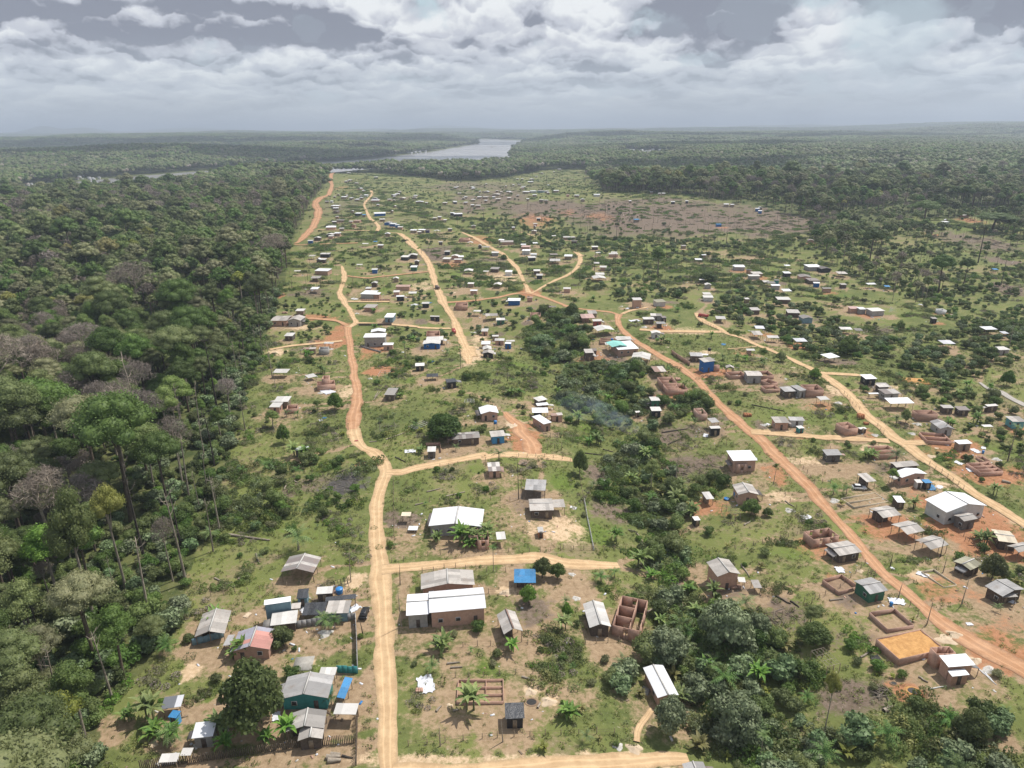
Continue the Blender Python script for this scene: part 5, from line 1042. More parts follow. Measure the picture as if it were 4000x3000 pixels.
        for a in range(nx+1):
            for k in range(ny+1):
                if 0 < a < nx and 0 < k < ny: continue
                x = .25+(U-.5)*a/nx; y = .25+(V_-.5)*k/ny; link('post', post_mesh(he+gable_h(rt, hr, U, V_, x, y)-.15), e, (x, y, 0))
        b = MB(); zt = lambda x, y: he+gable_h(rt, hr, U, V_, x, y)-.12
        for y in (.25, V_-.25):
            if rt == 'gv': b.tube([(0, y, zt(0, y)), (U/2, y, zt(U/2, y))], .05, 4); b.tube([(U/2, y, zt(U/2, y)), (U, y, zt(U, y))], .05, 4)
            else: b.tube([(0, y, zt(0, y)), (U, y, zt(U, y))], .05, 4)
        for x in (.25, U-.25):
            if rt == 'gu': b.tube([(x, 0, zt(x, 0)), (x, V_/2, zt(x, V_/2))], .05, 4); b.tube([(x, V_/2, zt(x, V_/2)), (x, V_, zt(x, V_))], .05, 4)
            else: b.tube([(x, 0, zt(x, 0)), (x, V_, zt(x, V_))], .05, 4)
        b.build('roof_frame', ['timber'], e)
        if wl != '-':
            b = MB(); b.box(U*.12, U*.6, V_*.35, V_*.85, -.5, he*.85); b.build('room', ['w_'+wl], e)
    elif ty in 'xf':
        b = MB(); th = .18; hi = he
        op = lambda L: [(L*f-.5, L*f+.5, 1.0, min(2.1, hi-.25)) for f in ((.3, .7) if L > 6 else (.5,))] if hi > 2.3 and far_ < 250 else []
        wall_seg(b, (0, 0), (U, 0), -.8, hi, th, op(U)); wall_seg(b, (U, th/2), (U, V_-th/2), -.8, hi, th, op(V_)); wall_seg(b, (U, V_), (0, V_), -.8, hi, th, op(U)); wall_seg(b, (0, V_-th/2), (0, th/2), -.8, hi, th, [])
        if hr > 0:
            for k in range(1, int(hr)+1): wall_seg(b, (0.1, V_*k/(hr+1)), (U*(.62 if ty == 'x' else .98), V_*k/(hr+1)), -.8, hi-.02, th-.03, [])
            if hr >= 2: wall_seg(b, (U*.62, .1), (U*.62, V_-.1), -.8, hi-.05, th-.04, [(V_*.2, V_*.2+.9, -.7, hi-.06)])
        b.build('brickwork', ['w_'+wl], e)
        if rt in ('sand', 'earth', 'pale', 'grass'):
            q = MB(); K = 8
            if rt != 'grass':
                mt = {'sand': 'sandfill', 'earth': 'earthfloor', 'pale': 'sandpale'}[rt]; zf = hi-.22 if rt == 'sand' else .12
                for a in range(K):
                    for k in range(K):
                        pt = lambda ii, jj: (.1+(U-.2)*ii/K, .1+(V_-.2)*jj/K, zf+(rnd.random()*0+math.sin(ii*2.3+jj*1.7)*.05+math.sin(ii*.9-jj*1.3)*.06))
                        q.quad([pt(a, k), pt(a+1, k), pt(a+1, k+1), pt(a, k+1)])
                q.build('floor_fill', [mt], e, True)
    cat = {'h': 'house', 'o': 'open shelter', 'x': 'unfinished house', 'f': 'foundation'}[ty]
    desc = {'h': WALLW.get(wl, '')+' house with '+ROOFW.get(rf, ''), 'o': 'open post shelter under '+ROOFW.get(rf, ''), 'x': 'roofless '+WALLW.get(wl, '')+' house shell', 'f': 'low unfinished '+WALLW.get(wl, '')+' foundation'}[ty]
    tag(e, lab or None, cat)
    if not lab: TODO.append((e, desc, cat, {'h': 'houses of the village', 'o': 'open shelters of the village', 'x': 'unfinished brick houses', 'f': 'brick foundations'}[ty]))
    return e
BLD = """A 1097 247 1335 252 1372 140 o 2.7 1.1 gv patch - large open shelter with patched gable roof on the mown grass slope
A 478 716 695 690 745 525 o 2.5 1.1 gv fibro wood long grey-beige roofed shed at the forest edge beside the metal fence
A 735 825 1020 805 1052 660 h 2.7 1.2 gv red brick brick house with red and blue-grey patchwork roof
A 684 786 735 783 778 697 o 2.4 .3 sn grey - blue-grey lean-to attached beside the red patchwork roof
A 978 487 1172 458 1180 420 h 5.0 .3 s white paleblue two storey pale blue corrugated cabin under a white roof
A 1022 635 1212 612 1222 520 h 2.6 .3 s pale wood low whitish roofed room in front of the pale blue cabin
A 1212 440 1292 432 1300 364 h 2.5 .2 s black paleblue small black roofed shed behind the pale blue cabin
A 1352 408 1470 400 1475 348 h 2.6 .3 s pale wood small cream-grey roofed hut behind the black shade netting
A 1250 560 1412 552 1416 462 o 2.4 .2 s black - shade netting shelter between pale blue cabin and blue-grey walled shed
A 1418 547 1587 542 1594 450 h 2.6 .3 s fibro paleblue square grey roofed shed with blue-grey wall near the parked black car
A 1172 515 1240 508 1250 466 o 2.7 .2 s rust - little rusty sheet roof squeezed beside the pale blue cabin
A 1420 462 1640 437 1646 403 o 2.5 .1 s black - long strip of black sheeting above the compound wall
A 1090 1165 1440 1155 1527 992 h 3.0 1.2 gv grey teal teal wooden house under a big grey gable roof
A 1503 1157 1560 1160 1583 1010 o 2.5 .3 sl blue - blue tarpaulin awning along the teal house
A 1372 990 1490 990 1508 932 o 2.4 .2 s pale - small white lean roof behind the teal house
A 675 1112 790 1092 800 1035 h 2.5 .3 s grey wood grey shed half hidden behind the mango tree, upper one
A 702 1272 800 1268 802 1172 h 2.5 .3 s grey render grey shed half hidden behind the mango tree, lower one
A 455 1447 610 1430 640 1315 h 2.7 .5 s white render small house with bright white sheet roof in the sandy yard
A 235 1236 380 1216 398 1130 o 2.4 .2 s stripe - shelter with silver and dark striped sheets at the forest corner
A 286 1292 345 1300 358 1245 h 2.2 .1 s blue bright tiny blue roofed cabin below the striped shelter
A 218 1620 350 1612 378 1548 o 2.2 .2 s pale - tilted whitish sheet roof beside the stake fence
A 372 1570 450 1568 470 1512 o 2.0 .2 s pale - ragged whitish sheets next to the stake fence
A 1135 1398 1410 1372 1425 1243 o 2.8 1.0 gv patch wood patchwork grey roof with reddish ridge sheets above the stake fence
A 1220 1465 1400 1447 1410 1350 h 2.6 .7 gv fibro wood front gable with blue sheet patch next to the stake fence
A 1477 1270 1640 1273 1660 1193 o 2.7 .2 s pale - white and rusty sheet shelter at the roadside corner of the yard
B 450 372 838 340 835 232 h 3.0 1.0 gv fibro brick broad brick house with grey gable roof behind the white warehouse
B 510 542 920 506 908 355 h 4.2 1.0 gu white brick long brick warehouse with white corrugated roof
B 343 562 508 550 513 398 h 3.7 .8 gu white render lower white roofed end bay with grey open front of the warehouse
B 1047 697 1185 672 1140 530 o 2.9 1.2 gv fibro wood small raised gable shelter with red ridge on the grass plot
B 1120 325 1278 325 1245 225 o 2.7 .3 s blue wood hut under crumpled blue tarpaulin
B 1057 1305 1197 1300 1190 1185 h 2.7 .2 s black black black plastic cabin standing in the fenced bare plot
B 708 1185 1043 1178 1028 1018 f .6 2 grass - brick low brick room outlines on grass in the fenced bare plot
C 190 650 345 640 262 470 h 2.8 .9 gv pale wood long pale roofed house with broken sheet beside the brick shell
C 355 630 548 672 445 422 x 3.0 2 - - brick tall roofless brick shell with three small rooms
C 1110 282 1278 262 1193 158 h 4.6 1.0 gv fibro brick two storey brick house with beige gable roof above the creek
C 1375 362 1432 362 1390 303 o 1.8 .2 s fibro - small slanting sheet roof beside the two storey brick house
C 680 1155 832 1133 735 915 h 3.0 .5 gv white brick narrow brick building with brilliant white metal roof in the thicket
C 885 1705 1040 1690 1025 1612 h 2.6 .4 gv grey wood grey roof cut by the lower edge of the view
C 1262 318 1315 322 1290 285 o 2.2 .1 s pale - tiny pale awning at the side of the two storey brick house
D 515 132 678 103 570 20 h 2.8 .5 gu fibro wood weathered wooden cabin with white door beside the red road
D 735 408 866 380 755 282 h 3.0 .6 gu grey green dark green-grey cabin with shiny grey roof by the red road
D 512 390 650 350 597 245 f 1.1 0 earth - brick low brick enclosure with swept earth floor and rubble behind
D 862 660 1050 630 922 508 f 1.0 0 grass - pinkb open brick rectangle filled with grass above the orange sand yard
D 945 875 1270 800 1140 650 f 1.5 0 sand - brick brick enclosure filled level with orange sand
D 1300 932 1495 917 1400 836 h 3.4 .3 s white brick brick house front part with white sheet roof beside the orange sand
D 1215 840 1352 832 1325 782 x 3.6 0 - - brick roofless rear room of the brick house beside the orange sand
D 1327 1000 1452 987 1427 942 h 2.4 .2 s white brick low white roofed annex of the brick house beside the orange sand
D 1458 235 1545 195 1430 127 h 2.6 .5 gu moss wood hut with mossy yellowish roof beside the dark garden tree
D 1690 425 1850 372 1800 270 h 3.0 .8 gv grey wood dark grey patched house among litter at the east edge
D 1600 342 1690 432 1760 385 o 2.4 .3 s patch - front porch roof of the dark grey patched house
D 1268 357 1358 338 1195 225 f .4 0 grass - block low pale foundation outline with sand beside the wide earth lot
H 638 1337 820 1305 690 1208 o 2.8 .7 gu fibro wood uppermost of three similar open sheds by the red road
H 880 1502 1055 1462 890 1360 o 2.9 .7 gu fibro - middle one of three similar open sheds by the red road
H 1115 1652 1295 1600 1148 1500 o 2.9 .7 gu fibro - lowest of three similar open sheds by the red road
H 1270 1282 1675 1213 1480 1080 h 4.2 1.7 gv white white big white warehouse with brilliant white gable roof
H 1445 1370 1582 1342 1492 1275 h 3.2 .5 gu fibro stone grey block cabin standing before the big white warehouse
H 825 935 1078 895 985 840 h 3.0 .9 gv white brick brick house with bright white gable roof and dark doorway
H 770 832 1000 812 982 757 h 2.7 .4 gu fibro wood long grey roofed wooden house behind the white gabled brick house
H 475 978 572 968 440 888 o 2.7 .4 s fibro wood wooden shed with roof sheltering the pale parked car
H 75 713 232 708 212 648 h 2.7 .5 s grey stone dark stone cabin with grey roof on brown earth
H 350 1226 690 1167 560 1080 f .4 1 grass - block low cream foundation outline divided in two on green grass
H 780 1180 862 1182 790 1115 h 2.3 .3 s white wood tiny white roofed shed between palm and foundation outline
H 570 705 802 692 715 610 f 1.6 1 pale - brick roofless brick enclosure with pale sand floor beside the sandy road
H 270 450 388 438 340 372 x 2.7 1 - - brick small red brick shell at the lane corner
H 408 452 478 447 460 428 h 1.8 .1 s pale wood tiny pale roofed store beside the small brick shell
H 712 195 950 190 905 133 o 3.0 .5 s white - wide shelter with blinding white roof above the brick shell
H 658 100 812 92 795 45 h 2.9 .3 s patch render grey walled house with weathered sheet roof beyond the white shelter
H 600 32 710 28 682 -8 h 2.8 .3 s patch wood brown weathered roof behind the grey walled house
H 988 300 1185 298 1145 258 x 2.8 1 - - brick low brick shell below the blinding white shelter
H 1205 447 1350 447 1265 370 h 2.8 .8 gv grey render grey gabled house with loose planks on its roof
H 1078 562 1325 575 1268 492 f 1.2 1 grass - brick three low brick walls forming an open bay beside the sandy road
H 1395 600 1530 592 1490 553 h 2.7 .2 s white plank square hut with white roof and white door among rubbish
H 1610 880 1835 868 1735 775 f 1.3 2 earth - brick wide low brick foundation with inner walls and white rubble
H 1640 770 1708 768 1655 718 f .9 0 grass - brick small brick corner wall behind the wide low foundation
H 1790 1565 1985 1590 1870 1465 h 2.8 .4 gu cream wood tall wooden barn with cream and grey roof at the east side
H 1990 1680 2150 1640 2045 1570 o 2.8 .6 gu fibro - open shed cut by the east edge of the view
H 975 985 1038 985 1005 950 h 2.2 .2 s pale white small white walled outhouse in front of the white gabled brick house
H 1058 988 1132 985 1115 948 h 2.4 .1 s blue black black walled store with light blue sheet roof
H 1240 240 1350 240 1340 207 h 2.5 .2 s patch wood patchy grey shack hidden in the banana grove, west half
H 1395 262 1510 262 1455 220 h 2.5 .3 s patch wood patchy grey shack hidden in the banana grove, east half
H 1680 225 1790 217 1788 195 h 2.5 .2 s pale wood pale roofed hut at the upper end of the banana grove
H 1930 377 2070 377 2050 320 h 2.8 .3 s fibro turq turquoise walled house at the east edge
H 1645 428 1738 425 1715 403 o 2.2 .1 s pale - small beige roof among bananas west of the turquoise house
H 500 100 600 98 625 88 o 2.0 .1 s white - white plastic sheeting spread beside the weathered roof
G 672 768 918 762 862 660 h 4.2 .4 s white pinkb tall pale brick house with shining white roof on burnt ground
G 712 802 820 797 812 768 x 3.2 0 - - pinkb roofless brick stair room in front of the shining white roof
G 725 1105 932 1103 870 1003 h 3.3 .9 gv fibro pinkb pink plastered house with beige gable roof in the swept yard
G 770 1085 860 1082 855 1060 x 3.4 0 - - pinkb small roofless room at the front of the pink plastered house
G 408 1150 486 1145 470 1070 o 2.3 .2 s pale plank narrow pale roofed kitchen hut west of the pink plastered house
G 290 1362 350 1357 335 1315 h 2.1 .1 s pale black tiny dark latrine with whitish roof at the creek bank
G 1478 1555 1730 1515 1620 1435 x 2.6 0 earth - brick roofless brick shell with broken rear wall beside the red road
G 452 447 553 443 530 418 h 3.0 .1 s pale black black plastic walled hut on the burnt slope
G 460 388 540 380 525 332 o 3.0 .3 s grey - sagging silver sheet beside the black plastic hut
G 1092 388 1240 388 1178 325 h 3.0 .4 s fibro brick reddish brick house with slanting grey roof at the lane corner
G 1242 364 1392 367 1352 328 h 2.5 .2 s grey white white painted cottage beside the reddish brick house
G 1330 445 1388 440 1370 412 h 2.0 .1 s pale teal small teal shed in front of the white painted cottage
G 330 300 415 297 360 240 x 2.6 1 - - pinkb small pale brick shell among dark trees beside the red road
G 1000 55 1140 48 1100 10 f 1.4 0 grass - brick low brick ring on the green plot
G 1340 70 1410 60 1352 2 h 3.0 .2 s grey render grey roof joined to the large brick shell
G 1190 78 1300 72 1260 22 h 2.8 .3 s grey wood bluish grey roof beside the large brick shell
G 1412 60 1580 58 1530 3 x 3.0 1 - - brick large brick shell with pale courtyard near the sandy road
G 1545 160 1640 155 1605 120 o 2.7 .2 s pale - small pale roofed shelter below the large brick shell
F 1535 385 1650 382 1640 335 x 2.4 1 - - brick rear half of the twin brick shell beside the red road
F 1580 437 1735 432 1690 385 x 2.2 2 - - brick front half of the twin brick shell with brick stacks
F 152 620 290 610 262 560 h 3.0 .9 gv white pinkb pale brick house with white gable roof on the green
F 232 795 343 785 336 740 h 2.9 .3 s fibro bright bright blue cabin with white window
E 1690 815 1905 798 1890 750 h 2.7 .5 gu patch wood rambling homestead with patched grey roof next to the wide mango tree
F 632 698 694 682 665 607 h 3.4 .3 s white pinkb narrow tall brick house with white roof and dark window
F 692 634 780 626 765 607 h 2.7 .2 s rust brick low brick room with brownish roof beside the narrow tall house
F 545 610 668 608 640 570 o 2.6 .3 s white black white roofed open shed behind the narrow tall house
F 592 524 662 507 630 477 h 2.6 .3 s pale wood little tilted hut furthest up behind the narrow tall house
F 583 557 672 549 665 529 h 2.0 .1 s white plank low white roofed pen below the tilted hut
F 210 1057 305 1052 327 982 h 2.5 .3 s patch brick patched roof cottage beside a palm and the sandy side road
F 487 1197 645 1203 640 1120 o 3.0 .2 s grey - grey roofed shelter with bare roof frame and tall posts
F 527 1357 710 1352 705 1262 h 2.8 .5 gu fibro wood dark wooden barn with long beige roof
F 700 1332 798 1328 790 1268 o 2.7 .3 s fibro - beige side roof attached to the dark wooden barn
F 590 1522 633 1520 632 1478 h 1.9 .1 s pale orange little orange kiosk alone on the bare sand
F 275 1577 345 1572 355 1513 o 2.5 .2 s pale - whitish lean roof on posts beside the grey concrete house
F 1200 130 1360 120 1285 60 h 3.2 .3 s white pinkb large pink walled house with wide white roof by the red road
F 1155 110 1270 100 1232 62 o 3.9 .7 gv teal - turquoise gable set over the large pink walled house
F 1195 57 1308 48 1285 27 h 3.0 .2 s pale brick pale roof behind the turquoise gable
F 1062 72 1180 75 1170 42 f .9 1 earth - brick red brick foundation behind the turquoise gable
F 1300 195 1440 205 1400 158 o 3.0 .9 gv pale - pale sheet shelter below the large pink walled house
F 1480 298 1570 295 1545 253 o 2.8 .2 s rust - shelter with pink and white rusty roof by the red road
F 1452 520 1522 518 1500 488 h 3.6 .2 s pale green tall dark green hut on stilts in the ravine trees
F 1455 598 1533 597 1515 565 h 3.0 .2 s pale black second stilt hut below the dark green one
F 950 157 1015 155 990 125 h 4.2 .3 s fibro wood two storey dark wooden hut on red earth
F 995 140 1040 136 1035 120 h 2.4 .1 s patch wood patched lean-to at the two storey dark wooden hut
F 1335 610 1372 608 1368 595 h 2.0 .1 s pale plank tiny pale privy among broad leaves
K 1660 1403 1798 1386 1742 1337 h 5.0 .5 s fibro blue deep blue two storey house with grey roof
K 1782 1445 1845 1442 1840 1430 x 2.6 0 - - brick small brick annex beside the deep blue house
E 1510 1473 1917 1478 1945 1345 h 3.2 .9 gv white render wide grey concrete house with broad white gable roof
F 60 1548 130 1545 135 1480 x 3.0 0 - - brick brick side room joined to the grey concrete house
F 130 1585 212 1580 212 1500 x 2.8 1 - - brick tall narrow brick rooms without roof at the corner of the grey concrete house
I 1262 1412 1522 1408 1558 1360 h 5.2 .3 s white render big grey rendered block with white roof beside the rutted road
I 1350 1352 1525 1345 1515 1312 h 3.6 .8 gv white render white gable roof just behind the big grey block
I 1490 1502 1615 1500 1632 1472 h 3.0 .2 s white pinkb small pink brick cube with two dark windows beside the big grey block
I 738 1552 845 1548 838 1520 x 3.0 0 - - render grey roofless block cube with tiny window
E 320 305 430 305 440 275 o 2.7 .2 s pale - open shelter with pale roof at the forest edge above the ruined tower
E 595 345 662 330 658 303 o 1.8 .2 s pale - low tilted pale sheet among bananas
E 663 402 797 388 795 358 x 2.6 1 - - brick half built brick house with dark openings beside the road
E 697 352 745 350 742 325 x 4.6 0 - - brick square brick tower rising from the half built house
E 328 527 440 525 468 482 h 2.9 .3 s pale plank upper of two pale roofed sheds near the forest edge
E 293 567 375 567 390 530 h 2.6 .2 s pale brick lower of two pale roofed sheds near the forest edge
E 430 582 510 575 505 545 x 2.0 0 - - brick broken brick ruin with pale rubble inside
E 487 895 585 893 587 865 h 2.7 .2 s white stone dark hut with white roof at the marsh edge
E 1465 87 1600 85 1590 58 h 2.9 .6 gv pale blue gabled hut with blue wall beside the yellow road
E 1490 57 1620 55 1622 25 h 3.0 .3 s pale wood twin pale roof behind the blue walled gable
E 1408 255 1480 252 1485 228 h 2.6 .2 s pale black dark hut with pale roof beside the blue tarpaulin heap
E 1495 337 1585 333 1590 308 o 1.9 .2 s black - low black plastic shelter with white stripes
E 1650 380 1728 372 1726 345 h 2.9 .1 s black black cube shaped black plastic hut with pale door
E 1170 473 1250 475 1268 420 h 2.7 .4 s patch wood crooked patchwork hut beside a low palm
E 1500 907 1565 905 1573 865 h 2.6 .2 s pale stone little pale roofed hut beside brick garden wall
E 1300 1397 1372 1397 1376 1367 o 2.4 .1 s cream - small cream canopy on posts in the fenced grass plot
E 1352 1504 1425 1505 1437 1473 o .9 .1 s white - white sheet laid flat on short posts in the grass
J 200 1395 352 1390 350 1330 x 4.0 1 - - brick tall red brick frame house without roof
I 327 1395 430 1395 452 1355 h 2.7 .3 s pale wood dark wooden hut with light roof beside the sandy lane
I 165 1216 360 1215 372 1156 h 3.0 .5 gu fibro brick long brick wing with grey-beige roof at the forest edge
I 367 1212 525 1214 602 1168 h 3.4 1.2 gv fibro render grey gabled wing of the long forest edge house
K 220 885 378 880 392 828 o 2.8 .4 s pink brick wide shelter with faded pink roof and lumber
K 352 920 462 918 465 892 h 3.0 .2 s pale red red walled house with pale roof beside the junction
K 405 1035 608 1022 560 972 o 3.0 .9 gv pale - open gable shelter casting a dark shadow near the junction
K 828 672 935 670 932 640 h 5.4 .2 s pale brick two storey brick house with a white car in front
K 1100 697 1218 690 1195 655 h 3.0 .3 s moss white whitish cottage with greenish roof beside the banana hedge
K 948 897 1080 895 1078 867 h 3.0 .2 s pale wood brown plank house with pale roof and lumber heap
K 1105 950 1212 948 1210 922 o 2.8 .2 s grey wood half covered roof frame next to the lumber heap
K 1042 1062 1155 1062 1140 1035 h 2.9 .7 gv pale white small white gabled house above the banana clump
L 660 1562 845 1563 832 1505 h 3.4 .5 gu fibro render grey house with ribbed roof among low brick rings
L 460 1560 645 1552 600 1508 f 1.6 0 grass - brick open brick ring west of the ribbed roof house
L 845 1562 975 1558 930 1500 f 1.6 0 grass - brick open brick ring behind the ribbed roof house
L 935 1658 1020 1640 970 1582 f 1.5 0 grass - brick small square brick ring below the ribbed roof house
L 1625 1358 1755 1338 1705 1282 o 2.8 .3 s white - white tarpaulin stretched over slanting poles
M 325 652 480 645 430 605 h 3.0 .3 s pale render square grey cottage with light roof and drifting smoke
M 1120 640 1200 640 1190 560 x 2.6 0 - - white ruined whitewashed house with fallen roof
M 1165 1035 1310 1035 1265 990 o 2.6 .3 s stripe - striped sheet shelter on the open pasture
M 1825 1108 1958 1102 1900 1062 h 2.8 .2 s pale render lonely grey hut on the far east pasture
M 248 1450 385 1446 345 1390 h 3.0 .3 s white black black and white hut with bright roof at the track end"""
QK = {'w': ('h', 'white'), 'p': ('h', 'pale'), 'f': ('h', 'fibro'), 'g': ('h', 'grey'), 'P': ('h', 'patch'), 'r': ('h', 'rust'), 'o': ('o', 'pale'), 'O': ('o', 'fibro'), 'W': ('o', 'white'), 'x': ('x', '-'), 'k': ('h', 'pink'), 'b': ('o', 'blue'), 't': ('o', 'stripe'), 'd': ('h', 'dark')}
WK = {'b': 'brick', 'w': 'wood', 'W': 'white', 'n': 'plank', 'g': 'render', 'B': 'blue', 'G': 'green', 'p': 'pinkb', 'k': 'black', 'v': 'purple', 's': 'stone', '-': '-', 't': 'teal', 'l': 'paleblue'}
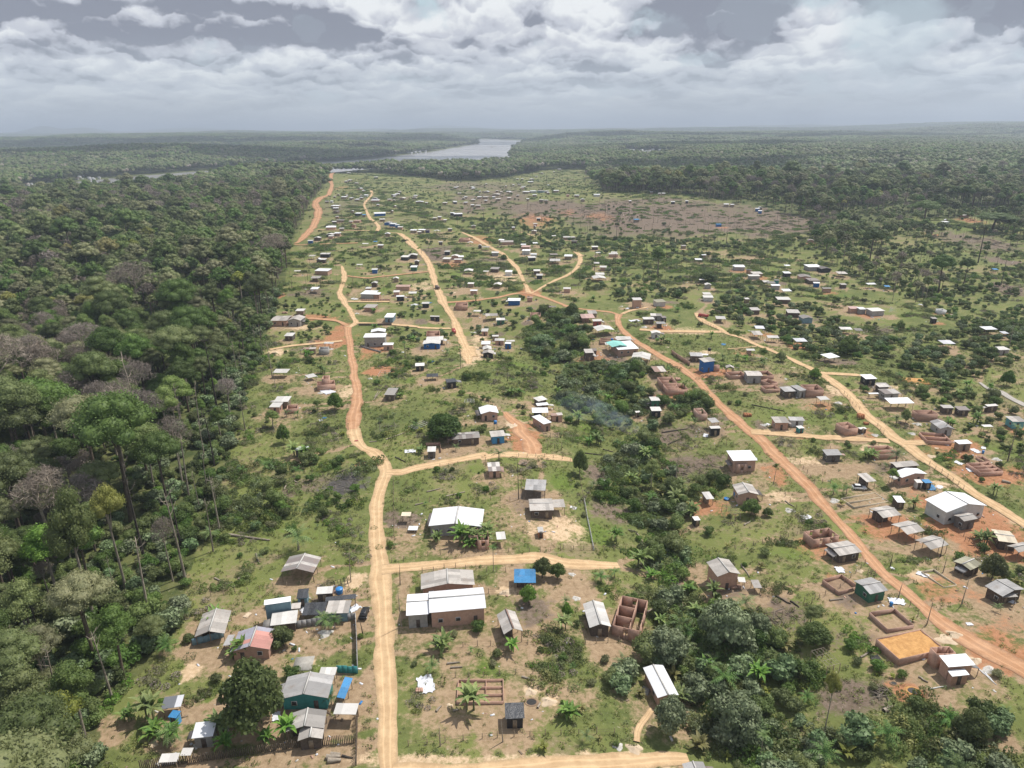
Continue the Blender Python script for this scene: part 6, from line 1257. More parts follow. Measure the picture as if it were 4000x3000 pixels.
QUICK = """I:685 628 847 32 wb s,640 716 752 32 On s,637 845 728 30 W- s,612 455 685 27 O- s,748 432 862 18 pk s,705 497 815 18 pw s,605 275 670 18 pB s,675 240 755 20 pw g,820 118 940 18 wb s,818 200 905 25 pw g,845 218 905 14 pp s,915 185 988 15 wp s,890 50 942 13 pw s,1265 1060 1400 42 fb s,1507 1175 1615 50 wl s,1225 900 1385 48 wg s,1375 905 1452 38 wb s,1285 837 1352 20 pb s,1355 775 1425 22 pw g,1360 615 1430 14 wB s,1180 558 1250 10 o- s,1698 465 1790 32 pk s,1790 446 1898 18 pw g,1862 518 1922 18 pw g,1815 585 1895 32 wG s,1612 720 1680 22 pn g,1640 815 1810 12 rb s,1615 880 1690 28 pb s,1795 895 1890 22 o- s,1650 932 1745 14 wk s,1950 1015 2040 22 pk s,1425 325 1490 12 wn s,1245 310 1318 8 o- s,1515 192 1580 20 wn g,1380 285 1425 15 b- s,550 1550 700 22 rn s,795 1483 905 20 o- s,445 635 520 10 o- s,460 1100 560 28 pn s,710 490 750 12 wn g
J:385 488 475 22 pn s,405 405 470 18 pk s,485 455 575 30 pb g,575 465 640 35 wW s,520 495 610 12 pb s,965 420 1050 18 pg s,640 630 745 30 o- g,945 605 1045 30 Pw s,1120 640 1205 28 wW s,680 780 755 18 pn s,985 790 1075 22 o- g,710 862 795 15 wb s,1070 290 1225 28 fb u,1045 265 1110 16 wn s,1308 320 1370 40 wW s,1310 345 1415 30 kb s,1320 395 1418 28 wW s,1400 475 1490 25 pk s,1650 512 1775 30 o- s,1660 440 1750 25 P- s,1820 455 1915 27 wn s,1455 303 1512 12 W- s,1460 630 1540 25 pw s,1492 682 1570 32 pk s,1430 160 1492 18 pn g,1675 218 1725 12 o- s,1812 235 1895 22 pn s,1895 235 1952 12 pw s,1900 280 1970 12 dw s,1155 980 1305 32 wB s,1380 945 1450 15 rb s,1810 840 1898 20 pb s,895 1165 1040 30 O- s,1020 1215 1125 28 pG s,750 1118 835 18 o- s,540 1035 678 48 xb s,840 1340 920 35 pb s,970 1400 1048 18 pn s,842 1495 950 40 wb s,1000 1450 1115 28 pb s,1120 1485 1195 18 wB s,1135 1460 1240 18 p- o,862 1560 968 40 pn g,855 1605 985 35 fk g,580 250 690 38 xb s,450 135 502 14 pw s,285 160 360 15 o- g,90 170 140 10 pn s,180 150 235 8 dv s,105 145 180 8 W- s,680 297 745 15 o- g,805 330 850 15 pw g,845 350 935 15 P- s,240 1170 350 12 pk s,1420 1145 1540 30 xb s,340 290 390 10 pw s,1420 435 1495 14 wW s,865 635 930 10 o- s,1640 1055 1725 16 P- s
K:1030 855 1165 30 Pg s,1165 880 1220 25 Pk s,245 1295 362 50 Pw s,335 1270 400 30 Pw s,625 1140 800 45 pb s,1500 1330 1650 45 gw s,1635 1318 1710 12 W- s,1555 195 1637 30 W- s,2025 280 2110 28 wg s,1675 492 1750 30 pg g,1657 605 1750 28 p- s,1655 640 1775 28 pW s,1605 432 1665 12 o- s,1805 892 1920 35 on s,337 45 415 14 pw s,430 285 512 27 pb s,360 238 425 25 o- s,382 370 488 25 p- s,358 418 508 32 p- g,560 112 632 22 pw s,540 130 650 14 pb s,385 115 440 12 o- s,1925 1465 2015 25 O- s,300 830 405 40 Pn s,500 1200 560 30 o- s
L:520 280 640 28 wg s,650 318 715 10 db s,730 362 850 28 Pn s,685 388 818 20 pg s,1108 268 1172 14 W- s,1100 355 1182 30 wk s,1385 282 1545 32 wg s,1535 305 1655 42 dk g,1735 360 1850 28 P- s,1282 400 1425 30 Pb g,1395 442 1520 38 Pw s,1445 470 1520 15 wB s,858 460 940 22 p- s,905 472 1000 25 P- s,980 440 1040 22 dt s,950 500 1055 18 wg s,1090 565 1190 28 W- s,1555 537 1660 16 Pp s,1020 665 1180 35 pw s,712 790 820 45 Pw s,1140 820 1290 50 Pw s,1315 890 1445 40 Pl g,1875 772 1995 30 kb s,1990 780 2070 40 wg s,760 1005 870 35 t- s,738 1080 850 50 O- s,905 1115 1040 30 o- s,1240 1160 1375 42 t- s,1765 1015 1905 30 o- s,1940 1030 2030 30 P- s,655 1265 755 22 ob s,1770 490 1840 18 Pw s,640 660 690 20 pn s,415 1470 510 25 O- g
M:1035 740 1095 25 Pk s,1660 868 1805 40 W- s,410 1535 535 45 Pw s,455 1620 655 55 Pg s,477 362 540 22 b- s,1755 160 1815 20 b- s,1870 915 1940 30 t- s,275 335 375 14 W- s
N:705 680 815 14 wn s,737 715 820 12 wn s,735 760 805 20 Pn g,930 200 980 8 wn s,900 325 945 14 wn s,940 312 988 10 wn s,1045 350 1095 10 pn s,1085 428 1145 14 wn g,1150 458 1190 8 wn s,1330 268 1390 10 wn s,1178 522 1238 32 wW s,1118 560 1170 18 wn s,1125 530 1165 12 wn g,848 550 928 12 wn s,895 528 940 12 pn g,790 515 835 15 pn g,965 565 1015 10 wn s,1042 585 1105 10 wn s,692 610 732 14 wW s,622 615 680 8 pn s,738 542 775 12 Pn s,1283 600 1400 18 wb s,1300 574 1385 16 pv g,1362 660 1400 12 wn s,1595 600 1640 12 pn g,1520 585 1580 10 pb s,1570 520 1640 12 wn s,1630 505 1695 10 wn s,1605 540 1645 16 wn s,1690 568 1770 20 pn g,1672 472 1718 10 pn s,1890 530 1945 14 wn s,1875 560 1945 10 pn g,1930 622 2045 14 wn g,2065 632 2100 12 wn s,1600 682 1645 12 pn g,1560 752 1600 12 pn g,990 755 1040 12 pn g,1048 788 1130 14 wk s,1155 810 1208 18 b- s,1330 792 1500 28 wB s,1408 875 1490 32 pn s,1545 940 1635 25 wB s,1630 955 1690 20 wB s,1665 985 1740 25 pb s,1470 925 1575 22 gB g,770 835 820 14 pb s,722 908 782 16 pn s,780 885 890 8 Pn s,965 905 1020 18 pb s,1030 895 1125 16 rb s,1000 960 1060 16 rb g,660 975 760 12 Pk s,830 1005 900 10 pn s,1845 1030 1940 14 wn s,1970 1025 2060 12 wn s
O:470 310 510 8 wn s,510 302 530 6 wn s,635 308 685 14 wn g,668 320 710 10 wn s,820 272 840 8 wn s,800 355 855 14 wn g,890 385 968 20 pn g,890 410 925 14 wW s,1042 355 1092 12 wn s,1075 362 1110 6 pn s,748 352 770 8 wn s,925 345 955 8 pn s,975 360 1003 6 pn s,512 372 552 10 pn s,585 412 618 10 wn s,560 428 600 10 pn g,725 412 770 8 wn s,785 413 845 6 pn s,350 475 400 12 pn s,460 460 500 12 pn s,470 467 510 8 wk s,582 472 620 10 wn s,665 442 708 8 pn s,803 450 835 10 wn s,930 435 985 8 pn s,1050 422 1090 6 pn s,662 500 700 14 wn s,710 505 765 8 pn s,435 587 480 14 wk s,480 600 575 14 wk s,298 628 338 14 wn s,245 640 288 10 pn s,368 662 400 12 wn s,668 728 715 12 pn g,1105 742 1140 12 wn s,1150 218 1175 8 wn s,1205 218 1230 6 wn s,1305 220 1345 12 wn s,1275 250 1338 12 wn s,1110 282 1130 12 wn s,1028 295 1048 8 wn s,1172 278 1205 6 pn s,1205 302 1250 10 wn s,1203 318 1240 8 pb s,1215 357 1285 18 wn s,1310 350 1375 18 wW s,1375 347 1440 14 gl s,1325 390 1372 12 wn s,1260 435 1293 14 wn s,1150 395 1180 8 pn s,1455 350 1495 14 wn s,1485 365 1515 10 wn s,1547 345 1605 8 wn s,1485 282 1507 12 wW s,1355 190 1382 10 wn s,1415 155 1440 8 wn s,1605 112 1642 6 wn s,1548 140 1570 6 wn s,1395 445 1440 8 pn s,1450 450 1490 10 pn s,1690 392 1728 12 kb s,1775 395 1830 10 wn s,1990 388 2060 14 wW s,1848 442 1895 10 wn g,1370 645 1415 10 pk s,1335 705 1380 8 pb s,1335 732 1362 12 wn g
P:387 407 413 12 wn s,585 320 615 8 wn s,662 334 690 8 wn s,700 334 735 8 wn s,790 415 830 8 wk s,925 410 955 8 wk s,1295 438 1345 16 wn s,1365 445 1400 6 wn s,1595 487 1640 12 wB s,1630 475 1668 12 wn g,1625 508 1665 10 wB s,440 588 490 14 b- s,1230 632 1280 16 bB s,893 838 940 10 P- s,1088 926 1132 8 W- s
Q:1450 588 1488 14 wn g,1445 608 1500 10 wW s,1620 545 1690 10 Pb s,1290 697 1345 26 gg s,140 785 200 22 Pn g,485 320 525 10 pn s,1812 575 1830 8 wn s"""
for ln in BLD.split('\n'):
    ln = ln.strip()
    if not ln: continue
    tk = ln.split(' ')
    # a dash before the wall word marks roofless kinds; normalise to 13 fields and the label
    if tk[7] in 'xf':
        rest = tk[10:]; mode = rest[0] if rest[0] in ('sand', 'earth', 'pale', 'grass') else '-'
        j = 1
        while rest[j] == '-': j += 1
        ln = ' '.join(tk[:10]+[mode, '-', rest[j]]+rest[j+1:])
    elif tk[7] == 'o' and tk[12] not in WALLW and tk[12] != '-':
        ln = ' '.join(tk[:12]+['-']+tk[12:])
    elif tk[7] == 'h' and tk[12] not in WALLW: ln = ' '.join(tk[:12]+['brick']+tk[12:])
    building(ln)
for ln in QUICK.split('\n'):
    c, items = ln.split(':')
    for it in items.split(','):
        x0, y, x1, d, kk_, rt = it.split(); ty, rf = QK[kk_[0]]; wl = WK[kk_[1]]
        if wl == '-' and ty == 'h': ty = 'o'
        if c in 'NOPQ' and ty == 'o': ty, wl = 'h', ('plank' if wl == '-' else wl)
        he = 3.0 if rf in ('white', 'grey') else 2.7; hr = {'s': .3, 'g': .8, 'u': .8, 'o': .3}[rt]; rtt = {'s': 's', 'g': 'gv', 'u': 'gu', 'o': 's'}[rt]
        if ty == 'x': hr = 1; rtt = '-'
        sk = random.uniform(-.12, .12)*(float(x1)-float(x0)); tl = random.uniform(-.03, .03)*(float(x1)-float(x0))
        building(' '.join([c, x0, y, x1, str(float(y)-tl), str(float(x1)+sk), str(float(y)-tl-float(d)), ty, str(he), str(hr), rtt, rf, wl]))
# ---- worn yards round the houses and footpaths to the nearest road, painted into the soil map
for hx, hy, hr, ca, sa, hu, hv in FOOT:
    d_ = math.hypot(hx, hy)
    if d_ < 900 and RS.rand() < .95: PL.append((hx+RS.uniform(-2, 2), hy-hv*.35-1, hr*RS.uniform(1.2, 2.3)+1.5, hr*RS.uniform(1.1, 2.0)+2.5, 'r' if (hx > 60 and RS.rand() < .22) else 'y', RS.uniform(.6, 1.0)))
    if d_ < 700 and RS.rand() < .35: PL.append((hx+RS.uniform(-9, 9), hy+RS.uniform(-9, 9), RS.uniform(3, 8), RS.uniform(3, 9), 'b' if RS.rand() < .5 else 'l', RS.uniform(.5, 1)))
PT = paint(gx, gy)
RP = np.concatenate([np.stack([X_[::3], Y_[::3]], 1) for X_, Y_, W_ in ROADLINES])
for hx, hy, hr, ca, sa, hu, hv in FOOT:
    if math.hypot(hx, hy) > 650: continue
    d = np.hypot(RP[:, 0]-hx, RP[:, 1]-hy); k = int(np.argmin(d))
    if d[k] > 70 or d[k] < hr: continue
    tx_, ty_ = RP[k]; sel = np.where((gx > min(hx, tx_)-5) & (gx < max(hx, tx_)+5) & (gy > min(hy, ty_)-5) & (gy < max(hy, ty_)+5))[0]
    m0 = ((hx+tx_)/2+RS.uniform(-3, 3), (hy+ty_)/2+RS.uniform(-3, 3)); q = seg_dist(gx[sel], gy[sel], [(hx, hy), m0, (tx_, ty_)])+(vnoise(gx[sel], gy[sel], 2, 9)-.5)*.8
    PT[5][sel] = np.maximum(PT[5][sel], .95*(1-sstep(.35, 1.5, q)))
for nm, ch in (('soil', (0, 1, 2)), ('cover', (3, 4, 5))):
    cdat = np.ones((len(gx), 4)); cdat[:, :3] = PT[list(ch)].T; GROUND_ME.attributes[nm].data.foreach_set('color', cdat.ravel())
# ---- bushes: clear of the houses, the largest ones each an object of its own
okb = np.ones(len(BP), bool)
for hx, hy, hr, ca, sa, hu, hv in FOOT:
    dx_ = BP[:, 0]-hx; dy_ = BP[:, 1]-hy; near_ = np.hypot(dx_, dy_) < hr+3
    a_ = dx_*ca+dy_*sa; b_2 = -dx_*sa+dy_*ca; okb &= ~(near_ & (np.abs(a_) < hu/2+1.2) & (np.abs(b_2) < hv/2+1.2))
    # keep the line of sight on a building free of tall growth
    fr = (dy_ < 0) & (dy_ > (-4.5 if hy < 350 else -hr-8)) & (np.abs(dx_) < hu/2+.5); okb &= ~(fr & (near_ | (hy >= 350)))
sp = BK >= 12; okb &= ~sp | road_clear(BP[:, 0], BP[:, 1], 3.6)
for hx, hy, hr, ca, sa, hu, hv in FOOT: okb &= ~(sp & (np.hypot(BP[:, 0]-hx, BP[:, 1]-hy+2.0) < hr+2.8))
pb_ = paint(BP[:, 0], BP[:, 1]); okb &= ~((pb_[2] > .3) & (RS.rand(len(BP)) < .72)); okb &= ~((np.max(pb_[[0, 1, 5]], axis=0) > .5) & (RS.rand(len(BP)) < .55))
okb &= ~(sp & (BP[:, 1] > 430) & (RS.rand(len(BP)) < .36))
okb &= ~np.isin(BK, [0, 3, 5, 6]) | road_clear(BP[:, 0], BP[:, 1], 3.8)
okb &= (BP[:, 1] < 260) | ((BK > 6) & (BK < 12)) | (road_clear(BP[:, 0], BP[:, 1]+6, .5) & road_clear(BP[:, 0], BP[:, 1]+3, .5))
BP, BK, BXY = BP[okb], BK[okb], BXY[okb]
sl = sample(11, 600, 1500, .5, .8, 30); zs = height(sl[:, 0], sl[:, 1]); ps = paint(sl[:, 0], sl[:, 1]); ms = (ps[2] > .25) & (RS.rand(len(sl)) < .34); Xs, Ys, _ = project(sl[:, 0], sl[:, 1], zs)
BP = np.vstack([BP, np.stack([sl[:, 0], sl[:, 1], zs], 1)[ms]]); BK = np.concatenate([BK, RS.choice([11, 11, 14, 12], ms.sum())]); BXY = np.vstack([BXY, np.stack([Xs, Ys], 1)[ms]])
sl = sample(6.5, 110, 420, .5, .8, 30); zs = height(sl[:, 0], sl[:, 1]); Xs, Ys, _ = project(sl[:, 0], sl[:, 1], zs); ms = (in_poly(Xs, Ys, MARG) | in_poly(Xs, Ys, zp([(560,640),(640,560),(640,700),(560,1000),(400,1420),(300,1400),(420,900)]))) & (RS.rand(len(sl)) < .17) & road_clear(sl[:, 0], sl[:, 1], 4)
BP = np.vstack([BP, np.stack([sl[:, 0], sl[:, 1], zs], 1)[ms]]); BK = np.concatenate([BK, np.full(ms.sum(), 16)]); BXY = np.vstack([BXY, np.stack([Xs, Ys], 1)[ms]])
inz = np.zeros(len(BP), bool)
for pz, dn, ks in BZ[:9]: inz |= in_poly(BXY[:, 0], BXY[:, 1], pz)
bs = np.where(inz, RS.uniform(.55, 1.25, len(BP)), RS.uniform(.28, .9, len(BP))); br = RS.uniform(0, 6.28, len(BP))
bs = np.where((BK == 7) | (BK == 8), bs*1.7+.4, bs); bs = np.where(BK == 11, bs*.5, bs); bs = np.where((BK >= 12) & (BK < 16), bs*.45+.38, bs)
big_ = np.array([2.4, 2, 1.6, 3, 1.5, 3.2, 2.4]+[0]*10)[BK]*bs
inf_ = (BXY[:, 0] > 0) & (BXY[:, 0] < 4000) & (BXY[:, 1] < 3000) & in_poly(BXY[:, 0], BXY[:, 1], CLEAR)
sc_ = np.where(inf_, big_/np.hypot(BP[:, 0], BP[:, 1]), 0); oi_ = np.argsort(-sc_)[:190]; m_ = np.ones(len(BP), bool); m_[oi_] = False
BN = ['dense dark bush', 'mid green bush', 'bright green bush', 'large grey-green broadleaf shrub', 'low olive bush', 'tall leafy shrub', 'grey-green broadleaf shrub']
for i in oi_:
    k = BK[i]; place('bush', [('foliage', BUSH[k][0]), ('stem', BUSH[k][1])], BP[i], bs[i], br[i], BN[k], 'bush', 'bushes of the clearing')
scatter('undergrowth', 'bushes and scrub spread over the clearing and forest edge', BP[m_], BK[m_], bs[m_], br[m_], [bpy.data.objects.new('scrub', b_) for b_ in [q[0] for q in BUSH]+[WEED[1].data, WEED[3].data, PALM[2][0], BAN[2][0], DEAD[0][1]]+[q.data for q in SCR]+[DEAD[1][1]]])
# ---- low weeds over the grass
wp = sample(1.2, 92, 360, .5, .78, 20); z_ = height(wp[:, 0], wp[:, 1]); X, Y, _ = project(wp[:, 0], wp[:, 1], z_); pt = paint(wp[:, 0], wp[:, 1]); bare = np.max(pt[[0, 1, 4, 5]], axis=0)
nz = vnoise(wp[:, 0], wp[:, 1], 9, 51)*.5+vnoise(wp[:, 0], wp[:, 1], 2.5, 52)*.5
s_ = in_poly(X, Y, CLEAR) & (RS.rand(len(wp)) < np.where(bare > .5, .05, np.where(nz > .50, .62, .22))) & (X > -30) & (X < 4030) & (Y < 3030)
s_ &= road_clear(wp[:, 0], wp[:, 1], .2)
for hx, hy, hr, ca, sa, hu, hv in FOOT:
    dx_ = wp[:, 0]-hx; dy_ = wp[:, 1]-hy; s_ &= ~((np.abs(dx_*ca+dy_*sa) < hu/2) & (np.abs(-dx_*sa+dy_*ca) < hv/2))
scatter('weeds', 'tufts of grass and weeds over the village ground', np.stack([wp[:, 0], wp[:, 1], z_-.05], 1)[s_], RS.randint(0, 4, s_.sum()), RS.uniform(.35, 1.25, s_.sum()), RS.uniform(0, 6.28, s_.sum()), WEED)
# ---------------------------------------------------------------- fences and walls
def polyline(spec):
    c, *r = spec.split(); r = list(map(float, r)); return [G(c, r[i], r[i+1]) for i in range(0, len(r), 2)]
def walk(P, step):
    P = [np.array(p[:2]) for p in P]; o = []
    for a, b in zip(P[:-1], P[1:]):
        L = np.linalg.norm(b-a); n = max(1, int(round(L/step)))
        for i in range(n): q = a+(b-a)*i/n; o.append((q, math.atan2((b-a)[1], (b-a)[0])))
    o.append((P[-1], o[-1][1])); return o
FP = [post_mesh(1.4), post_mesh(1.2), post_mesh(1.6)]
FENCES = """A 600 420 950 380 1340 325|B 240 178 500 130 850 108 1235 105|B 460 250 700 215 925 245 1060 250|B 650 790 860 780 1220 768|B 500 1012 900 1000 1370 968|B 360 1500 890 1445 1460 1420 1840 1410|B 1310 100 1600 92 1840 85|B 935 400 1150 410
C 0 85 220 90 450 90|C 0 770 160 768 400 750|C 840 240 950 210 1230 80|C 1410 640 1740 500 1843 440|D 260 462 480 400 700 190|D 1020 490 1080 570 1140 635|D 1420 20 1560 120 1700 190|E 1245 1130 1243 1350 1250 1560|E 1270 1290 1600 1285 1880 1265
E 80 935 350 915 600 880 860 870|E 990 95 1120 140 1240 175 1480 215|E 610 745 750 745 900 740|E 1600 1025 1800 1000 1945 980|F 440 945 640 950 840 975|F 950 990 1100 1030 1240 1030|F 880 760 1000 785 1120 762|F 905 1090 930 1260 950 1350|F 460 1085 465 1200 480 1290|F 230 1275 450 1290
G 1200 690 1340 800 1480 990 1640 992|G 1100 1010 1240 1180 1370 1290|G 450 640 680 600|G 1250 590 1450 630 1640 650|G 700 1650 1050 1570 1480 1470|H 1100 805 1280 930 1440 1050|H 1380 1475 1500 1560 1700 1600|H 250 100 330 200 400 260|H 580 420 640 500
K 480 845 580 960 690 1065|K 900 1250 1020 1330 1120 1400|K 1560 905 1680 950 1800 1010|K 660 640 900 640|I 1240 1520 1400 1560 1560 1580|I 1145 700 1140 780 1130 870|J 740 1335 940 1400 1130 1440|J 1180 800 1300 830|L 560 1180 760 1250 960 1330|L 0 940 200 1000 360 1060|M 250 1520 330 1600 380 1650"""
for i, f in enumerate(FENCES.replace('\n', '|').split('|')):
    P = polyline(f); W = walk(P, 3.0); o0 = W[0][0]; z0 = float(height(o0[0], o0[1])); e = empty('wire_fence', (o0[0], o0[1], z0))
    if len(W) > 95: W = W[::2]
    b = MB(); pts_ = []
    for j, (q, a) in enumerate(W):
        z = float(height(q[0], q[1])); link('post', FP[j % 3], e, (q[0]-o0[0]+random.uniform(-.1, .1), q[1]-o0[1], z-z0), random.uniform(0, 6))
        pts_.append((q[0]-o0[0], q[1]-o0[1], z-z0))
    for hh in (.5, 1.05): b.tube([(p[0], p[1], p[2]+hh) for p in pts_], .018, 3)
    b.build('wire', ['bark'], e); TODO.append((e, 'post and wire fence', 'fence', 'post and wire fences'))
def panel_fence(spec, name, lab, h, mats, kind):
    P = polyline(spec); o0 = P[0]; b = MB(); rn = random.Random(5)
    W = walk(P, .32 if kind == 'stake' else (1.1 if kind == 'sheet' else .5)); pr = None
    for (q, a), (q2, a2) in zip(W[:-1], W[1:]):
        z = float(height(q[0], q[1]))-o0[2]; x, y = q[0]-o0[0], q[1]-o0[1]
        if kind == 'stake':
            hh = h*rn.uniform(.82, 1.1); b.tube([(x, y, z-.3), (x+rn.uniform(-.06, .06), y+rn.uniform(-.06, .06), z+hh)], [.11, .08], 4)
        else:
            dx_, dy_ = q2-q; L = math.hypot(dx_, dy_)+.04; nx_, ny_ = -dy_/L*.05, dx_/L*.05; hh = h*(rn.uniform(.94, 1.05) if kind == 'sheet' else 1); k = .02 if rn.random() < .5 else 0
            c = [(x-nx_, y-ny_), (x+dx_*1.01-nx_, y+dy_*1.01-ny_), (x+dx_*1.01+nx_, y+dy_*1.01+ny_), (x+nx_, y+ny_)]
            b.hexa([(p[0], p[1], z-.4) for p in c]+[(p[0], p[1], z+hh) for p in c], 0, rn.random())
    o = b.build(name, mats); o.location = (o0[0], o0[1], o0[2]); tag(o, lab, 'fence' if kind != 'wall' else 'wall')
panel_fence('A 90 1665 500 1615 900 1560 1300 1500 1650 1475', 'stake_fence', 'long dark fence of upright rough stakes along the yard bottom', 1.9, ['bark'], 'stake')
panel_fence('A 1652 1250 1648 1480 1642 1650', 'stake_fence', 'dark stake fence beside the main sandy road at the yard corner', 1.8, ['bark'], 'stake')
panel_fence('A 1010 695 1250 645 1640 588', 'sheet_fence', 'grey corrugated sheet fence below the pale blue cabin compound', 1.9, ['r_grey'], 'sheet')
panel_fence('A 465 778 690 716', 'sheet_fence', 'bluish sheet fence below the long forest edge shed', 1.7, ['w_paleblue'], 'sheet')
panel_fence('A 1640 590 1650 780 1655 970', 'sheet_fence', 'straight pale edged sheet fence beside the main road', 2.0, ['r_grey'], 'sheet')
panel_fence('A 1505 972 1655 978', 'sheet_fence', 'short teal sheet fence behind the teal house', 1.8, ['w_teal'], 'sheet')
panel_fence('K 1275 1300 1340 1350 1490 1445', 'garden_wall', 'reddish brick garden wall slanting beside the red road', 2.0, ['w_brick'], 'wall')
panel_fence('K 150 1440 200 1480 300 1462', 'plank_fence', 'pale plank fence around the hill top yard over the creek', 1.8, ['w_plank'], 'sheet')
panel_fence('I 1210 1272 1400 1272 1600 1268', 'garden_wall', 'long brown wall facing the narrow track junction', 1.3, ['w_wood'], 'wall')
panel_fence('I 1235 985 1400 985 1580 980', 'plank_fence', 'dark plank fence in front of the walled grey house', 1.4, ['w_brick'], 'sheet')
panel_fence('F 942 1285 965 1420 990 1540 1015 1665', 'slat_fence', 'pale slatted fence dividing sandy yard and lush grass', 1.0, ['frame_white'], 'stake')
panel_fence('E 1490 865 1600 862 1605 915', 'garden_wall', 'low brick garden wall around the little pale hut', 1.3, ['w_brick'], 'wall')
panel_fence('I 1240 1520 1300 1545 1470 1590', 'garden_wall', 'low pale block wall in front of the pink cube house', .9, ['w_render'], 'wall')
# ---------------------------------------------------------------- loose things
def mound(c, x, y, r, mat, lab, hk=.38):
    g = G(c, x, y); R_ = r/REG[c][2]*depth(g)/FPX; rs = np.random.RandomState(int(x+y)); n, m_ = 7, 22; V = [(0, 0, R_*hk)]; F3 = []; F4 = []
    for i in range(1, n+1):
        q = i/n
        for j in range(m_):
            a = 2*math.pi*j/m_; rr = R_*q*(1+.22*math.sin(a*3+x)+.12*math.sin(a*5+y)+rs.uniform(-.05, .05)); z = R_*hk*(1-q)**1.25*(1+.25*math.sin(a*2+q*4+x)) if i < n else -.12
            V.append((rr*math.cos(a), rr*math.sin(a)*.85, z+float(height(g[0]+rr*math.cos(a), g[1]+rr*math.sin(a)))-g[2]+.02))
    for j in range(m_): F3.append((0, 1+j, 1+(j+1) % m_))
    for i in range(n-1):
        for j in range(m_): a = 1+i*m_+j; b = 1+i*m_+(j+1) % m_; F4.append((a, a+m_, b+m_, b))
    me = make_mesh('pile', V, [np.array(F3), np.array(F4)], [mat], None, True); o = link({'tarpwhite': 'gravel_pile', 'sandpale': 'sand_pile', 'rubble': 'gravel_pile', 'sandfill': 'sand_pile', 'earthfloor': 'soil_pile'}[mat], me, None, g)
    tag(o, None, 'heap'); TODO.append((o, lab, 'heap', 'sand and gravel heaps'))
for q in """A 1420 690 55 r;B 1060 398 46 s;B 1240 1112 46 s;B 1365 1182 58 s;B 655 1207 24 p;C 395 1505 42 r;C 515 1522 62 s;C 62 265 26 r;C 95 438 32 r;D 1490 885 50 s;D 1600 958 62 r;D 1280 735 70 p;D 1340 700 60 s;D 660 242 30 s;G 1240 1262 55 r;G 1410 1332 40 r;G 1700 1168 52 r;G 1720 192 42 r;H 160 1168 58 r;H 980 402 45 r;H 930 497 38 r;H 1120 722 45 p;H 1770 752 46 r;H 560 512 38 r
H 190 190 34 r;H 945 342 22 r;H 1170 640 22 p;F 390 708 50 p;F 1100 1132 35 r;F 1180 1092 38 p;F 860 1337 26 r;E 765 125 20 r;E 1065 350 22 r;E 690 460 26 r;I 880 1548 34 r;I 1190 1130 30 r;I 1160 960 34 r;J 520 885 30 p;J 1180 700 40 p;J 770 1355 30 r;K 1230 1225 20 p;K 960 990 40 r;K 690 745 22 r;L 1120 1600 26 r;L 1200 1465 30 p;L 1290 1610 24 p;M 20 1640 30 p;B 1540 265 24 r;B 1568 438 28 r;A 500 1165 20 p;W 1850 1020 40 s;D 460 300 14 r;D 115 38 26 r;G 1150 1580 34 r;G 980 410 34 r;G 1010 415 22 p;I 230 1590 40 s;J 655 245 12 r""".replace('\n', ';').split(';'):
    c, x, y, r, k = q.split(); mound(c, float(x), float(y), float(r), {'r': 'rubble', 's': 'sandpale', 'p': 'sandpale'}[k], {'r': 'whitish gravel heap', 's': 'tan sand heap', 'p': 'low pale sand heap'}[k], .38 if k != 'p' else .2)
def sheet(c, x, y, r, mat, desc, asp=.7):
    g = G(c, x, y); R_ = r/REG[c][2]*depth(g)/FPX; rs = np.random.RandomState(int(x*3+y)); n = 9; V = []; a0 = rs.uniform(0, 3)
    for i in range(n):
        for j in range(n):
            u_, v_ = (i/(n-1)-.5)*2*R_, (j/(n-1)-.5)*2*R_*asp; u_ += rs.uniform(-.12, .12)*R_; v_ += rs.uniform(-.12, .12)*R_
            X_, Y_ = u_*math.cos(a0)-v_*math.sin(a0), u_*math.sin(a0)+v_*math.cos(a0); V.append((X_, Y_, .08+rs.uniform(0, .28)*min(R_, 1.5)*.6+float(height(g[0]+X_, g[1]+Y_))-g[2]))
    F = [(i*n+j, i*n+j+1, (i+1)*n+j+1, (i+1)*n+j) for i in range(n-1) for j in range(n-1)]
    o = link('plastic_sheet', make_mesh('plastic_sheet', V, [np.array(F)], [mat], None, False), None, g); tag(o, None, 'plastic sheet'); TODO.append((o, desc, 'plastic sheet', 'crumpled plastic sheets'))
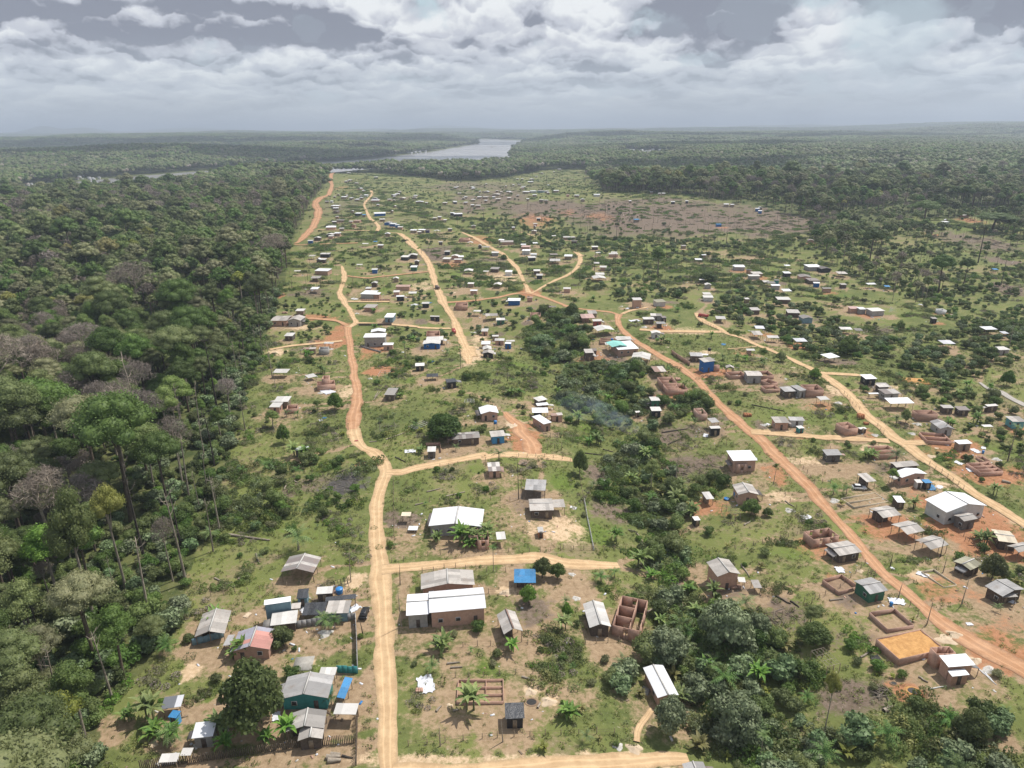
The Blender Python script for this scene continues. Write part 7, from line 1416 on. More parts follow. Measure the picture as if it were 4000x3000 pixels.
for q in "B 485 1062 82 w;B 445 1095 22 r;D 925 462 52 w;D 515 235 38 w;D 1450 625 22 w;D 1112 268 38 w;D 895 222 16 w;D 1705 1385 18 w;D 1155 158 12 w;A 1270 530 34 w;A 1628 512 40 w;A 1068 1290 40 w;A 900 935 34 w;A 860 560 28 c;E 1370 905 40 w;E 1310 150 14 w;G 1400 1330 50 w;G 400 515 34 w;G 1010 408 32 w;H 1270 600 36 w;H 1560 670 44 w;H 1390 790 36 w;H 1500 860 36 w;H 1110 1035 60 b;H 1200 1030 36 w;H 1640 640 28 w;D 780 880 45 k;D 1640 440 40 w;D 1740 460 34 w;E 690 668 20 w;E 715 650 18 b;E 1530 222 26 b;E 740 450 60 w;F 860 1335 24 w;F 480 990 50 n;I 1160 960 40 w;K 840 915 60 w;K 760 770 30 w;K 1890 1195 36 b;K 200 860 12 b;L 600 1420 0 w;J 200 1010 60 b;J 60 1030 50 w;M 900 575 30 w;M 320 325 50 w;C 830 490 55 c;E 960 825 14 r;W 1420 1440 44 c;C 800 200 10 n".split(';'):
    c, x, y, r, k = q.split()
    if float(r) > 5: sheet(c, float(x), float(y), float(r), {'w': 'tarpwhite', 'b': 'r_blue', 'k': 'black', 'c': 'sandpale', 'n': 'timber', 'r': 'w_red'}[k], {'w': 'crumpled white plastic sheet', 'b': 'crumpled blue plastic sheet', 'k': 'black scrap sheet', 'c': 'pale torn sheet', 'n': 'scattered tan plank litter', 'r': 'small red cloth'}[k])
def log(c, x0, y0, x1, y1, r=.22, mat='bark_pale', desc='fallen log'):
    a = G(c, x0, y0); b_ = G(c, x1, y1); m_ = (a+b_)/2; b = MB(); d = b_-m_; n = 5; P = []
    L = np.linalg.norm(b_-a)
    if L > 26: a = m_+(a-m_)*26/L; b_ = m_+(b_-m_)*26/L
    for i in range(n):
        p = a+(b_-a)*i/(n-1); z = float(height(p[0], p[1])); P.append((p[0]-m_[0]+random.uniform(-.15, .15), p[1]-m_[1], z-m_[2]+r*.8))
    b.tube(P, [r*1.25, r*1.1, r, r*.85, r*.6], 7); o = b.build('log', [mat]); o.location = tuple(m_); tag(o, None, 'log'); TODO.append((o, desc, 'log', 'fallen logs'))
LOGS = "A 820 0 1015 20;A 625 295 765 360;A 795 300 870 290;A 918 118 945 190;V 1635 905 1940 945;E 0 1540 300 1585;E 1190 815 1330 765;E 1260 950 1340 990 d;E 1060 835 1120 830;E 1640 1250 1790 1215;E 1500 1215 1600 1190;E 1410 1315 1475 1300;E 605 755 735 750 d;E 1700 600 1820 590 d;E 1100 500 1125 450;F 1080 890 1160 910 d;F 1530 765 1730 735 d;F 1300 945 1350 905;F 950 920 1080 935 d;F 1340 1530 1420 1640;F 1280 1505 1340 1520;F 540 370 630 415;C 545 0 605 80;C 610 540 665 495;C 1530 420 1620 475 d;C 1640 460 1700 505 d;C 1280 195 1340 285;D 670 865 770 800;D 835 1258 890 1218 t;D 960 1310 1030 1385 t;D 780 1390 990 1385 d;D 50 420 160 480 d;D 440 455 540 445;D 1160 1092 1290 1070 w;D 1085 1005 1150 1045;G 0 480 210 450 d;G 25 605 155 545 d;G 860 210 1190 275 d;G 785 1410 850 1370;G 1190 1170 1280 1230;H 1820 975 1910 995 t;B 555 1255 600 1215;B 680 1250 720 1240;B 660 940 745 935;B 640 910 730 900;B 1180 1005 1265 1030;B 1285 1230 1310 1190;C 1905 60 1920 10;P 1620 640 1920 690 d;P 740 690 820 600;P 320 570 345 520;P 1700 700 1800 755;P 1510 675 1720 680 d;P 1250 455 1400 460;P 380 630 540 575;O 1090 740 1210 610;O 1190 560 1260 540;O 1330 640 1420 590;O 1420 645 1510 590;Q 1700 920 1760 870;Q 1690 800 1720 770;Q 1900 820 2050 795 d;M 1960 100 1990 60;M 1950 410 2010 400;M 1680 470 1730 465;M 870 870 980 900 d;L 1480 880 1600 870 d;L 1780 1385 1850 1380 d;A 1430 1590 1530 1585 t;A 1460 1572 1530 1570 t;A 1440 1615 1530 1610 t;A 1535 1575 1615 1590 d;D 1520 945 1640 1062 s;D 1560 975 1630 1050 s;E 1090 515 1160 435;I 20 1120 90 1095;E 410 1200 430 1150;E 480 1130 540 1160;U 390 1230 425 1190;E 800 1080 900 1040 d;E 950 1040 1060 1055 d"
for q in LOGS.split(';'):
    tk = q.split(); k = tk[5] if len(tk) > 5 else ''; log(tk[0], *map(float, tk[1:5]), {'t': .42, 's': .1, 'w': .12}.get(k, .2 if tk[0] in 'ABCDEFGH' else .32), {'d': 'bark_burnt', 's': 'r_white', 'w': 'frame_white'}.get(k, 'bark_pale'), {'d': 'blackened fallen log', 't': 'thick short log', 's': 'shiny metal roof strip', 'w': 'long white pole'}.get(k, 'pale fallen log'))
# burnt slash on the brown slopes
rs = RS; V_ = MB(); cnt = 0
for (c, cx, cy_, rx, ry, n) in [('P', 700, 560, 800, 110, 420), ('P', 1750, 640, 420, 80, 180), ('P', 200, 530, 260, 90, 110), ('O', 1350, 600, 250, 90, 90), ('O', 1800, 560, 300, 80, 110), ('Q', 1850, 820, 260, 110, 120), ('M', 1950, 380, 150, 90, 60), ('F', 1700, 1040, 230, 80, 110), ('G', 300, 780, 300, 80, 120), ('E', 800, 1160, 260, 110, 90), ('F', 1650, 780, 220, 60, 40), ('D', 820, 1095, 50, 35, 60), ('C', 1600, 550, 200, 90, 50), ('J', 350, 450, 200, 90, 60), ('O', 1400, 250, 350, 90, 90), ('I', 600, 900, 250, 50, 30), ('M', 450, 870, 250, 40, 40), ('G', 650, 1230, 90, 60, 30)]:
    g0 = G(c, cx, cy_); X0, Y0 = px(c, cx, cy_)
    for i in range(n):
        a = rs.uniform(0, 6.28); q = math.sqrt(rs.rand()); g = flat(X0+rx/REG[c][2]*q*math.cos(a), max(Y0+ry/REG[c][2]*q*math.sin(a), 600)); z = float(height(g[0], g[1])); far_ = math.hypot(*g); s = 1 if far_ < 400 else 2.1
        L = rs.uniform(.6, 2.2)*s; an = rs.uniform(0, 3.14); rr = .05*s*rs.uniform(.6, 2.0); V_.tube([(g[0]-math.cos(an)*L, g[1]-math.sin(an)*L, z+rr), (g[0]+math.cos(an)*L, g[1]+math.sin(an)*L, z+rr+rs.uniform(0, .5)*s)], [rr, rr*.6], 3, 0 if rs.rand() < .55 else 1, False)
tag(V_.build('branch_debris', ['bark_pale', 'bark_burnt']), 'branches and slash lying on the burnt clearings', None, None, 'stuff')
# pieces of rubbish, timber and brick strewn in the yards
V_ = MB()
for k in range(2600):
    ft = FOOT[rs.randint(len(FOOT))]; 
    if math.hypot(ft[0], ft[1]) > 620: continue
    a = rs.uniform(0, 6.28); q = ft[2]+abs(rs.normal(0, 3.5)); x, y = ft[0]+q*math.cos(a), ft[1]+q*math.sin(a); z = float(height(x, y)); s = rs.uniform(.08, .42)*(1.3 if y > 300 else 1); an = rs.uniform(0, 3.14); L = s*rs.uniform(1, 3.5); d = (math.cos(an)*L/2, math.sin(an)*L/2); p_ = (-math.sin(an)*s/2, math.cos(an)*s/2); h = s*rs.uniform(.15, .6)
    cs = [(x-d[0]-p_[0], y-d[1]-p_[1]), (x+d[0]-p_[0], y+d[1]-p_[1]), (x+d[0]+p_[0], y+d[1]+p_[1]), (x-d[0]+p_[0], y-d[1]+p_[1])]
    V_.hexa([(u_[0], u_[1], z-.02) for u_ in cs]+[(u_[0], u_[1], z+h) for u_ in cs], int(rs.choice(5, p=[.38, .2, .2, .17, .05])))
tag(V_.build('yard_litter', ['tarpwhite', 'timber', 'w_brick', 'rubble', 'plastic_blue']), 'rubbish, boards and broken bricks strewn around the houses', None, None, 'stuff')
# ---------------------------------------------------------------- tanks, dish, cars, frames, stacks, boats
def tank(c, x, y, lab, r=.62, h=1.1, z=0, mat='plastic_blue'):
    g = G(c, x, y); e = empty('water_tank', (g[0], g[1], g[2]+z)); b = MB()
    if z:
        for sx in (-.5, .5):
            for sy in (-.5, .5): b.tube([(sx, sy, -z-.2), (sx, sy, 0)], .07, 4)
        b.box(-.7, .7, -.7, .7, -.08, 0); s = b.build('stand', ['timber'], e)
    b = MB(); b.tube([(0, 0, 0), (0, 0, h*.7), (0, 0, h)], [r*.85, r, r*.95], 16); b.build('tank', [mat], e); b = MB(); b.tube([(0, 0, h-.02), (0, 0, h+.08), (0, 0, h+.2)], [r*1.02, r*.9, r*.4], 16); b.build('lid', [mat], e); tag(e, lab, 'water tank')
tank('A', 1528, 440, 'bright blue round water tank above the black sheeted compound wall', .85, 1.3, 1.6); tank('A', 775, 1330, 'blue water tank under the mango tree beside the white dish', 1.0, 1.2); tank('G', 700, 1128, 'blue water tank beside the pink plastered house', .8, 1.1, .5)
tank('F', 265, 742, 'small blue tank behind the bright blue cabin', .6, 1, 2.6); tank('K', 1715, 1340, 'black tank above the deep blue two storey house', .8, 1.1, 3.2, 'black'); tank('H', 1632, 690, 'blue drum on a post beside the white roofed square hut', .4, .9); tank('D', 885, 490, 'small blue barrel beside the white sheet by the green-grey cabin', .4, .9); tank('G', 610, 1150, 'flat blue basin beside the narrow kitchen hut', .9, .35); tank('J', 1990, 1170, 'turquoise basin in trees below the red road', .9, .6, 0, 'w_turq'); tank('F', 1153, 60, 'dark blue tank inside the red brick foundation', .7, 1, 0, 'w_blue')
g = G('A', 722, 1390); e = empty('satellite_dish', tuple(g)); b = MB(); V = [(0, 0, 0)]; F = []
for i in range(1, 5):
    for j in range(20): a = 2*math.pi*j/20; V.append((1.1*i/4*math.cos(a), 1.1*i/4*math.sin(a), .3*(i/4)**2))
F3 = [(0, 1+j, 1+(j+1) % 20) for j in range(20)]; F4 = [(1+i*20+j, 21+i*20+j, 21+i*20+(j+1) % 20, 1+i*20+(j+1) % 20) for i in range(3) for j in range(20)]
d_ = link('dish', make_mesh('dish', V, [np.array(F3), np.array(F4)], ['frame_white'], None, True), e, (0, 0, 1.5)); d_.rotation_euler = (math.radians(22), 0, .3); b.tube([(0, 0, -.3), (0, 0, 1.5)], .06, 6); b.build('mast', ['frame_white'], e); b = MB(); b.tube([(0, -.9, 1.45), (0, -.45, 2.3)], .025, 4); b.build('feed_arm', ['black'], e); tag(e, 'round white satellite dish next to the mango tree', 'satellite dish')
def paint_mat(n, c): M[n] = simple(n, c, c, 1, .3, .5, bump=False)
paint_mat('car_black', (.015,.016,.02,1)); paint_mat('car_white', (.72,.73,.74,1)); paint_mat('car_red', (.35,.05,.04,1)); paint_mat('car_dark', (.09,.06,.05,1)); paint_mat('lamp', (.8,.8,.78,1))
def wheel(e, x, y, r=.31):
    b = MB(); b.tube([(x, y-.1, r), (x, y+.1, r)], r, 14); t_ = b.build('tyre', ['black'], e); b = MB(); s = 1 if y > 0 else -1; b.tube([(x, y+s*.095, r), (x, y+s*.112, r)], r*.6, 10); b.build('rim', ['lamp'], t_)
def car(c, x, y, heading, mat, lab, kind='car'):
    g = G(c, x, y); e = empty(kind if kind != 'car' else 'parked_car', (g[0], g[1], g[2]+.1), heading); b = MB()
    if kind == 'truck':
        b.box(-2.9, 1.2, -1.05, 1.05, .75, 2.0); b.build('cargo_bed', [mat], e); b = MB(); b.hexa([(1.35,-1,.5),(2.9,-1,.5),(2.9,1,.5),(1.35,1,.5),(1.35,-.95,2.2),(2.6,-.95,2.2),(2.6,.95,2.2),(1.35,.95,2.2)]); b.build('cab', [mat], e)
        b = MB(); b.quad([(2.83,-.85,1.35),(2.83,.85,1.35),(2.66,.85,2.05),(2.66,-.85,2.05)]); b.build('windscreen', ['glassdark'], e)
        for xx in (-1.9, 1.9):
            for yy in (-.95, .95): wheel(e, xx, yy, .45)
    else:
        b.hexa([(-2.0,-.8,.25),(2.0,-.8,.25),(2.0,.8,.25),(-2.0,.8,.25),(-2.05,-.86,.6),(2.1,-.84,.55),(2.1,.84,.55),(-2.05,.86,.6)]); b.hexa([(-2.05,-.86,.6),(2.1,-.84,.55),(2.1,.84,.55),(-2.05,.86,.6),(-1.95,-.8,.92),(1.95,-.74,.78),(1.95,.74,.78),(-1.95,.8,.92)]); b.build('body', [mat], e)
        b = MB(); b.hexa([(-1.85,-.76,.9),(1.0,-.74,.86),(1.0,.74,.86),(-1.85,.76,.9),(-1.35,-.6,1.42),(.25,-.6,1.44),(.25,.6,1.44),(-1.35,.6,1.42)]); b.build('windows', ['glassdark'], e); b = MB(); b.hexa([(-1.42,-.61,1.42),(.3,-.61,1.44),(.3,.61,1.44),(-1.42,.61,1.42),(-1.2,-.5,1.5),(.1,-.5,1.5),(.1,.5,1.5),(-1.2,.5,1.5)]); b.build('roof', [mat], e)
        for xx in (-1.3, 1.3):
            for yy in (-.78, .78): wheel(e, xx, yy)
        for yy in (-.6, .6): b = MB(); b.box(2.0, 2.09, yy-.18, yy+.18, .58, .72); b.build('headlight', ['lamp'], e)
    tag(e, lab, 'car' if kind == 'car' else 'truck')
car('A', 1702, 560, math.radians(88), 'car_black', 'black car parked at the roadside by the sheeted compound'); car('H', 395, 1048, math.radians(-8), 'car_white', 'silver white car parked before the brown wooden shed'); car('K', 868, 762, math.radians(90), 'car_white', 'white car in front of the two storey brick house')
car('J', 326, 842, math.radians(110), 'car_dark', 'dark pickup driving on the winding yellow road', 'truck'); car('J', 520, 1362, math.radians(100), 'car_red', 'small red truck at the side of the yellow road', 'truck'); car('L', 140, 878, math.radians(150), 'car_red', 'red truck at the upper end of the sandy east road', 'truck'); car('N', 1787, 1190, math.radians(100), 'car_dark', 'tiny dark car far up the yellow road')
def stack(c, x, y, w_, d_, h, lab, mat='w_orange'):
    g = G(c, x, y); o = MB(); rn = random.Random(3)
    for i in range(3):
        for j in range(2): o.box(-w_/2+w_*i/3, -w_/2+w_*(i+1)/3-.03, -d_/2+d_*j/2, -d_/2+d_*(j+1)/2-.03, -.1, h*rn.uniform(.75, 1.05))
    q = o.build('brick_stack', [mat]); q.location = tuple(g); q.rotation_euler[2] = rn.uniform(0, 1); tag(q, lab, 'brick stack')
stack('H', 410, 340, 2.2, 2.0, 1.9, 'tall orange brick stack beside the sandy east road'); stack('H', 467, 400, 1.6, 1.4, .8, 'low orange brick stack just below the tall one'); stack('G', 815, 318, 2.8, 1.8, 1.1, 'orange brick stack on the grass beside the red road'); stack('H', 1275, 752, 2.4, 1.5, .9, 'orange brick stack behind the wide low foundation'); stack('H', 1432, 738, 1, 1, .9, 'single orange brick block beside the wide low foundation')
stack('F', 1655, 360, 2, 2, 1, 'brick stack inside the twin brick shell', 'w_brick'); stack('C', 1240, 360, 2.5, 1.2, .7, 'loose bricks below the two storey brick house', 'w_brick'); stack('I', 340, 1128, 3, 1.6, 1, 'dark brick stack behind the long forest edge house', 'w_brick'); stack('B', 440, 1105, 1.5, 1, .5, 'small heap of red bricks on the white sheet', 'w_brick')
def frame(line):
    c, x0, y0, x1, y1, x2, y2, he, n, mat, lab = line.split(' ', 10); x0, y0, x1, y1, x2, y2, he, n = *map(float, (x0, y0, x1, y1, x2, y2, he)), int(n)
    X1, Y1 = px(c, (x0+x1)/2, (y0+y1)/2); base = ground(X1, Y1)[2]; P0, P1, P2 = (lift(c, a, b_, base, he) for a, b_ in ((x0, y0), (x1, y1), (x2, y2)))
    u = P1-P0; U = np.linalg.norm(u); u /= U; v = np.array([-u[1], u[0]]); V = max(1.5, float(np.dot(P2-P1, v))); e = empty('pole_frame', (P0[0], P0[1], base), math.atan2(u[1], u[0]))
    for a in range(3):
        for k in (0, V): link('post', post_mesh(he), e, (U*a/2, k, 0))
    b = MB()
    for i in range(n+1): x = U*i/n; b.tube([(x, 0, he), (x, V, he)], .05, 4)
    for i in range(4): y = V*i/3; b.tube([(0, y, he+.06), (U, y, he+.06)], .04, 4)
    b.build('rafters', [mat], e); tag(e, lab, 'frame')
for l in ["D 430 930 522 905 440 783 2.4 4 bark_pale bare pole roof frame on the slope beside the low dark tree", "F 660 850 770 845 740 760 2.2 5 timber skeleton of thin poles beside the red earth lane", "E 1415 735 1520 690 1500 655 1.4 5 frame_white pale pole pen in the bright grass by the mango tree", "G 655 1300 750 1290 730 1185 2.2 5 bark_pale drying frame of poles in front of the pink plastered house", "E 1785 532 1858 530 1856 505 1.6 3 frame_white white goal like frame standing in the green field", "A 1495 370 1590 350 1580 290 1.6 4 black blackened cart frame at the roadside", "E 1120 330 1200 330 1225 290 .5 1 frame_white outlined foundation frame on red soil", "C 450 665 545 655 540 640 2.9 2 timber plank scaffold at the front of the tall brick shell", "D 720 262 770 275 765 235 1.3 3 bark low pen of dark rails beside the red road"]: frame(l)
def flatpad(c, x0, y0, x1, y1, x2, y2, mat, lab, name, h=.12):
    P = [G(c, a, b_) for a, b_ in ((x0, y0), (x1, y1), (x2, y2))]; P.append(P[0]+P[2]-P[1]); zt = max(p[2] for p in P)+h; m_ = sum(P)/4; b = MB(); b.hexa([(p[0]-m_[0], p[1]-m_[1], p[2]-m_[2]-.3) for p in P]+[(p[0]-m_[0], p[1]-m_[1], zt-m_[2]) for p in P]); o = b.build(name, [mat]); o.location = tuple(m_); tag(o, lab, name.replace('_', ' '))
flatpad('A', 1180, 965, 1320, 955, 1345, 855, 'concrete', 'square pale concrete slab in the fenced yard', 'concrete_slab'); flatpad('M', 700, 1500, 1030, 1520, 950, 1460, 'sandfill', 'orange earth platform beyond the sandy road', 'earth_platform', .5); flatpad('C', 560, 1110, 610, 1140, 625, 1100, 'concrete', 'pale slab beside the narrow metal roofed building', 'concrete_slab'); flatpad('W', 1500, 1640, 1640, 1620, 1660, 1560, 'tarpwhite', 'flat white sheet beside the stake fence corner', 'cover_sheet', .5)
# pits: heaped rim round a near-black sheet that paints their inner shade; ground uncut
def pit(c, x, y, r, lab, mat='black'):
    g = G(c, x, y); R_ = r/REG[c][2]*depth(g)/FPX; e = empty('painted_pit', tuple(g)); b = MB(); n = 20
    for ring in range(3):
        pass
    P = [[(R_*k*(1 if abs(math.cos(a)) > .7 else 1)*math.cos(a), R_*k*math.sin(a)*.8, z) for a in [2*math.pi*j/n for j in range(n)]] for k, z in ((1.7, -.1), (1.3, .13), (1.08, .12), (1.0, .05))]
    for i in range(3):
        for j in range(n): b.quad([P[i][j], P[i][(j+1) % n], P[i+1][(j+1) % n], P[i+1][j]])
    b.build('rim', ['sandfill' if 'red' in lab else 'earthfloor'], e, True); b = MB()
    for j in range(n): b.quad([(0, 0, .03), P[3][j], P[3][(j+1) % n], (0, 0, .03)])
    b.build('bottom', [mat], e); tag(e, lab, 'pit')  # flat sheet just above ground, its near-black colour standing for shade
pit('D', 1045, 1105, 38, 'square pit with painted dark shade in the red soil yard'); pit('B', 1245, 1185, 36, 'hole with green edge and painted dark shade behind the black plastic shed'); pit('D', 905, 1050, 18, 'small hole with painted dark shade beside the burnt brush heap')
# boats
def boat(c, x, y, L, lab):
    X, Y = px(c, x, y); p = flat(X, Y, WZ); e = empty('boat', (p[0], p[1], WZ), random.uniform(0, 3)); b = MB(); b.hexa([(-L/2,-L*.09,-.3),(L/2,-.1,-.3),(L/2,.1,-.3),(-L/2,L*.09,-.3),(-L/2,-L*.12,1.2),(L*.6,-.1,1.6),(L*.6,.1,1.6),(-L/2,L*.12,1.2)]); b.build('hull', ['w_wood'], e); b = MB(); b.box(-L*.4, L*.1, -L*.08, L*.08, 1.2, 3.4); b.build('cabin', ['w_white'], e); tag(e, lab, 'boat')
boat('S', 1233, 212, 26, 'dark boat midway across the wide river'); boat('S', 985, 273, 20, 'boat near the treetops on the lower river reach'); boat('S', 1188, 258, 18, 'boat close to the forested near bank'); boat('S', 915, 211, 18, 'white boat moored at the far river bank')
# small far-off villages between the trees
V_ = MB()
for c, cx, cyy, rx, ry, n in [('T', 130, 190, 130, 10, 34), ('T', 300, 205, 60, 8, 18), ('T', 575, 188, 40, 5, 6), ('T', 830, 183, 120, 5, 12), ('T', 1400, 183, 90, 4, 8), ('R', 1500, 232, 120, 5, 16), ('R', 1850, 228, 160, 7, 22), ('S', 420, 215, 150, 9, 22), ('S', 640, 240, 150, 10, 26), ('S', 2150, 235, 80, 14, 26), ('R', 590, 412, 85, 8, 9), ('R', 560, 398, 10, 2, 1), ('R', 240, 455, 60, 4, 3)]:
    for i in range(n):
        X, Y = px(c, cx+rs.uniform(-rx, rx), cyy+rs.uniform(-ry, ry)); g = ground(X, Y+7); D = math.hypot(g[0], g[1]); s = rs.uniform(4, 8)*(1 if D < 2600 else 1.5); a = rs.uniform(-.5, .5); h = s*.3+1.5; w2 = s*.35
        ca, sa = math.cos(a), math.sin(a); f_ = lambda x, y, z: (g[0]+x*ca-y*sa, g[1]+x*sa+y*ca, g[2]+z)
        V_.hexa([f_(-s/2, -w2, -2), f_(s/2, -w2, -2), f_(s/2, w2, -2), f_(-s/2, w2, -2), f_(-s/2, -w2, h), f_(s/2, -w2, h), f_(s/2, w2, h), f_(-s/2, w2, h)], 0)
        V_.hexa([f_(-s*.56, -w2*1.15, h), f_(s*.56, -w2*1.15, h), f_(s*.56, w2*1.15, h), f_(-s*.56, w2*1.15, h), f_(-s*.56, -.1, h+s*.2), f_(s*.56, -.1, h+s*.2), f_(s*.56, .1, h+s*.2), f_(-s*.56, .1, h+s*.2)], 1 if rs.rand() < .85 else 2)
tag(V_.build('distant_village', ['w_white', 'r_white', 'r_rust']), 'tiny pale houses of far villages among the trees', None, None, 'stuff')
# smoke drifting from a small fire
if HAZE:
    m, t, out = material('smoke'); tc = t.n.new('ShaderNodeTexCoord'); P = tc.outputs['Object']; nz = t.noise(P, .22, 4, .6)
    gx_, gy_, gz_ = t.sep(P); fade = t.ramp(gx_, 0, -34, 1, .10)
    pv = t.node('ShaderNodeVolumePrincipled', None, Color=(.66, .84, 1, 1), Anisotropy=.1); t.l.new(t.math('MULTIPLY', t.math('MULTIPLY', t.ramp(nz, .38, .68), .095), fade), pv.inputs['Density']); t.l.new(pv.outputs[0], out.inputs['Volume']); M['smoke'] = m
    m.cycles.volume_step_rate = 3
    g = G('F', 1375, 812); b = MB(); P_l = [(0, 0, 0), (-2, 1, 3), (-7, 3, 6), (-15, 6, 8.5), (-26, 11, 10), (-40, 20, 12)]
    b.tube([Vector(p) for p in P_l], [.05, 2.2, 3.6, 4.6, 5.4, .05], 12); me = b.mesh('smoke', ['smoke']); o = link('smoke', me, None, tuple(g)); tag(o, 'bluish smoke drifting over the creek thicket', None, None, 'stuff')
    b = MB(); b.tube([(0, 0, 0), (1, 1, 2), (3.5, 2.5, 3.5), (7, 5, 4)], [.05, 1.4, 2.2, .05], 10); o = link('smoke', b.mesh('smoke', ['smoke']), None, tuple(G('M', 520, 700))); tag(o, 'thin white smoke beside the square grey cottage', None, None, 'stuff')
# ---------------------------------------------------------------- low clouds standing over the forest, whose shade falls on it
V_, F_, o_ = [], [], 0
for cx, cy_, rx, ry in [(-1500, 2950, 900, 330), (-500, 3050, 600, 260), (1100, 3500, 800, 300), (300, 6100, 1700, 700), (-2600, 5200, 1300, 700), (3300, 5600, 1500, 600), (600, 1900, 420, 150)]:
    for i in range(26):
        a = rs.uniform(0, 6.28); q = math.sqrt(rs.rand()); r = rs.uniform(.22, .38)*ry*1.2; x, y = cx+750+rx*q*math.cos(a), cy_+596+ry*q*math.sin(a)
        V_.append(IV2*np.array([r*1.5, r, r*.55])+np.array([x, y, 1600+rs.uniform(0, r*.5)])+rs.normal(0, r*.05, IV2.shape)); F_.append(IF2+o_); o_ += len(IV2)
M['cloud_white'] = simple('cloud_white', (.85,.85,.86,1), (.8,.8,.82,1), .002, 1, .0, bump=False)
tag(link('clouds', make_mesh('clouds', np.vstack(V_), [np.vstack(F_)], ['cloud_white'], None, True)), 'low fair weather clouds above the forest', None, None, 'stuff')
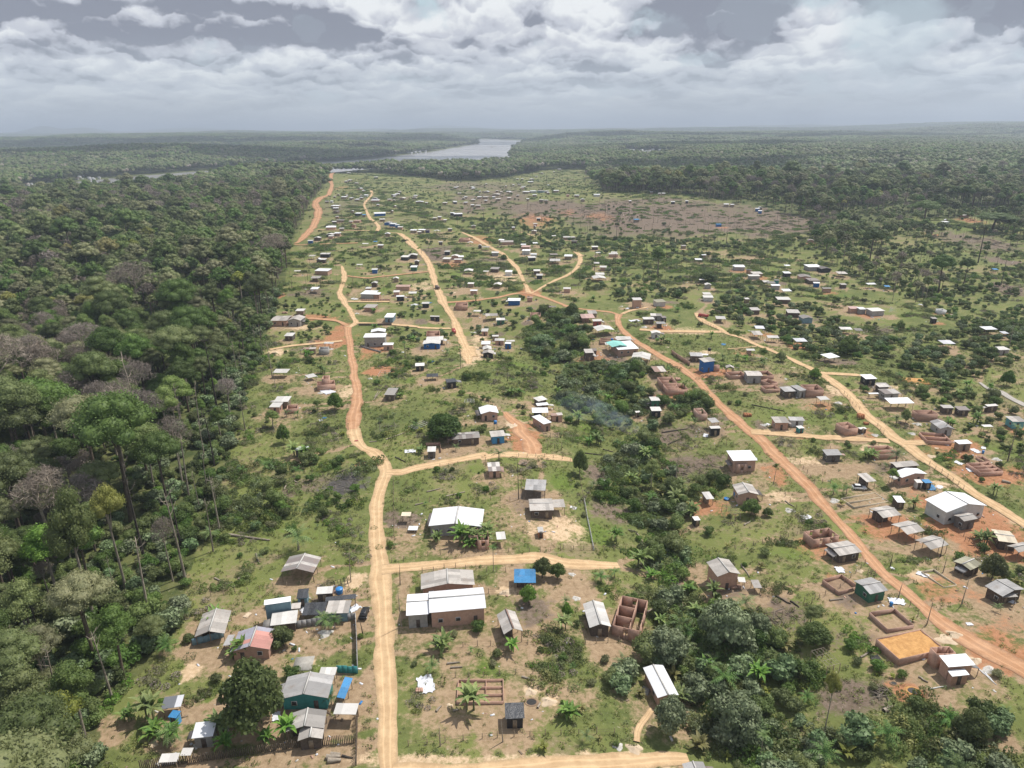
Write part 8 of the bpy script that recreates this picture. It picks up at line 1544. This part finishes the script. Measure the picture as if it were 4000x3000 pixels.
# ---------------------------------------------------------------- labels
ANCH = [(x*1, y*1, n) for x, y, n in [(1710,2300,'the long white warehouse'),(1985,2430,'the red ridged shelter'),(2045,2250,'the blue tarpaulin hut'),(2430,2390,'the tall brick shell'),(2840,2230,'the two storey brick house'),(2580,2670,'the narrow metal roof'),(3600,2500,'the orange sand yard'),(3760,2600,'the half roofed brick house'),(3400,2300,'the green-grey cabin'),(3230,2180,'the white door cabin'),(3940,2300,'the dark patched house'),
 (1160,2190,'the big grass shelter'),(990,2490,'the red patchwork roof'),(1150,2370,'the two storey blue cabin'),(1240,2700,'the teal house'),(820,2320,'the forest edge shed'),(830,2860,'the bright yard roof'),(700,2750,'the striped shelter'),(1780,2030,'the grey concrete house'),(2120,1980,'the long beige barn'),(2100,1930,'the tall frame shelter'),(1935,1700,'the bright blue cabin'),(1910,1610,'the white gabled house'),(2130,1640,'the tall narrow house'),(1820,1700,'the patched homestead'),
 (1180,1760,'the marsh edge hut'),(1090,1570,'the twin pale sheds'),(1275,1510,'the ruined brick tower'),(1460,1320,'the big grey block'),(1120,1245,'the forest edge house'),(1680,1290,'the tall brick frame'),(1700,1340,'the blue gabled hut'),(1780,1730,'the pale side road'),(2910,1800,'the shining white roof'),(2910,1930,'the pink plastered house'),(3050,1650,'the white painted cottage'),(2820,1680,'the black plastic hut'),(3200,2080,'the roofless red shell'),(3740,1950,'the white gable warehouse'),(3560,1860,'the white gabled brick house'),
 (3250,1770,'the dark stone cabin'),(3540,1570,'the blinding white shelter'),(3300,1650,'the lane corner shell'),(3680,1670,'the grey gabled house'),(3900,1890,'the wide low foundation'),(3990,1640,'the turquoise house'),(2760,1410,'the deep blue house'),(2440,1350,'the turquoise gable'),(2620,1600,'the twin brick shell'),(2560,1560,'the stilt hut'),(2480,1170,'the white car house'),(2570,1260,'the lumber heap'),(2350,1260,'the red walled house'),(2370,1290,'the dark gable shelter'),(3000,1470,'the ribbed roof house'),(3260,1390,'the white tarpaulin shelter'),
 (3350,1220,'the smoking grey cottage'),(3700,1200,'the ruined whitewashed house'),(3930,1360,'the lonely pasture hut'),(3400,1480,'the track end hut'),(2030,980,'the white terrace houses'),(1990,940,'the large hip roofed house'),(2070,1060,'the hill junction'),(2010,1180,'the blue walled house'),(1950,1250,'the green walled house'),(1300,1050,'the forest lane house'),(1590,1000,'the bent roof house'),(1560,1110,'the half built block'),(1250,850,'the red road bend'),(1490,830,'the blue row house'),(1480,780,'the far track head'),(1920,760,'the far domed roof'),
 (2050,740,'the far hamlet'),(2330,757,'the lone white shed'),(2810,875,'the blue roofed hut'),(2490,855,'the blue tarpaulin patch'),(2960,815,'the three blue shacks'),(3690,860,'the white twin shed'),(3200,1040,'the dark tarpaulin heap'),(3140,1090,'the open yard house'),(2790,1120,'the round pasture tree'),(2420,980,'the stacked brown house'),(400,1700,'the great green dome'),(60,1500,'the pinkish bare tree'),(430,2050,'the yellow crowned tree'),(300,2250,'the fresh green giant'),(620,2200,'the tall pale snag'),(640,1750,'the grey bare crown'),(1130,980,'the wide bare crown'),(3500,950,'the eastern grove')]]
AX = np.array([(a, b_) for a, b_, _ in ANCH], float)
ORD = ['nearest', 'second nearest', 'third nearest', 'fourth nearest', 'fifth nearest', 'sixth nearest', 'seventh nearest', 'eighth nearest', 'ninth nearest', 'tenth nearest', 'eleventh nearest', 'twelfth nearest']
rows = {}
used = {}
for o, desc, cat, grp in TODO:
    l = o.location; X, Y, _ = project(np.array([l[0]]), np.array([l[1]]), np.array([l[2]])); X, Y = float(X[0]), float(Y[0])
    if o.type == 'EMPTY' and cat in ('house', 'open shelter', 'unfinished house', 'foundation'): X += 15
    if cat in ('bush', 'tree', 'banana plant', 'palm'):
        s = o.scale[2]
        if cat == 'bush': desc = ('small ' if s < .85 else ('big ' if s > 1.15 else ''))+desc.replace('large ', '')
        if cat == 'tree': desc = ('lower ' if s < .8 else ('tall ' if s > 1.05 else ''))+desc
    k = max(.35, (Y-480)/2400); d2 = ((AX[:, 0]-X)/k)**2+((AX[:, 1]-Y)*1.7/k)**2; i = int(np.argmin(d2)); dx_, dy_ = X-AX[i, 0], (Y-AX[i, 1])*1.7; a = math.degrees(math.atan2(-dy_, dx_)) % 360
    rel = ['right of', 'beyond and right of', 'beyond', 'beyond and left of', 'left of', 'below and left of', 'below', 'below and right of'][int(((a+22.5) % 360)//45)]
    rows.setdefault((desc, rel, ANCH[i][2]), []).append((float(d2[i]), o, cat, grp))
for (desc, rel, an), L in rows.items():
    L.sort(key=lambda r: r[0]); base = desc+' '+rel+' '+an
    for j, (d, o, cat, grp) in enumerate(L):
        if len(L) == 1: lab = base
        elif j < len(ORD): lab = ORD[j]+' '+base
        else: lab = 'one of the outer '+base
        w_ = lab.split()
        if len(w_) > 16: lab = lab.replace(' and ', ' ', 1); w_ = lab.split()
        if len(w_) > 16: lab = lab.replace('post and wire ', '').replace(' with ', ' '); w_ = lab.split()
        o['label'] = ' '.join(w_[:16]); o['category'] = cat
        if grp: o['group'] = grp if j < len(ORD) else desc+' '+rel+' '+an
